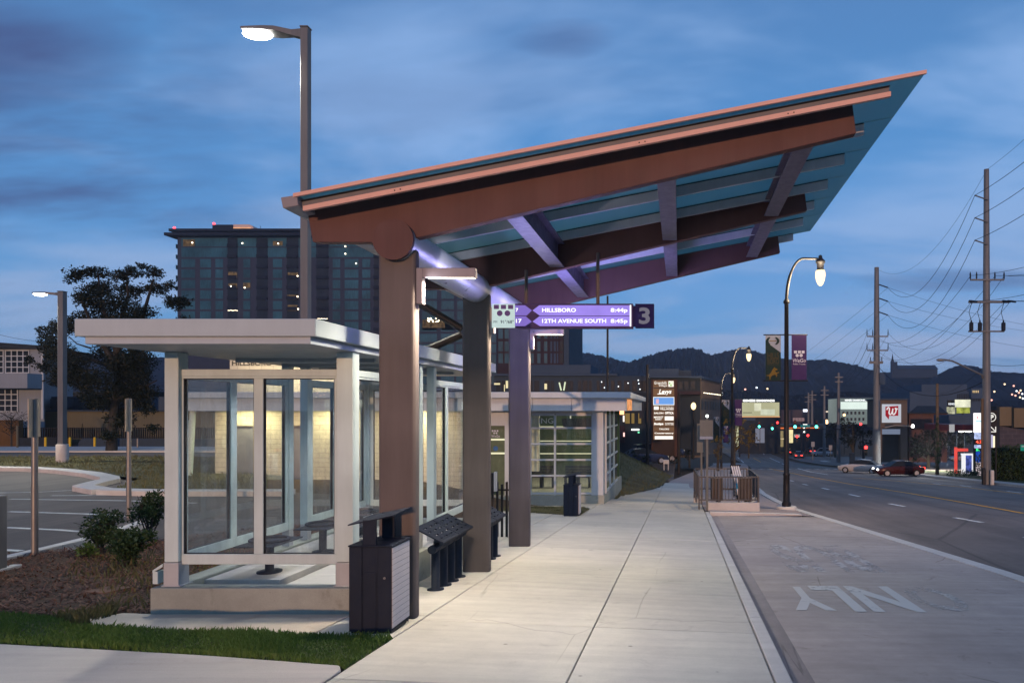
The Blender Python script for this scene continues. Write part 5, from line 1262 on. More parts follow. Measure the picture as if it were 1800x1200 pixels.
# tenant sign tower
Y = 62.
ms = thing('tenant_sign', 'tall brown lit sign tower listing the tenants of the shopping village', 'sign', (px2x(1166, Y), Y, -5.8))
mb = MB(); bx(mb, 1145, 1148, 667, 802, Y, .8); bx(mb, 1185.5, 1190.5, 667, 802, Y, .8); bx(mb, 1148.1, 1185.4, 667, 668, Y, .8); mb.build('frame', pm('sign_brown', (.05, .022, .016), .7), ms)
pb = em('panel_brown', (.30, .155, .085), .62, .15, 1); pwh = em('panel_letter', (1, .95, .88), 1.25); pbl = em('panel_blue', (.16, .36, .80), 1.05); pgr = em('panel_green', (.30, .62, .06), .9); ppk = em('panel_pink', (.9, .5, .55), 1.)
mts = [pb, pwh, pbl, pgr, ppk]
def panel(y0, y1, items, base=0):
    mb = MB(); bx(mb, 1148.3, 1185.2, y0, y1, Y+.05, .3, base)
    for it in items:
        if it[0] == 't': _, body, a, b, c, d, m, bold, ital = it; mb.text(body, px2x(a, Y), px2x(b, Y), py2z(d, Y), py2z(c, Y), Y+.04, m, bold, ital)
        else: _, a, b, c, d, m = it; bx(mb, a, b, c, d, Y+.035, .012, m)
    mb.build('panel', mts, ms)
panel(668.3, 680.8, [('t', 'Greenhills', 1150, 1172, 670, 675, 1, .0, .2), ('t', 'Village', 1158, 1173, 675.5, 680, 1, .0, .2), ('r', 1175, 1184, 669.5, 679.5, 1), ('r', 1175.8, 1178.8, 671, 675, 3), ('r', 1180, 1183.5, 670.5, 675.5, 3), ('r', 1177, 1182, 675.6, 678.5, 3)])
panel(682.2, 696.2, [('t', 'Levys', 1158, 1180.5, 684, 694, 1, .03, .25), ('r', 1155.5, 1170, 691.6, 692.8, 1)])
panel(697.4, 711.6, [('r', 1149.2, 1184.3, 698.4, 710.6, 2), ('t', 'BANK', 1162, 1182, 700.5, 704.2, 1, .02, 0), ('t', 'MORTGAGE', 1162, 1182, 705.3, 708.8, 1, .01, 0), ('r', 1153, 1158, 701, 709, 4)], 1)
panel(712.6, 721, [('r', 1149.5, 1157.8, 714, 719.8, 1), ('t', 'THE SHOPS AT', 1160, 1184, 713.8, 715.6, 1, .0, 0), ('t', 'VILLAGES', 1160, 1184, 716.4, 720.2, 1, .02, 0)])
panel(722, 729, [('t', 'SALON', 1149.5, 1166, 724.2, 727.2, 1, .03, 0), ('t', 'OPTICA', 1168.8, 1184, 723.4, 727.8, 1, .04, 0)])
panel(730, 740, [('t', 'MARKET', 1149.5, 1166, 731.3, 734.6, 1, .02, 0), ('t', 'BAKERY', 1152, 1163, 735.4, 738, 1, .02, 0), ('r', 1168.5, 1184, 731.4, 738.4, 1)])
panel(741, 749, [('t', 'Boutique', 1149.5, 1166, 742.4, 747.6, 1, .05, .2), ('t', 'OUTFITTERS', 1169, 1184, 742.8, 746.8, 1, .01, 0)])
panel(750, 757.6, [('t', 'TAILORS', 1158.5, 1176, 752.4, 755.2, 1, .02, 0)])
panel(758.4, 764.4, [('t', 'Conservatory', 1150.5, 1184, 759.6, 763, 1, .04, 0)])
panel(765.2, 772.4, [('r', 1151, 1183, 766, 771.6, 1), ('t', 'CHOCOLATIER', 1152.5, 1181.5, 767, 770.6, 0, .01, 0)])
bx(MB(), 1148.3, 1185.3, 773, 800, Y+.1, .6).build('plinth', pm('sign_plinth', (.03, .02, .018), .8), ms)
# dark utility poles beside it
for px, yt, yb, Yp, lab in ((1138, 640, 812, 60, 'dark wooden utility pole between the waiting room and the tenant sign'), (1068, 520, 760, 46, 'thin dark pole rising behind the waiting room roof'), (1193.5, 690, 815, 64, 'dark post right against the tenant sign tower')):
    x = px2x(px, Yp); t = thing('utility_pole', lab, 'pole', (x, Yp, py2z(yb, Yp))); r = .14 if px != 1068 else .08
    MB().tube([(x, Yp, py2z(yb, Yp)-1), (x, Yp, py2z(yt, Yp))], [r*1.1, r*.8], 10).build('shaft', M['black'], t)
    if px == 1138:
        MB().box(x-.55, x+.2, Yp-.05, Yp+.05, py2z(707, Yp), py2z(704, Yp)).box(x-.7, x-.35, Yp-.3, Yp+.3, py2z(735, Yp), py2z(708, Yp)).build('transformer', M['charcoal'], t, bevel=.03)

# ================================================================ bulb-out furniture
Yb = 22.6
pl = thing('planter_railing', 'steel railing round a concrete planter base at the end of the bus bay', 'railing', (px2x(1285, Yb), Yb+1.4, -3.35))
gz = py2z(899, Yb)
fx0, fx1, yb0, yb1 = px2x(1241, Yb), px2x(1335.5, Yb), Yb, Yb+3.2
mb = MB(); zt2 = py2z(883, Yb)
mb.box(fx0, fx1, yb0, yb0+.22, gz-.1, zt2); MB().box(fx0-.35, fx0-.05, yb1, yb1+.25, gz-.25, zt2-.12).build('end_block', M['kerb'], pl, bevel=.015); mb.box(fx1-.22, fx1, yb0+.2205, yb1, gz-.35, zt2-.001); mb.build('base_wall', M['kerb'], pl, bevel=.015)
RZ = py2z(838.5, Yb)
def rail_run(a, b, n, ht=RZ, bz=None):
    a = Vector(a); b = Vector(b)
    for i in range(n+1):
        p = a.lerp(b, i/n); w = .026 if i % 6 == 0 or i == n else .011
        MB().box(p.x-w, p.x+w, p.y-w, p.y+w, zt2-(.25 if w > .02 else -.06), ht-.001).build('baluster', M['rail'], pl)
    for z in (ht, zt2+.08):
        d = (b-a).normalized(); n_ = Vector((-d.y, d.x, 0))*.022
        mb = MB(); mb.hexa([*(Vector((q.x, q.y, z-.02))+s_*n_ for q, s_ in ((a, -1), (b, -1), (b, 1), (a, 1))), *(Vector((q.x, q.y, z+.02))+s_*n_ for q, s_ in ((a, -1), (b, -1), (b, 1), (a, 1)))]); mb.build('rail', M['rail'], pl)
rail_run((px2x(1228, Yb)+.02, yb0+.1, 0), (fx1-.03, yb0+.1, 0), 18); rail_run((fx1-.035, yb0+.18, 0), (fx1-.035, yb1, 0), 14); rail_run((fx0-.30, yb1+.1, 0), (fx1-.1, yb1+.1, 0), 16); rail_run((px2x(1228, Yb)+.02, yb0+.2, 0), (fx0-.32, yb1, 0), 10)
tau = pm('taupe_box', (.085, .066, .052), .7, 0, .12, 3)
for i, (a, b, lab) in enumerate(((1250, 1271, 'brown box on wheels behind the railing, left of the scooters'), (1300, 1321.5, 'brown box behind the railing, right of the scooters'))):
    c = px2x((a+b)/2, Yb+.7)
    t = thing('trolley_bin', lab, 'bin', (c, Yb+.9, zt2-.1), 0, 'brown boxes inside the railing'); MB().box(px2x(a, Yb+.6), px2x(b, Yb+.6), Yb+.6, Yb+1.2, py2z(880, Yb+.6), py2z(840, Yb+.6)).build('box', tau, t, bevel=.02)
    MB().tube([(c-.03, Yb+.8, py2z(883, Yb+.6)), (c+.12, Yb+.8, py2z(883, Yb+.6))], .12, 14).build('wheel', M['tyre'], t)
for i in range(4):
    x = px2x(1288.5+3.8*i, Yb+1.0); Ys = Yb+1.1; z0 = zt2-.02
    t = thing('kick_scooter', ('leftmost white kick scooter in the railed pen', 'second white kick scooter from the left in the railed pen', 'third white kick scooter from the left in the railed pen', 'rightmost white kick scooter, beside the right brown box')[i], 'scooter', (x, Ys, z0), 0, 'white kick scooters parked inside the railing')
    MB().tube([(x+.19, Ys-.05, z0+.12), (x+.12, Ys, z0+.5), (x-.03, Ys+.1, z0+1.14)], .03, 8).build('stem', pm('scooter_white', (.62, .64, .66), .4) if i == 0 else bpy.data.materials['scooter_white'], t)
    MB().tube([(x+.16, Ys-.02, z0+.25), (x+.125, Ys, z0+.55)], .036, 8).build('blue_band', pm('scooter_blue', (.05, .34, .55), .4) if i == 0 else bpy.data.materials['scooter_blue'], t)
    MB().tube([(x-.09, Ys+.1, z0+1.13), (x+.06, Ys+.1, z0+1.16)], .028, 8).build('handlebar', M['black'], t)
    mb = MB(); mb.box(x+.08, x+.2, Ys-.02, Ys+.95, z0+.09, z0+.12); mb.build('deck', M['charcoal'], t, bevel=.01)
    for yy in (-.1, 1.0): mb = MB(); mb.tube([(x+.12, Ys+yy, z0+.07), (x+.16, Ys+yy, z0+.07)], .09, 12); mb.build('wheel', M['tyre'], t)
# bus stop signs at the kerb seen from behind
for px, Yp, a, b, c, d, wpx, lab in ((1243, 22.3, 738, 770, 900, 735, 13, 'thin bus stop post with two grey sign backs at the railing corner'), (1233, 25.5, 744, 795, 892, 742, 8, 'wider grey sign post just behind the thin bus stop post')):
    x = px2x(px, Yp); t = thing('bus_stop_sign', lab, 'bus stop', (x, Yp, py2z(c, Yp)), 0, 'bus stop posts at the kerb'); kx = Yp/FPX
    MB().box(x-.035, x+.035, Yp-.03, Yp+.03, py2z(c, Yp)-.02, py2z(d, Yp)).build('post', M['signback'], t)
    MB().box(x-wpx*kx, x+(wpx-3)*kx, Yp-.055, Yp-.032, py2z(b-4 if wpx > 9 else b, Yp), py2z(a, Yp)).build('sign_plate', M['signback'], t)
    if wpx > 9:
        MB().box(x-wpx*kx, x+(wpx-3)*kx, Yp-.06, Yp-.034, py2z(b+1.5, Yp), py2z(b-3.5, Yp)).build('route_plate', M['banwhite'], t)
        MB().ball((x, Yp, py2z(731, Yp)), .05, .05, .05, 0, 8, 6).build('lamp_dot', em('dot', (.9, 1, .95), 4), t)

# ornamental street lamps with banners
SX = bpy.data.materials
def banner_school(par, x0, x1, z1, z0, y):
    w = x1-x0; h = z1-z0; mb = MB(); q = lambda a, b: (x0+a*w, z0+b*h)
    mb.box(x0, x1, y, y+.012, z0, z1, 0)
    mb.flat([q(0, .0), q(1, 0), q(1, .62), q(.28, .80), q(0, .90)], y-.004, 1)
    mb.flat([q(.25, .815), q(1, .635), q(1, .655), q(.30, .83)], y-.006, 2)
    for s_ in (-1, 1):
        ar = [q(.47+s_*.44*math.cos(t), .88+.10*math.sin(t)) for t in [R(-60+12*i) for i in range(11)]]+[q(.47+s_*.27*math.cos(t), .88+.085*math.sin(t)) for t in [R(60-12*i) for i in range(11)]]
        mb.flat(ar, y-.007, 1)
    mb.flat([q(.24, .872), q(.70, .872), q(.70, .888), q(.24, .888)], y-.008, 3)
    mb.text('HILLS', x0+.14*w, x0+.88*w, z0+.49*h, z0+.62*h, y-.008, 4, -.01); mb.text('BORO', x0+.14*w, x0+.88*w, z0+.37*h, z0+.485*h, y-.008, 4, -.01); mb.text('HIGH SCHOOL', x0+.14*w, x0+.88*w, z0+.335*h, z0+.355*h, y-.008, 4, -.02)
    hs = [(.20, 0), (.29, 0), (.31, .2), (.44, .33), (.62, .40), (.75, .34), (.72, .22), (.79, .22), (.85, .38), (.80, .47), (.98, .55), (.99, .62), (.80, .58), (.70, .62), (.68, .72), (.86, .76), (.84, .86), (.70, .90), (.62, 1.0), (.55, .93), (.44, .78), (.34, .56), (.17, .38), (-.04, .36), (-.04, .32), (.17, .29), (.22, .14)]
    mb.flat([(x0+(.08+.82*a)*w, z0+(.02+.28*b)*h) for a, b in hs], y-.008, 3)
    return mb.build('school_banner', [M['banwhite'], M['green'], M['banwhite'], M['bangold'], M['banletter_gold']], par)
def banner_transit(par, x0, x1, z1, z0, y):
    w = x1-x0; h = z1-z0; mb = MB(); q = lambda a, b: (x0+a*w, z0+b*h); mb.box(x0, x1, y, y+.012, z0, z1, 0)
    for a in (.16, .42, .67): mb.flat([q(a, .59), q(a+.19, .59), q(a+.19, .65), q(a, .65)], y-.005, 1)
    for a in (.37, .63): mb.disc(q(a, .545), .11*w, y-.005, 1)
    mb.text('WeGo', x0+.06*w, x0+.95*w, z0+.39*h, z0+.475*h, y-.005, 1, .01, .1); mb.text('Public Transit', x0+.1*w, x0+.92*w, z0+.335*h, z0+.37*h, y-.005, 1, .0)
    return mb.build('transit_banner', [M['purple'], M['banlet']], par)
def street_lamp(px, pyb, Yp, pyt, label, side=1, banners=True, e=120, sc=1.):
    """post foot at px, pyb; top of the arc at pyt"""
    x = px2x(px, Yp); z0 = py2z(pyb, Yp); z1 = py2z(pyt, Yp); H = z1-z0; k = sc
    t = thing('street_lamp', label, 'street lamp', (x, Yp, z0), 0, 'black ornamental street lamps along the road')
    mb = MB(); zs_ = z1-1.62*k
    mb.lathe([(.17*k, z0), (.17*k, z0+.12), (.125*k, z0+.16), (.115*k, z0+1.1), (.135*k, z0+1.14), (.10*k, z0+1.2), (.075*k, zs_-.06), (.115*k, zs_-.03), (.115*k, zs_+.03), (.06*k, zs_+.12)], (x, Yp, 0), 16)
    ar = [(x+side*(.62-.62*math.cos(a))*k*1.0, Yp, zs_+1.62*k*math.sin(a)*.97) for a in [R(9*i) for i in range(11)]]+[(x+side*1.12*k, Yp, zs_+1.56*k)]
    mb.tube(ar, [.06*k]*5+[.045*k]*7, 10); mb.build('post', M['black'], t)
    hx = x+side*1.22*k; hz = zs_+1.50*k
    mb = MB(); mb.lathe([(.02*k, hz+.20*k), (.07*k, hz+.16*k), (.07*k, hz+.10*k), (.10*k, hz+.06*k), (.17*k, hz-.02*k), (.17*k, hz-.08*k), (.13*k, hz-.12*k), (.12*k, hz-.32*k), (.16*k, hz-.36*k)][::-1], (hx, Yp, 0), 16); mb.build('lamp_cap', M['black'], t)
    mb = MB(); mb.lathe([(.15*k, hz-.36*k), (.175*k, hz-.44*k), (.18*k, hz-.54*k), (.155*k, hz-.70*k), (.10*k, hz-.84*k), (.04*k, hz-.91*k)][::-1], (hx, Yp, 0), 16); mb.build('globe', M['globe'], t)
    lamp('globe_glow', 'POINT', (hx, Yp-.30*k, hz-.8*k), e*2.2, (1, .76, .48), t, .22)
    if banners:
        zb1 = z0+H*banners[0]; zb0 = z0+H*banners[1]
        for zz in (zb1, zb0): mb = MB(); mb.tube([(x-.83*k, Yp, zz), (x+.76*k, Yp, zz)], .022*k, 8); mb.build('banner_arm', M['black'], t)
        banner_school(t, x-.76*k, x-.21*k, zb1-.03, zb0, Yp-.03); banner_transit(t, x+.18*k, x+.72*k, zb1-.01, zb0+.03, Yp-.03)
    return t
Yl = 24.6
sl1 = street_lamp(1382.5, 889, Yl, 452, 'nearest tall black street lamp with one green and one purple banner', 1, (.688, .504), 700)
pdn = MB(); xx = px2x(1382.5, Yl); pdn.lathe([(.36, py2z(889, Yl)-.25), (.36, py2z(889, Yl)-.02), (.33, py2z(889, Yl))], (xx, Yl, 0), 24); pdn.build('footing', M['kerb'], sl1)
street_lamp(1287, 832, 56, 610, 'second black street lamp along the left kerb with two banners', 1, (.585, .377), 520, 1.12)
street_lamp(1268, 830, 76, 655, 'third black street lamp along the left kerb standing left of the second', 1, (.56, .30), 420, 1.1)
def globe_lamp(px, py, Yp, pyb, label, e=60, r=.26):
    x = px2x(px, Yp); t = thing('globe_lamp', label, 'street lamp', (x, Yp, py2z(pyb, Yp)), 0, 'small globe lamps by the shopping village')
    MB().tube([(x, Yp, py2z(pyb, Yp)-.3), (x, Yp, py2z(py, Yp)-r*1.6)], .08, 8).build('post', M['black'], t)
    MB().ball((x, Yp, py2z(py, Yp)), r, r, r*1.45, 0, 12, 8).build('globe', M['globe'], t)
for a in ((1219, 713.5, 70, 802, 'globe lamp right of the tenant sign at sign height'), (1200, 732, 90, 800, 'leaning-together globe lamp left of a close pair beside the tenant sign'), (1202.5, 729, 97, 800, 'higher globe lamp of the close pair beside the tenant sign'), (1236, 731.5, 84, 812, 'globe lamp just left of the grey bus stop plate'), (1216, 757, 110, 800, 'tiny low globe lamp farthest down the pavement'), (1257.5, 757.5, 120, 800, 'tiny globe lamp right of the grey bus stop plate')): globe_lamp(*a)
# ================================================================ utility poles and wires on the right
WIRE = pm('wire', (.012, .012, .014), .7)
PL = {}
def utility(px, Yp, pyb, pyt, r0, r1, label, cat='utility pole', mat='polesteel', grp='utility poles along the road'):
    x = px2x(px, Yp); t = thing('utility_pole', label, cat, (x, Yp, py2z(pyb, Yp)), 0, grp)
    MB().tube([(x, Yp, py2z(pyb, Yp)-.4), (x, Yp, py2z(pyt, Yp))], [r0, r1], 16).build('shaft', M[mat], t)
    return t, x
def xarm(t, x, Yp, py, xa, xb, ins, ky=1., h=.10):
    k = Yp/FPX; z = py2z(py, Yp)
    mb = MB(); mb.box(x+xa*k, x+xb*k, Yp-.30, Yp-.18, z-h/2, z+h/2); mb.build('cross_arm', M['polesteel'], t)
    for q in ins: MB().lathe([(.03, 0), (.06, .1), (.045, .2), (.06, .3), (.02, .5*ky)], (x+q*k, Yp-.24, z+h/2), 8).build('insulator', M['charcoal'], t)
Y1 = 47.
u1, x1 = utility(1734, Y1, 846, 298, .31, .17, 'tallest pale steel utility pole at the right edge of the road')
k1 = Y1/FPX
for py, a in ((349, 0), (388, 1), (427, 2)):
    MB().tube([(x1, Y1-.2, py2z(py+4, Y1)), (x1-26*k1, Y1-.5, py2z(py-1.5, Y1))], .05, 6).build('insulator_arm', M['polesteel'], u1)
xarm(u1, x1, Y1, 493, -31, 28, (-31, -20, 12, 28)); xarm(u1, x1, Y1, 531.5, -34, 36, (), 1, .16); xarm(u1, x1, Y1, 583, -34, 28, ())
for q in (-31, -16, 25):
    MB().lathe([(.10, 0), (.14, .08), (.14, .55), (.05, .62), (.05, .75)], (x1+q*k1, Y1-.4, py2z(583, Y1)), 10).build('fuse', M['charcoal'], u1)
    MB().tube([(x1+q*k1, Y1-.4, py2z(565, Y1)), (x1+(q-4)*k1, Y1-.4, py2z(550, Y1)), (x1+(q+1)*k1, Y1-.4, py2z(533, Y1))], .02, 5).build('jumper', WIRE, u1)
for q in (-33, 25, 34): MB().tube([(x1+q*k1, Y1-.3, py2z(530, Y1)), (x1+(q+6)*k1, Y1-.9, py2z(534, Y1))], .07, 8).build('insulator', M['charcoal'], u1)
mb = MB(); z = py2z(664, Y1); mb.tube([(x1-.3, Y1, z), (x1-10*k1, Y1-.2, py2z(659, Y1)), (x1-75*k1, Y1-1.5, py2z(637, Y1)), (x1-95*k1, Y1-2, py2z(635.5, Y1))], .06, 8); mb.build('lamp_arm', M['galv'], u1)
mb = MB(); mb.ball((x1-101*k1, Y1-2.1, py2z(636.5, Y1)), .30, .16, .10, 0, 12, 6); mb.build('cobra_head', M['galv'], u1)
MB().tube([(x1-.31, Y1-.05, py2z(842, Y1)), (x1-.31, Y1-.05, py2z(700, Y1))], .09, 8).build('conduit', M['wood'], u1)
Y2 = 80.
u2, x2 = utility(1541, Y2, 822, 470, .48, .26, 'second pale steel utility pole in front of the red logo tower')
for py in (501, 525, 549): MB().tube([(x2+.2, Y2-.3, py2z(py, Y2)), (x2+17*Y2/FPX, Y2-.6, py2z(py+6, Y2))], .07, 6).build('insulator_arm', M['charcoal'], u2)
xarm(u2, x2, Y2, 591.5, -18, 19, (-18, -8, 19), 1.6, .14); xarm(u2, x2, Y2, 616, -18, 19, (-18, -8, 19), 1.6, .14); xarm(u2, x2, Y2, 637, -14, 10, (-12, 8), 1, .3)
MB().lathe([(.35, 0), (.38, .1), (.38, 1.25), (.2, 1.4)], (x2+8.5*Y2/FPX, Y2-.3, py2z(676, Y2)), 14).build('transformer', M['palegrey'], u2)
MB().tube([(x2+.9, Y2-.2, py2z(751, Y2)), (x2+30*Y2/FPX, Y2-.4, py2z(747, Y2)), (x2+58*Y2/FPX, Y2-.8, py2z(748.5, Y2))], .06, 6).build('lamp_arm', M['galv'], u2)
MB().ball(P(1604.5, 748.5, Y2-.8), .17, .15, .17, 0, 10, 8).build('lamp_glare', M['led'], u2)
farp = []
for px, Yp, b, tpy, r, lab in ((1474, 120, 808, 655, .38, 'third utility pole, left of the logo tower and shorter'), (1449, 150, 800, 678, .38, 'fourth utility pole seen above the white jeep'), (1427.5, 175, 795, 686, .4, 'thin far pole right of the lamp post'), (1421, 200, 792, 690, .42, 'thinnest far pole hidden behind its neighbour')):
    t, x = utility(px, Yp, b, tpy, r, r*.6, lab); farp.append((x, Yp, py2z(tpy, Yp)))
    for q, w in ((8, 7), (16, 7)): MB().box(x-w*Yp/FPX, x+w*Yp/FPX, Yp-.4, Yp-.25, py2z(tpy+q, Yp)-.1, py2z(tpy+q, Yp)+.1).build('cross_arm', M['polesteel'], t)
u4, x4 = utility(1647.5, 62, 836, 674, .17, .12, 'wooden pole wrapped in dark ivy beside the filling station', mat='wood')
def wire(a, b, sag, label, r=.024, grp='wires strung between the utility poles'):
    a, b = Vector(a), Vector(b); pts = []
    for i in range(17):
        t = i/16; p = a.lerp(b, t); p.z -= sag*4*t*(1-t); pts.append(p)
    o = MB().tube(pts, r*.62, 5, cap=False).build('power_line', WIRE); props(o, label, 'power line', grp)
def off(px, py, Y): return P(px, py, Y)
A1 = [(x1-26*k1, Y1-.5, py2z(p-1.5, Y1)) for p in (349, 388, 427)]; A2 = [(x2+17*Y2/FPX, Y2-.6, py2z(p+6, Y2)) for p in (501, 525, 549)]
nm = ('upper', 'middle', 'lower')
for i in range(3):
    wire(A1[i], A2[i], 3.4, f'sagging wire from the {nm[i]} side arm of the tallest pole to the second pole', .03)
    wire(A1[i], off(1990, (110, 168, 230)[i], 30), .5, f'wire leaving the {nm[i]} side arm of the tallest pole towards the right', .03)
    wire(A2[i], (off(1255, 690, 260), off(1270, 700, 260), off(1290, 700, 260))[i], 4, f'thin wire from the {nm[i]} arm of the second pole down to the distance')
    wire(A2[i], off(1960, 588+8*i-(0, 6, -18)[i], 105), 1.2, f'wire crossing the sky rightward from the {nm[i]} arm of the second pole')
wire((x1, Y1, py2z(300, Y1)), (x2, Y2, py2z(472, Y2)), 3.0, 'highest thin wire joining the tops of the two tallest poles', .016); wire((x1, Y1, py2z(299, Y1)), off(1990, 50, 30), .4, 'highest thin wire leaving the top of the tallest pole', .016)
for i, (qa, qb, p2, s_) in enumerate(((-31, 590, 589, 2.6), (12, 488, 589, 3.0), (28, 488, 589, 3.3))):
    wire((x1+qa*k1, Y1-.3, py2z(486, Y1)), (x2+(-18, -8, 19)[i]*Y2/FPX, Y2-.3, py2z(586, Y2)), s_, ('outermost left', 'inner', 'outermost right')[i]+' wire of the upper cross arm between the two near poles', .022)
    wire((x1+qa*k1, Y1-.3, py2z(486, Y1)), off(1990, (405, 432, 440)[i], 32), .4, ('outermost left', 'inner', 'outermost right')[i]+' wire of the upper cross arm running off to the right', .022)
for i, q in enumerate((-33, 25, 34)):
    wire((x1+q*k1, Y1-.5, py2z(534, Y1)), (x2+(-18, -8, 19)[i]*Y2/FPX, Y2-.3, py2z(610, Y2)), 2.6+.3*i, ('left', 'middle', 'right')[i]+' wire of the lower cross arm between the two near poles', .022)
    wire((x1+(q+6)*k1, Y1-.9, py2z(533, Y1)), off(1990, (455, 470, 484)[i], 32), .4, ('left', 'middle', 'right')[i]+' wire of the lower cross arm running off to the right', .022)
for i in range(6):
    q = (-18, -8, 19)[i % 3]; wire((x2+q*Y2/FPX, Y2-.3, py2z(586 if i < 3 else 610, Y2)), (farp[0][0]+(-7, 0, 7)[i % 3]*.1, farp[0][1], farp[0][2]-(1 if i < 3 else 2)), 1.8, f'wire from the {"upper" if i < 3 else "lower"} rack of the second pole to the third pole, {("left", "centre", "right")[i % 3]} strand', .022)
wire(P(1800, 640, 60)+Vector((3, 0, 1)), (x1, Y1, py2z(640, Y1)), .5, 'low wire reaching the tallest pole from the right', .025); wire((x1, Y1, py2z(640, Y1)), P(1640, 690, 90), .8, 'low wire slanting down left from the tallest pole past the grey building', .025)
wire((x1, Y1, py2z(668, Y1)), (x2, Y2, py2z(640, Y2)), 2.2, 'thick communication cable between the two near poles', .045)
wire(P(-60, 565, 60), P(140, 600, 42), .6, 'thin wire crossing the sky at the left behind the lamp', .02)

# ================================================================ far street, right-hand blocks
def block(name, label, px0, px1, py0, py1, Y, depth, mat, cat='building', cap=None):
    t = thing(name, label, cat, (px2x((px0+px1)/2, Y), Y, py2z(py1, Y))); bx(MB(), px0, px1, py0, py1, Y, depth).build('wall', M[mat] if isinstance(mat, str) else mat, t)
    if cap: bx(MB(), px0-1, px1+1, py0-2.2, py0-.05, Y-.4, depth+.6).build('roof', M[cap], t)
    return t
# drugstore tower with red emblem
Y = 96.
tw = thing('logo_tower', 'tan square tower carrying a white panel with a red script emblem', 'tower', (px2x(1572, Y), Y, -8))
tanp = pm('tower_tan', (.10, .08, .07), .85, 0, .12, .4)
bx(MB(), 1545, 1595, 703, 752, Y, 6).build('wall', tanp, tw); bx(MB(), 1543, 1597, 700, 702.8, Y-.3, 6.6).build('roof', M['greywall'], tw)
for a, b in ((1545, 1550.5), (1583.5, 1595)): bx(MB(), a, b, 752.1, 812, Y+.05, 1.2).build('pier', tanp, tw)
bx(MB(), 1550.6, 1583.4, 754, 763, Y+.3, .4).build('glazed_band', em('band_glow', (.45, .55, .8), .35), tw)
bx(MB(), 1550.6, 1583.4, 763.1, 812, Y+1.0, 2).build('recess', M['darkwall'], tw)
mb = MB(); bx(mb, 1551, 1584, 710, 742.5, Y-.25, .24, 0); f = Y-.26
q = lambda a, b, o=0: (px2x(a, f), py2z(b, f))
mb.flat([q(1556.3, 714.5), q(1579, 713), q(1579, 730.5), q(1563, 730.5), q(1562, 737), q(1556.3, 730)], f-.02, 1)
wp = [(.02, .70), (.08, .90), (.18, .97), (.25, .85), (.25, .6), (.21, .3), (.25, .1), (.35, .06), (.45, .22), (.53, .5), (.57, .8), (.54, .5), (.53, .22), (.60, .06), (.71, .1), (.82, .35), (.87, .65), (.84, .88), (.78, .84), (.84, .74), (.98, .80)]
wx0, wx1, wz0, wz1 = px2x(1558.5, f), px2x(1577.5, f), py2z(729, f), py2z(715.5, f); wp = [(lerp(wx0, wx1, a), lerp(wz0, wz1, b)) for a, b in wp]
for i in range(len(wp)-1):
    (ax, az), (bx_, bz) = wp[i], wp[i+1]; d_ = Vector((bx_-ax, bz-az)).normalized()*.085; mb.flat([(ax-d_.y-d_.x*.6, az+d_.x-d_.y*.6), (ax+d_.y-d_.x*.6, az-d_.x-d_.y*.6), (bx_+d_.y+d_.x*.6, bz-d_.x+d_.y*.6), (bx_-d_.y+d_.x*.6, bz+d_.x+d_.y*.6)], f-.04-.002*i, 2)
bx(mb, 1550.2, 1584.8, 709.2, 709.9, f-.02, .1, 3); bx(mb, 1550.2, 1584.8, 742.6, 743.3, f-.02, .1, 3); mb.build('emblem_panel', [em('panel_white_glow', (.80, .84, .95), .62), em('emblem_red', (.42, .015, .03), .75), em('emblem_white', (1, .95, .95), .8), M['black']], tw)
sb = block('brick_store', 'long brick store building right of the logo tower', 1598, 1665, 727, 812, 98, 16, 'brickred', cap='darkwall')
mb = MB(); Yq = 98.3; mb.hexa([P(1597, 726, Yq), P(1666, 726, Yq), P(1668, 726, Yq+14), P(1599, 726, Yq+14), P(1612, 713, Yq+3), P(1650, 713, Yq+3), P(1650, 713, Yq+9), P(1612, 713, Yq+9)]); mb.build('hip_roof', M['darkwall'], sb)
gh = block('grey_hall', 'large grey windowless hall on the slope below the church', 1599, 1727, 688, 742, 260, 40, 'palegrey'); bx(MB(), 1620, 1700, 675.5, 687.9, 262, 30).build('upper_wall', M['palegrey'], gh); bx(MB(), 1707, 1727, 682, 700, 258, 1.9).build('bay', M['palegrey'], gh)
for i in range(14): bx(MB(), 1683+3*i, 1684.5+3*i, 692, 705, 259.7, .25).build('window', M['darkglass'], gh)
for i in range(4): bx(MB(), 1710+3*i, 1711.6+3*i, 686, 690, 257.8, .15).build('lit_window', em('far_lit', (1, .72, .35), .7), gh)
# church on the ridge
Y = 600.
ch = thing('church', 'grey church with a thin spire on the wooded ridge', 'church', (px2x(1600, Y), Y, 30)); k = Y/FPX
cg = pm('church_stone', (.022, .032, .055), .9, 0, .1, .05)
bx(MB(), 1577, 1648, 649, 664, Y, 14).build('wall', cg, ch)
MB().yz([(Y-1, py2z(649, Y)), (Y+15, py2z(649, Y)), (Y+7, py2z(641, Y))], px2x(1577, Y), px2x(1649, Y)).build('roof', pm('church_slate', (.02, .03, .05), .8), ch)
bx(MB(), 1567, 1571.5, 634, 664, Y-1, 3).build('tower', cg, ch); MB().lathe([(2.3*k, py2z(634, Y)), (.1*k, py2z(621, Y))], (px2x(1569.2, Y), Y+.5, 0), 8).build('spire', cg, ch)
bx(MB(), 1572, 1577.5, 638, 664, Y-2, 4).build('tower', cg, ch)
for a in (1572, 1573.8, 1576): bx(MB(), a, a+1.4, 635.5, 637.9, Y-2, 3).build('battlement', cg, ch)
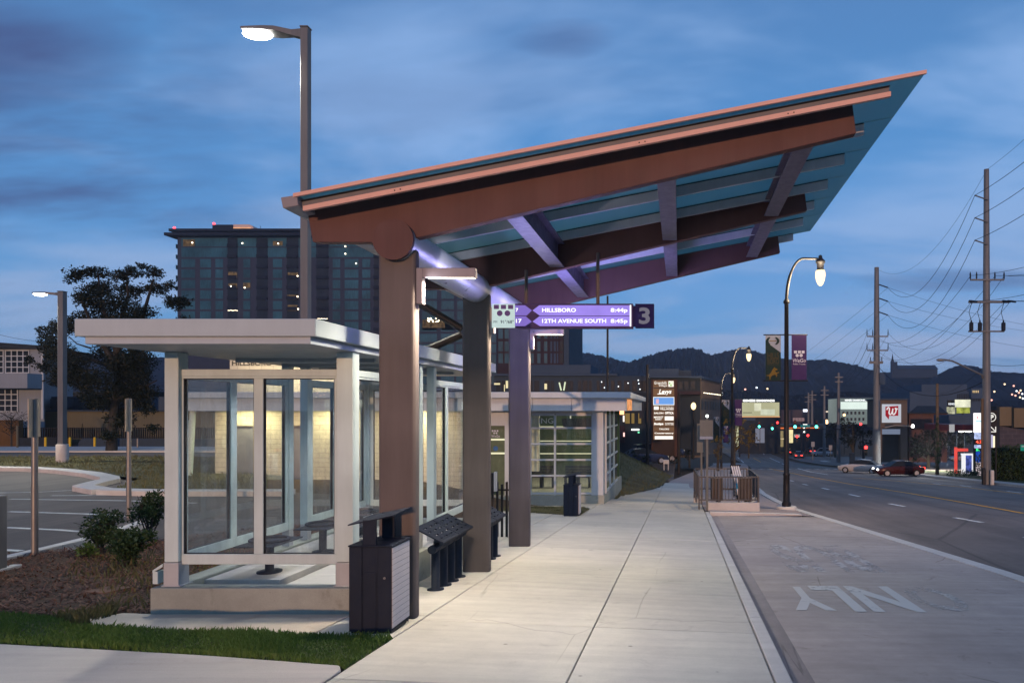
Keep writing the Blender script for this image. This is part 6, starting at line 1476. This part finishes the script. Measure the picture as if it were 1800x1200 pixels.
# white store front with script sign, left of the tower
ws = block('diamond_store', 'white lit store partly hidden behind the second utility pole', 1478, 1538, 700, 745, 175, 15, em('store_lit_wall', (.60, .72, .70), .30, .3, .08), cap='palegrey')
bx(MB(), 1478, 1527, 706, 719, 174.7, .25).build('lit_fascia', em('store_glow', (.86, 1, .92), 1.0, .2, .1), ws)
mb = MB(); mb.text('MIKES DIAMONDS', px2x(1486, 174), px2x(1524, 174), py2z(704.6, 174), py2z(701.5, 174), 174.5, 0, .04); mb.build('sign_letters', em('store_letters', (.95, 1, 1), 1.6), ws)
for r in (723, 734):
    for a in (1481, 1488, 1495, 1502, 1509, 1516, 1530): bx(MB(), a, a+3.4, r, r+5, 174.8, .15).build('window', M['darkglass'], ws)
# jeweller across the junction
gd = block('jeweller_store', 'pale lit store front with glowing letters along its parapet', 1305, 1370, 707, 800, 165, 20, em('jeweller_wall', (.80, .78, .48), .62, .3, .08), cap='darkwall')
mb = MB(); mb.text('GENESIS DIAMONDS', px2x(1306, 164), px2x(1362, 164), py2z(705.8, 164), py2z(701.8, 164), 164.4, 0, .03); mb.build('sign_letters', em('sign_white', (1, 1, .96), 2.2), gd)
bx(MB(), 1326, 1338, 708.5, 722, 164.8, .15).build('window', em('jeweller_pane', (.95, .95, .70), .8, .3, .3), gd); bx(MB(), 1337, 1362, 719, 729, 164.8, .15).build('window', em('jeweller_pane_dim', (.9, .95, .72), .75, .3, .3), gd); bx(MB(), 1306, 1322, 724.5, 725.5, 164.8, .15).build('sill', M['darkwall'], gd)
bx(MB(), 1300, 1371, 731.5, 733, 164.2, .75).build('amber_strip', em('amber_strip', (1, .45, .16), .8), gd)
bx(MB(), 1299, 1372, 733.1, 800, 163.5, 1.2).build('lower_wall', M['darkwall'], gd)
bx(MB(), 1307, 1328, 733.5, 739, 163.2, .25).build('awning', M['palegrey'], gd)
bp = thing('billboard_post', 'pale double panel sign board standing before the jeweller', 'sign', (px2x(1336, 150), 150, -10)); bx(MB(), 1328, 1335.4, 752, 778, 150, .3).build('panel', em('pale_sign', (.42, .44, .58), .42), bp); bx(MB(), 1336.6, 1344, 752, 778, 150, .3).build('panel', em('pale_sign', (.42, .44, .58), .42), bp); bx(MB(), 1335.6, 1336.4, 740, 792, 150.05, .2).build('post', M['black'], bp)
sp = block('strip_shops', 'row of lit shops with an orange stripe beyond the junction', 1366, 1475, 748, 797, 170, 10, 'darkwall', cap='greywall')
bx(MB(), 1370, 1440, 751, 753.5, 169.6, .35).build('orange_stripe', em('orange_stripe', (1, .22, .06), .9, .4, .15), sp)
for a, b, c, d, col, e in ((1347, 1356, 757, 785, (.95, .85, .45), .35), (1360, 1366, 768.5, 775, (1, 1, 1), 1.7), (1368, 1377, 757, 785, (.9, .7, .35), .35), (1386, 1394, 755, 778, (1, .85, .45), 1.0), (1396, 1406, 763, 768, (.8, .8, .75), .5), (1367, 1378, 770, 772, (1, .8, .45), .9), (1412, 1419, 745, 749, (1, 1, .9), 2), (1412.5, 1415, 751, 754, (1, 1, .9), 2.4), (1412.5, 1415, 757.5, 760, (1, 1, .9), 2.4)): bx(MB(), a, b, c, d, 168.9, .2).build('lit_front', em('front_light', col, e, .5, .4), sp)
mid = block('brick_midrise', 'dim plum coloured block behind the junction lights', 1366, 1450, 720, 752, 230, 20, pm('plum_wall', (.06, .05, .065), .85, 0, .2, .1))
for a, b in ((1412, 1421),): bx(MB(), a, b, 719, 723.5, 229, .3).build('roof_sign', em('roof_sign', (.85, .9, 1), 2.2), mid)
for i in range(8): bx(MB(), 1394+2.6*i, 1395.6+2.6*i, 734, 740, 229.6, .3).build('window', em('rose_window', (.8, .5, .5), .35), mid)
ap = block('balcony_flats', 'dark block of flats with scattered lit windows above the junction', 1448, 1475, 716, 790, 210, 15, 'darkwall')
for a, b, e in ((1452, 722, 1), (1456, 723, .6), (1457, 730, 1.2), (1465, 731, 1.4), (1464, 736, 1.2), (1450, 738, 1.5), (1455, 740, 1.8), (1465, 742.5, 1.2), (1461, 728, .8), (1452, 744, 1)): bx(MB(), a, a+3.6, b, b+2.4, 209.7, .25).build('lit_window', em('flat_window', (1, .82, .62), e), ap)
for px, py in ((1453.5, 743), (1453, 739.5), (1513, 745), (1484, 729)):
    x = px2x(px, 160); t = thing('roadside_lamp', {1453.5: 'amber lamp low before the flats', 1453: 'amber lamp just above its neighbour before the flats', 1513: 'small red lamp above the dark trees', 1484: 'amber lamp glowing among trees beside the white store'}[px], 'street lamp', (x, 160, -10)); MB().tube([(x, 160, -10.5), (x, 160, py2z(py+1, 160))], .08, 6).build('post', M['black'], t)
    MB().ball((x, 160, py2z(py, 160)), .32, .32, .32, 0, 10, 6).build('globe', em('amber_globe', (1, .55, .25) if px != 1513 else (1, .05, .05), 4), t)
# scattered lights of houses on the wooded slope
rnd = random.Random(91)
hl = [(1766, 675), (1782, 678), (1787, 687), (1794, 686), (1791, 690), (1797, 692), (1748, 688), (1779, 693), (1590, 693), (1739, 697), (1785, 695), (1798, 700), (1793, 698), (1743, 703), (1330, 681), (1349, 683), (1310, 684), (1268, 690), (1660, 704)]
for i, (a, b) in enumerate(hl):
    props(MB().ball(P(a, b, 330), .5, .3, .45, 0, 8, 5).build('house_light', em('house_glow', [(1, .75, .45), (1, .45, .35), (.9, .95, 1)][i % 3], 2.2)), 'tiny far light of a house on the dark wooded slope', 'light', 'lights on the wooded slope')
# parking garage, board and gas station
Y = 62.
pg = thing('parking_garage', 'concrete parking garage with blank upper panels at the right edge', 'building', (px2x(1790, Y), Y, -5)); gt = pm('garage_tan', (.14, .11, .07), .9, 0, .12, .4)
for a, b, dy in ((1757.5, 1778, 0), (1782.5, 1805, 3), (1811, 1840, 6)): bx(MB(), a, b, 715+dy*.6, 748+dy, Y, 4).build('panel', gt, pg)
bx(MB(), 1752, 1757.4, 714, 800, Y+.2, 3).build('pier', M['darkwall'], pg); bx(MB(), 1778.1, 1782.4, 716, 752, Y+.2, 3).build('pier', M['darkwall'], pg); bx(MB(), 1805.1, 1810.9, 718, 752, Y+.2, 3).build('pier', M['darkwall'], pg)
mb = MB(); mb.hexa([P(1752, 800, Y+.3), P(1860, 800, Y+.3), P(1860, 800, Y+4), P(1752, 800, Y+4), P(1752, 747, Y+.3), P(1860, 766, Y+.3), P(1860, 766, Y+4), P(1752, 747, Y+4)]); mb.build('lower_wall', brick('garage_block', (.055, .05, .065), (.05, .045, .06), (.10, .09, .1), .8, .4), pg)
Y = 50.
ps = thing('parking_sign', 'black board with a white circled P and a slanting arrow', 'sign', (px2x(1745, Y), Y, -5)); mb = MB(); bx(mb, 1737, 1753, 721, 763, Y, .15, 0); f = Y-.012
cx, cz, rr = px2x(1743, f), py2z(733, f), 8*Y/FPX
n = 28; ring = [(cx+rr*math.cos(2*math.pi*i/n), cz+rr*math.sin(2*math.pi*i/n)) for i in range(n)]; rin = [(cx+rr*.82*math.cos(2*math.pi*i/n), cz+rr*.82*math.sin(2*math.pi*i/n)) for i in range(n)]
for i in range(n): j = (i+1) % n; mb.flat([ring[i], ring[j], rin[j], rin[i]], f, 1)
mb.text('P', px2x(1740.5, f), px2x(1747, f), py2z(737.5, f), py2z(728.5, f), f, 1, .05)
q = lambda a, b: (px2x(a, f), py2z(b, f))
mb.flat([q(1740.6, 749.8), q(1741.8, 748.8), q(1749.5, 756.5), q(1748.3, 757.6)], f, 1); mb.flat([q(1749.4, 749.5), q(1751, 749.5), q(1751, 759.4), q(1749.4, 759.4)], f-.002, 1); mb.flat([q(1742, 757.8), q(1751, 757.8), q(1751, 759.4), q(1742, 759.4)], f-.004, 1)
mb.build('board', [M['black'], em('sign_lit_white', (.95, .92, .85), .95)], ps)
bx(MB(), 1739, 1741, 763.1, 850, Y+.03, .1).build('post', M['black'], ps); bx(MB(), 1750, 1752, 763.1, 850, Y+.03, .1).build('post', M['black'], ps)
hg = thing('hedge', 'dark clipped hedge along the right pavement', 'hedge', (px2x(1770, 49), 49, -4.6)); rnd = random.Random(3); mb = MB()
MB().box(px2x(1744, 51), px2x(1840, 51)+3, 50.5, 52.3, -5.5, py2z(788, 51)).build('twigs', pm('hedge_heart', (.004, .007, .003), .95, 0, .3, 3, 0, 40, 0), hg)
leaves(mb, (px2x(1795, 50.5), 51, -3.95), 3.3, 1.3, 1.35, 5200, .16, rnd, .75)
for _ in range(3600):
    x = rnd.uniform(px2x(1743, 50.5), px2x(1845, 50.5)); z = rnd.uniform(-5.4, py2z(786+3*math.sin(x*2), 50.5)); leaves(mb, (x, rnd.uniform(50.2, 50.6), z), .12, .12, .12, 1, .15, rnd)
mb.build('foliage', M['shrub'], hg)
Y = 72.
gs = thing('gas_station', 'filling station with a red canopy band and lit kiosk', 'gas station', (px2x(1690, Y), Y, -6.5))
bx(MB(), 1670, 1712, 746, 757, Y+4, 8).build('canopy', pm('canopy_red', (.12, .015, .02), .5), gs); bx(MB(), 1669, 1678, 745.5, 759, Y+3.9, .09).build('canopy_sign', em('canopy_white', (.75, .75, .78), .5), gs)
for i in range(7): MB().ball(P(1687+3.2*i, 757.5+(i % 2)*.6, Y+6), .16, .16, .1, 0, 8, 5).build('canopy_lamp', em('canopy_lamp', (1, .95, .85), 5), gs)
lamp('canopy_glow', 'AREA', (px2x(1690, Y), Y+3, py2z(759, Y)), 5200, (1, .95, .86), gs, 7, 5, (0, 0, -1))
bx(MB(), 1668, 1712, 729, 745.3, Y+12, 5).build('wall', M['palegrey'], gs)
mb = MB(); bx(mb, 1679.5, 1683, 786, 832, Y-6, .3); bx(mb, 1679.5, 1702, 788, 793, Y-6.01, .3); mb.build('red_portal', em('portal_red', (.95, .10, .08), .85, .2, 1), gs)
for a in (1682, 1696): bx(MB(), a, a+1.2, 757.5, 832, Y-2, .2).build('column', M['greywall'], gs)
kk = thing('advert_kiosk', 'white lit kiosk with a blue poster beside the price sign', 'kiosk', (px2x(1702, 64), 64, -5.7)); mb = MB(); bx(mb, 1693, 1697.5, 800, 838, 64, .4); bx(mb, 1709, 1713, 800, 838, 64, .4); bx(mb, 1692, 1713.5, 797, 799.9, 64, .4); bx(mb, 1692, 1724, 832, 840, 64.5, .4); mb.build('frame', em('kiosk_white', (.95, .95, 1), .95), kk)
bx(MB(), 1697.6, 1708.9, 800, 831, 64.1, .2).build('poster', em('poster_blue', (.10, .14, .55), .9, .9, 2.5), kk)
fs_ = thing('price_sign', 'tall narrow lit price sign with red and green figures', 'sign', (px2x(1720, 60), 60, -5.3)); Y = 60.
mb = MB(); f = Y-.02
bx(mb, 1713.5, 1726, 725.5, 760, Y, .3, 0); bx(mb, 1714.5, 1726, 760.1, 771.5, Y+.02, .25, 3); bx(mb, 1714.5, 1726, 771.6, 781.5, Y+.02, .25, 1); bx(mb, 1714.5, 1726, 781.6, 787.5, Y+.02, .25, 3); bx(mb, 1714.5, 1726, 787.6, 793, Y+.02, .25, 1)
mb.text('4.3', px2x(1715.5, f), px2x(1725.5, f), py2z(779, f), py2z(773.5, f), f, 4, .03); mb.text('5.', px2x(1715.5, f), px2x(1722, f), py2z(792, f), py2z(788.3, f), f, 5, .03)
bx(mb, 1715.5, 1725, 739.5, 741, f, .01, 6); bx(mb, 1717, 1719, 731, 735.5, f, .01, 7)
mb.build('lit_face', [em('price_white', (1, .98, 1), 1.3), M['black'], M['black'], em('price_band', (.55, .65, 1), 1.0, .5, 4), em('price_red', (1, .10, .05), 2.4), em('price_green', (.05, 1, .25), 2.2), em('price_cyan', (.1, .7, .85), 1), em('price_pink', (1, .35, .4), 1)], fs_)
bx(MB(), 1713, 1717, 760, 840, Y+.31, .3).build('post', M['charcoal'], fs_); bx(MB(), 1711, 1718.5, 829, 842, Y-.2, .5).build('foot', M['greywall'], fs_); bx(MB(), 1717.1, 1726, 793.2, 812, Y+.05, .2).build('blue_face', em('price_blue', (.02, .10, .6), .9, .5, 3), fs_); bx(MB(), 1717.1, 1726, 812.1, 838, Y+.06, .2).build('lower_face', em('price_lower', (.9, .75, .8), .9, .8, 3), fs_)
lsg = thing('lit_panel', 'white and cyan lit panel seen below the circled P board', 'sign', (px2x(1745, 55), 55, -5)); bx(MB(), 1738, 1745.5, 764, 787, 55, .2).build('panel_face', em('lit_lilac', (.62, .60, .85), .75), lsg); bx(MB(), 1745.6, 1752, 766, 787, 55.1, .2).build('panel_edge', em('lit_cream', (1, .9, .62), 1.2), lsg); bx(MB(), 1738.2, 1751, 787, 850, 55.05, .1).build('post', M['black'], lsg)
# billboards
bb = thing('billboard', 'brightly lit double billboard above the filling station', 'billboard', (px2x(1690, 120), 120, -8)); Y = 120.
bx(MB(), 1680, 1706, 702, 715.5, Y, .4).build('upper_board', em('board_cream', (.95, .95, .72), 1.05, .35, .5), bb); bx(MB(), 1683, 1705, 716, 726, Y, .4).build('lower_board', em('board_green', (.62, .68, .12), .8, .7, .9), bb); bx(MB(), 1692, 1694, 726.1, 800, Y+.1, .4).build('post', M['black'], bb)
bk = thing('billboard', 'small stacked billboard with white lettering left of the bright double one', 'billboard', (px2x(1672, 122), 122, -8)); Y = 122.
mb = MB(); bx(mb, 1666, 1679, 703, 714.5, Y, .4, 0); mb.text('KING', px2x(1667.3, Y), px2x(1678, Y), py2z(711.5, Y), py2z(707.8, Y), Y-.02, 1, .03); mb.build('upper_board', [M['black'], em('board_letters', (.9, .95, 1), 1.2)], bk)
bx(MB(), 1665.5, 1679, 715, 727, Y, .4).build('lower_board', em('board_mixed', (.62, .62, .42), .85, .9, 1.2), bk); bx(MB(), 1671.5, 1673, 727.1, 800, Y+.1, .4).build('post', M['black'], bk)
gsn = thing('street_name_sign', 'small green street sign at the right edge over the hedge', 'sign', (px2x(1797, 47), 47, -4.5)); mb = MB(); bx(mb, 1794.5, 1812, 781, 792, 47, .05, 0); bx(mb, 1796, 1811, 783, 785, 46.98, .015, 1); mb.build('plate', [em('green_plate', (.02, .28, .2), .7), M['banlet']], gsn); bx(MB(), 1802, 1803.5, 792.1, 850, 47.0, .05).build('post', M['galv'], gsn)
for px, a, b, Yq, m, lab in ((1744, 826, 851, 46.5, 'kerb', 'short pale concrete post by the hedge'), (1729, 822, 850, 46.6, 'black', 'black post at the foot of the tallest pole')):
    x = px2x(px, Yq); MBq = MB(); MBq.lathe([(.13, py2z(b, Yq)-.2), (.13, py2z(a+2, Yq)), (.10, py2z(a, Yq))], (x, Yq, 0), 12); props(MBq.build('short_post', M[m]), lab, 'post')

# trees along the street
def far_tree(px, pyb, Yp, blobs, label, mat, ls, dens, seed, trunk=.12):
    rnd = random.Random(seed); k = Yp/FPX; x = px2x(px, Yp); z0 = py2z(pyb, Yp)
    ct = min(b[1] for b in blobs)+4
    return tree('street_tree' if mat != 'shrub' else 'tree', label, (x, Yp, z0), ([(x, Yp, z0-.4), (x, Yp, py2z((pyb+ct)/2, Yp)), (x+.1, Yp, py2z(ct, Yp))], trunk), [([(x, Yp, py2z(lerp(pyb, b[1], .45), Yp)), (px2x(b[0], Yp), Yp, py2z(b[1], Yp))], trunk*.5) for b in blobs[:5]],
         [(px2x(a, Yp), Yp+rnd.uniform(-1, 1)*r*k, py2z(b, Yp), r*k) for a, b, r in blobs], M[mat], M['bark'], ls, dens, seed)
far_tree(1291, 822, 60, [(1284, 738, 9), (1296, 742, 10), (1305, 750, 11), (1290, 756, 12), (1312, 762, 9), (1280, 760, 9), (1300, 770, 12), (1316, 772, 7), (1283, 775, 8), (1296, 785, 9), (1308, 740, 7), (1291, 728, 7)], 'yellowing street tree behind the second lamp post', 'yellowleaf', .20, 36, 5)
far_tree(1262, 818, 52, [(1260, 775, 7), (1266, 785, 8), (1258, 795, 8), (1264, 805, 7), (1268, 770, 6)], 'low yellow green bush left of the lamps', 'yellowleaf', .18, 40, 6)
far_tree(1316, 800, 95, [(1314, 758, 9), (1322, 752, 9), (1326, 764, 9), (1318, 772, 10), (1328, 775, 8), (1312, 780, 8)], 'dark street tree right of the yellowing one', 'yellowleaf', .26, 20, 7)
far_tree(1212, 815, 66, [(1208, 795, 8), (1214, 800, 8), (1205, 804, 7), (1212, 806, 7)], 'dark clipped bush by the tenant sign', 'treeleaf', .2, 30, 8)
far_tree(1632, 825, 86, [(1612, 775, 14), (1625, 765, 16), (1640, 762, 14), (1655, 766, 12), (1605, 790, 12), (1620, 790, 18), (1645, 785, 16), (1660, 780, 10), (1635, 750, 10), (1612, 805, 8), (1640, 800, 12)], 'broad dark evergreen before the brick store', 'treeleaf', .34, 24, 9, .25)
far_tree(1682, 825, 92, [(1672, 765, 10), (1684, 772, 12), (1695, 766, 10), (1678, 782, 12), (1692, 785, 10), (1704, 775, 9)], 'dark tree under the red canopy band', 'treeleaf', .34, 24, 10, .2)
far_tree(1500, 815, 110, [(1486, 755, 10), (1498, 748, 12), (1512, 752, 12), (1490, 770, 12), (1506, 768, 14), (1520, 765, 10), (1525, 778, 10), (1495, 782, 10), (1484, 740, 8), (1530, 760, 8), (1512, 784, 8)], 'dark round tree left of the logo tower', 'treeleaf', .4, 16, 11, .25)
far_tree(1468, 800, 140, [(1460, 752, 10), (1470, 748, 10), (1480, 758, 11), (1464, 765, 11), (1476, 772, 10), (1456, 764, 8)], 'distant dark tree behind the white jeep', 'treeleaf', .5, 12, 12, .25)
far_tree(1648, 836, 61.6, [(1648, 735, 3), (1648, 745, 4), (1647, 756, 5), (1649, 767, 5.5), (1648, 778, 6), (1647, 789, 6), (1649, 800, 6), (1648, 811, 5.5), (1648, 822, 5)], 'column of ivy climbing the wooden pole', 'shrub', .15, 150, 13, .05)
for i, (px, py, Yq, w) in enumerate(((1112, 800, 58, 9), (1094, 806, 55, 8), (1128, 806, 58, 8), (1186, 812, 62, 6))): far_tree(px, py+4, Yq, [(px-w, py-3, 4.5), (px, py-5, 5.5), (px+w, py-2, 4.5), (px+w*.5, py, 4)], ('dark low hedge bush before the shop row, beside the pale car', 'dark low hedge bush nearest the waiting room corner', 'dark low hedge bush left of the tenant sign foot', 'dark low bush right of the tenant sign foot')[i], 'treeleaf', .18, 30, 50+i, .04)
hb = MB(); rnd = random.Random(60); c = hit(1672, 838, zright)
mbh = MB()
for i in range(9): leaves(mbh, (c.x+i*.32, c.y+.3, c.z+.3), .3, .3, .28, 130, .12, rnd, .3)
t = thing('low_hedge', 'low hedge on the verge before the filling station', 'hedge', c); mbh.build('foliage', M['shrub'], t)
# ================================================================ traffic signals
def mast(px, Yp, pyb, pyarm, px_end, label, heads):
    x = px2x(px, Yp); t = thing('signal_mast', label, 'traffic signal', (x, Yp, py2z(pyb, Yp)), 0, 'signal masts at the junction')
    MB().tube([(x, Yp, py2z(pyb, Yp)-.4), (x, Yp, py2z(pyarm-2, Yp))], [.16, .12], 10).build('post', M['charcoal'], t)
    MB().tube([(x, Yp, py2z(pyarm+5, Yp)), (lerp(x, px2x(px_end, Yp), .3), Yp, py2z(pyarm+1, Yp)), (px2x(px_end, Yp), Yp, py2z(pyarm, Yp))], [.12, .09, .06], 8).build('arm', M['charcoal'], t)
    k = Yp/FPX
    for hx, hy, col in heads:
        a = px2x(hx, Yp-.4); z = py2z(hy, Yp-.4); zt_ = z+(1.15 if col == 'siggreen' else .38); hd = MB().box(a-.21, a+.21, Yp-.45, Yp-.2, zt_-1.42, zt_+.05).build('signal_head', M['black'], t)
        for j in range(3):
            on = (j == 2 and col == 'siggreen') or (j == 0 and col == 'sigred'); r = .20 if on else .12
            MB().ball((a, Yp-.47, zt_-.25-.41*j), r*(1.25 if on else 1), .06, r*(1.25 if on else 1), 0, 12, 6).build('lens', M[col] if on else [M['offtail'], M['charcoal'], M['charcoal']][j], hd)
    return t
m1 = mast(1517, 118, 812, 753, 1392, 'long signal mast arm reaching left over the road with green lights', [(1397.5, 750.5, 'siggreen'), (1435, 750.5, 'siggreen')])
bx(MB(), 1407, 1424, 746.5, 751, 117.5, .1).build('street_plate', em('teal_plate', (.02, .22, .25), .6), m1)
mast(1300, 150, 800, 751, 1372, 'far signal mast arm from the left kerb with small lights', [(1334.5, 750, 'siggreen'), (1357.5, 753.5, 'siggreen'), (1366.5, 743.5, 'sigred')])
mast(1409, 140, 795, 744, 1394, 'dark signal post at the far side of the junction', [(1401, 768, 'sigred')]); mast(1416, 140, 794, 752, 1424, 'slim dark signal post beside the far one', [(1420, 766, 'sigred')])
mast(1518.5, 100, 815, 782, 1523, 'short signal post with a red light before the dark round tree', [(1522, 787.5, 'sigred')])
for px, Yq, a, b, m, lab in ((1429, 112, 776, 785, 'white', 'small white sign plate by the white jeep'), (1460, 112, 782, 791, 'white', 'small white sign plate right of the white jeep')):
    x = px2x(px, Yq); t = thing('road_sign', lab, 'sign', (x, Yq, py2z(806, Yq))); bx(MB(), px-3, px+3, a, b, Yq, .05).build('plate', M['banwhite'], t); MB().tube([(x, Yq+.08, py2z(808, Yq)), (x, Yq+.08, py2z(a, Yq))], .05, 6).build('post', M['galv'], t)
x = px2x(1498.5, 90); t = thing('relay_cabinet', 'dark relay cabinet on the verge by the white car', 'cabinet', (x, 90, py2z(814, 90))); bx(MB(), 1495, 1503, 797, 814, 90, .6).build('cabinet_body', M['charcoal'], t, bevel=.03); bx(MB(), 1494.6, 1503.4, 796, 797-.05, 89.95, .7).build('lid', M['charcoal'], t)
# ================================================================ vehicles
_cars = {}
def car_geo(kind):
    """sections along the length (x, half width, floor, waist, half width at roof, roof) -> body mesh; glass house apart"""
    if kind == 'sedan': secs = [(-2.25, .70, .40, .62), (-2.15, .82, .26, .86), (-1.55, .88, .22, .95), (-.6, .90, .2, .97), (.7, .90, .2, .96), (1.5, .88, .2, .88), (2.1, .80, .24, .72), (2.27, .66, .38, .58)]; cab = [(-1.75, .70, .94, .94), (-1.05, .66, .95, 1.36), (-.2, .67, .95, 1.43), (.35, .66, .95, 1.38), (1.15, .72, .93, .93)]
    else: secs = [(-2.3, .78, .45, .85), (-2.22, .88, .34, 1.02), (-1.4, .93, .3, 1.08), (0, .94, .28, 1.08), (.9, .93, .28, 1.08), (1.6, .91, .28, 1.02), (2.15, .84, .34, .92), (2.3, .74, .46, .78)]; cab = [(-2.2, .76, 1.06, 1.10), (-2.0, .74, 1.07, 1.70), (-.6, .76, 1.07, 1.78), (.35, .74, 1.07, 1.74), (1.15, .80, 1.06, 1.07)]
    return secs, cab
def car(kind, col, label, px, py, zf, rz, lights=None, grp='cars on and beside the road', head=False, sc=1.):
    b = hit(px, py, zf); secs, cab = car_geo(kind)
    t = thing('car', label, 'car', b, rz, grp); t.scale = (sc,)*3
    mb = MB(); vs = []
    for x, w, z0, z1 in secs: vs += [(x, -w*.86, z0), (x, -w, lerp(z0, z1, .45)), (x, -w*.93, z1), (x, w*.93, z1), (x, w, lerp(z0, z1, .45)), (x, w*.86, z0)]
    n = len(secs); fs = [(i*6+j, (i+1)*6+j, (i+1)*6+(j+1) % 6, i*6+(j+1) % 6) for i in range(n-1) for j in range(6)]+[tuple(range(6)), tuple(range((n-1)*6+5, (n-1)*6-1, -1))]
    mb.add(vs, fs, 0, True)
    # roof and pillars
    vr = []
    for x, w, z0, z1 in cab: vr += [(x, -w*.9, z1+.012), (x, w*.9, z1+.012)]
    mb.add(vr, [(2, 4, 5, 3), (4, 6, 7, 5)], 0, False)
    mb.build('body', col, t, False, bevel=.03)
    mb = MB(); vs = []
    for x, w, z0, z1 in cab: vs += [(x, -w*1.08, z0), (x, -w*.9, z1), (x, w*.9, z1), (x, w*1.08, z0)]
    n = len(cab); mb.add(vs, [(i*4+j, (i+1)*4+j, (i+1)*4+(j+1) % 4, i*4+(j+1) % 4) for i in range(n-1) for j in range(4)]+[(0, 1, 2, 3), tuple(range((n-1)*4+3, (n-1)*4-1, -1))], 0); mb.build('windows', M['darkglass'], t, False)
    rw = .33 if kind == 'sedan' else .38
    for x in (-1.38, 1.38):
        for s_ in (-1, 1):
            w = MB().tube([(x, s_*.66, rw), (x, s_*.90, rw)], rw, 18).build('wheel', M['tyre'], t, False); MB().tube([(x, s_*.9005, rw), (x, s_*.915, rw)], rw*.62, 14).build('rim', M['alloy'], w, False)
    fz = .64 if kind == 'sedan' else .84
    for s_ in (-1, 1):
        MB().ball((2.17, s_*.58, fz), .08, .17, .09, 0, 10, 6).build('headlight', M['headlight'] if lights in ('head', 'both') else M['dimlight'], t, False); MB().box(-2.28, -2.18, s_*.50-.16, s_*.50+.16, fz+.04, fz+.22).build('taillight', M['taillight'] if lights in ('tail', 'both') else M['offtail'], t, False)
    if head: lamp('beam', 'SPOT', (2.4, 0, .7), 90, (1, .95, .85), t, .1, aim=(1, 0, -.08), spot=R(60)); t.children[-1].location = (2.4, 0, .7)
    return t
cp = lambda n, c: pm('car_paint_'+n, c, .28, .1, .05)
cw, csil, cdr, cbk, cgr, cwh, cnav = cp('white', (.36, .37, .40)), cp('silver', (.24, .25, .27)), cp('maroon', (.045, .009, .011)), cp('black', (.014, .014, .018)), cp('grey', (.09, .095, .10)), cp('pearl', (.40, .39, .39)), cp('navy', (.02, .03, .07))
zfar = lambda x, y: zroad(min(x, 30), y)
car('suv', cw, 'white jeep parked side-on at the far right corner of the junction', 1444, 801, zright, R(180))
car('sedan', cdr, 'dark maroon car with glowing lights turning out by the logo tower', 1579, 836, zfar, R(184), 'both')
car('sedan', cwh, 'pale moving car with red tail lights left of the maroon car', 1513, 831, zfar, R(150), 'tail')
car('suv', csil, 'silver estate parked between the logo tower and the dark evergreen', 1611, 806, zright, R(186))
car('sedan', cw, 'white saloon parked under the logo tower', 1566, 806, zright, R(188))
car('sedan', cgr, 'car seen from behind with bright red tail lights near the junction', 1405, 806, zfar, R(78), 'tail', sc=1.15)
car('sedan', cbk, 'oncoming car with two bright headlights left of the jeweller', 1302, 792, zfar, R(-82), 'head', head=True, sc=1.1)
car('sedan', cbk, 'black car crossing before the jeweller', 1328, 793, zfar, R(180)); car('sedan', cgr, 'grey car behind the black one before the jeweller', 1342, 792, zfar, R(180))
car('suv', cdr, 'red lit vehicle beyond the lamp post at the junction', 1394, 793, zfar, R(70), 'tail', sc=1.2)
car('sedan', cnav, 'dark blue saloon on the filling station forecourt', 1670, 808, zright, R(170)); car('suv', cgr, 'grey vehicle on the forecourt left of the blue saloon', 1649, 808, zright, R(175)); car('sedan', csil, 'pale car at the far edge of the forecourt beside the red portal', 1690, 810, zright, R(185))
car('sedan', cbk, 'dark car with small red tail lights waiting under the far green signals', 1385, 799, zfar, R(82), 'tail'); car('sedan', cnav, 'navy car with red tail lights at the back of the queue beyond the lamp post', 1424, 797, zfar, R(95), 'tail'); car('suv', cgr, 'oncoming grey vehicle with lit headlights behind the two bright headlights', 1312, 789, zfar, R(-80), 'head')
zl2 = lambda x, y: zmound(x, y) if x < -.4 else zwalk(.8, y)
zlot2 = lambda x, y: -5.35
car('sedan', csil, 'silver car parked below the small white shop sign', 1110, 789+6, zlot2, R(185), 'head'); car('sedan', cnav, 'dark blue parked car nearest the grass mound', 1131, 815, lambda x, y: -4.9, R(25), 'tail'); car('sedan', cnav, 'dark blue parked car beside the foot of the tenant sign', 1164, 803, lambda x, y: -4.75, R(30), 'tail'); car('suv', cbk, 'black parked vehicle behind the tenant sign foot', 1152, 812, lambda x, y: -5.0, R(20), 'tail')
cl = thing('service_cabinet', 'small pale cabinet on legs before the parked cars', 'cabinet', (px2x(1171, 58), 58, -5)); bx(MB(), 1166, 1176, 808, 815, 58, .4).build('box', M['sleeve'], cl)
for a in (1166.5, 1174): bx(MB(), a, a+1.4, 815.05, 826, 58.05, .1).build('leg', M['sleeve'], cl)
sheet('village_lot', [[(x, y) for x in (-22, -14, -8, -3, -.5)] for y in (50, 58, 66, 76, 82)], lambda x, y: -5.45-.03*(y-50), 0, M['asphalt'])
# ================================================================ dusk air
hz_ = NT('dusk_air'); pv_ = hz_.n('ShaderNodeVolumePrincipled'); pv_.inputs['Color'].default_value = (.78, .86, 1, 1); pv_.inputs['Density'].default_value = .00028; pv_.inputs['Anisotropy'].default_value = .35
hz_.l(pv_.outputs[0], hz_.out.inputs['Volume'])
props(MB().box(-1560, 1860, -60, 2260, -32, 110).build('haze', hz_.mat), kind='stuff')
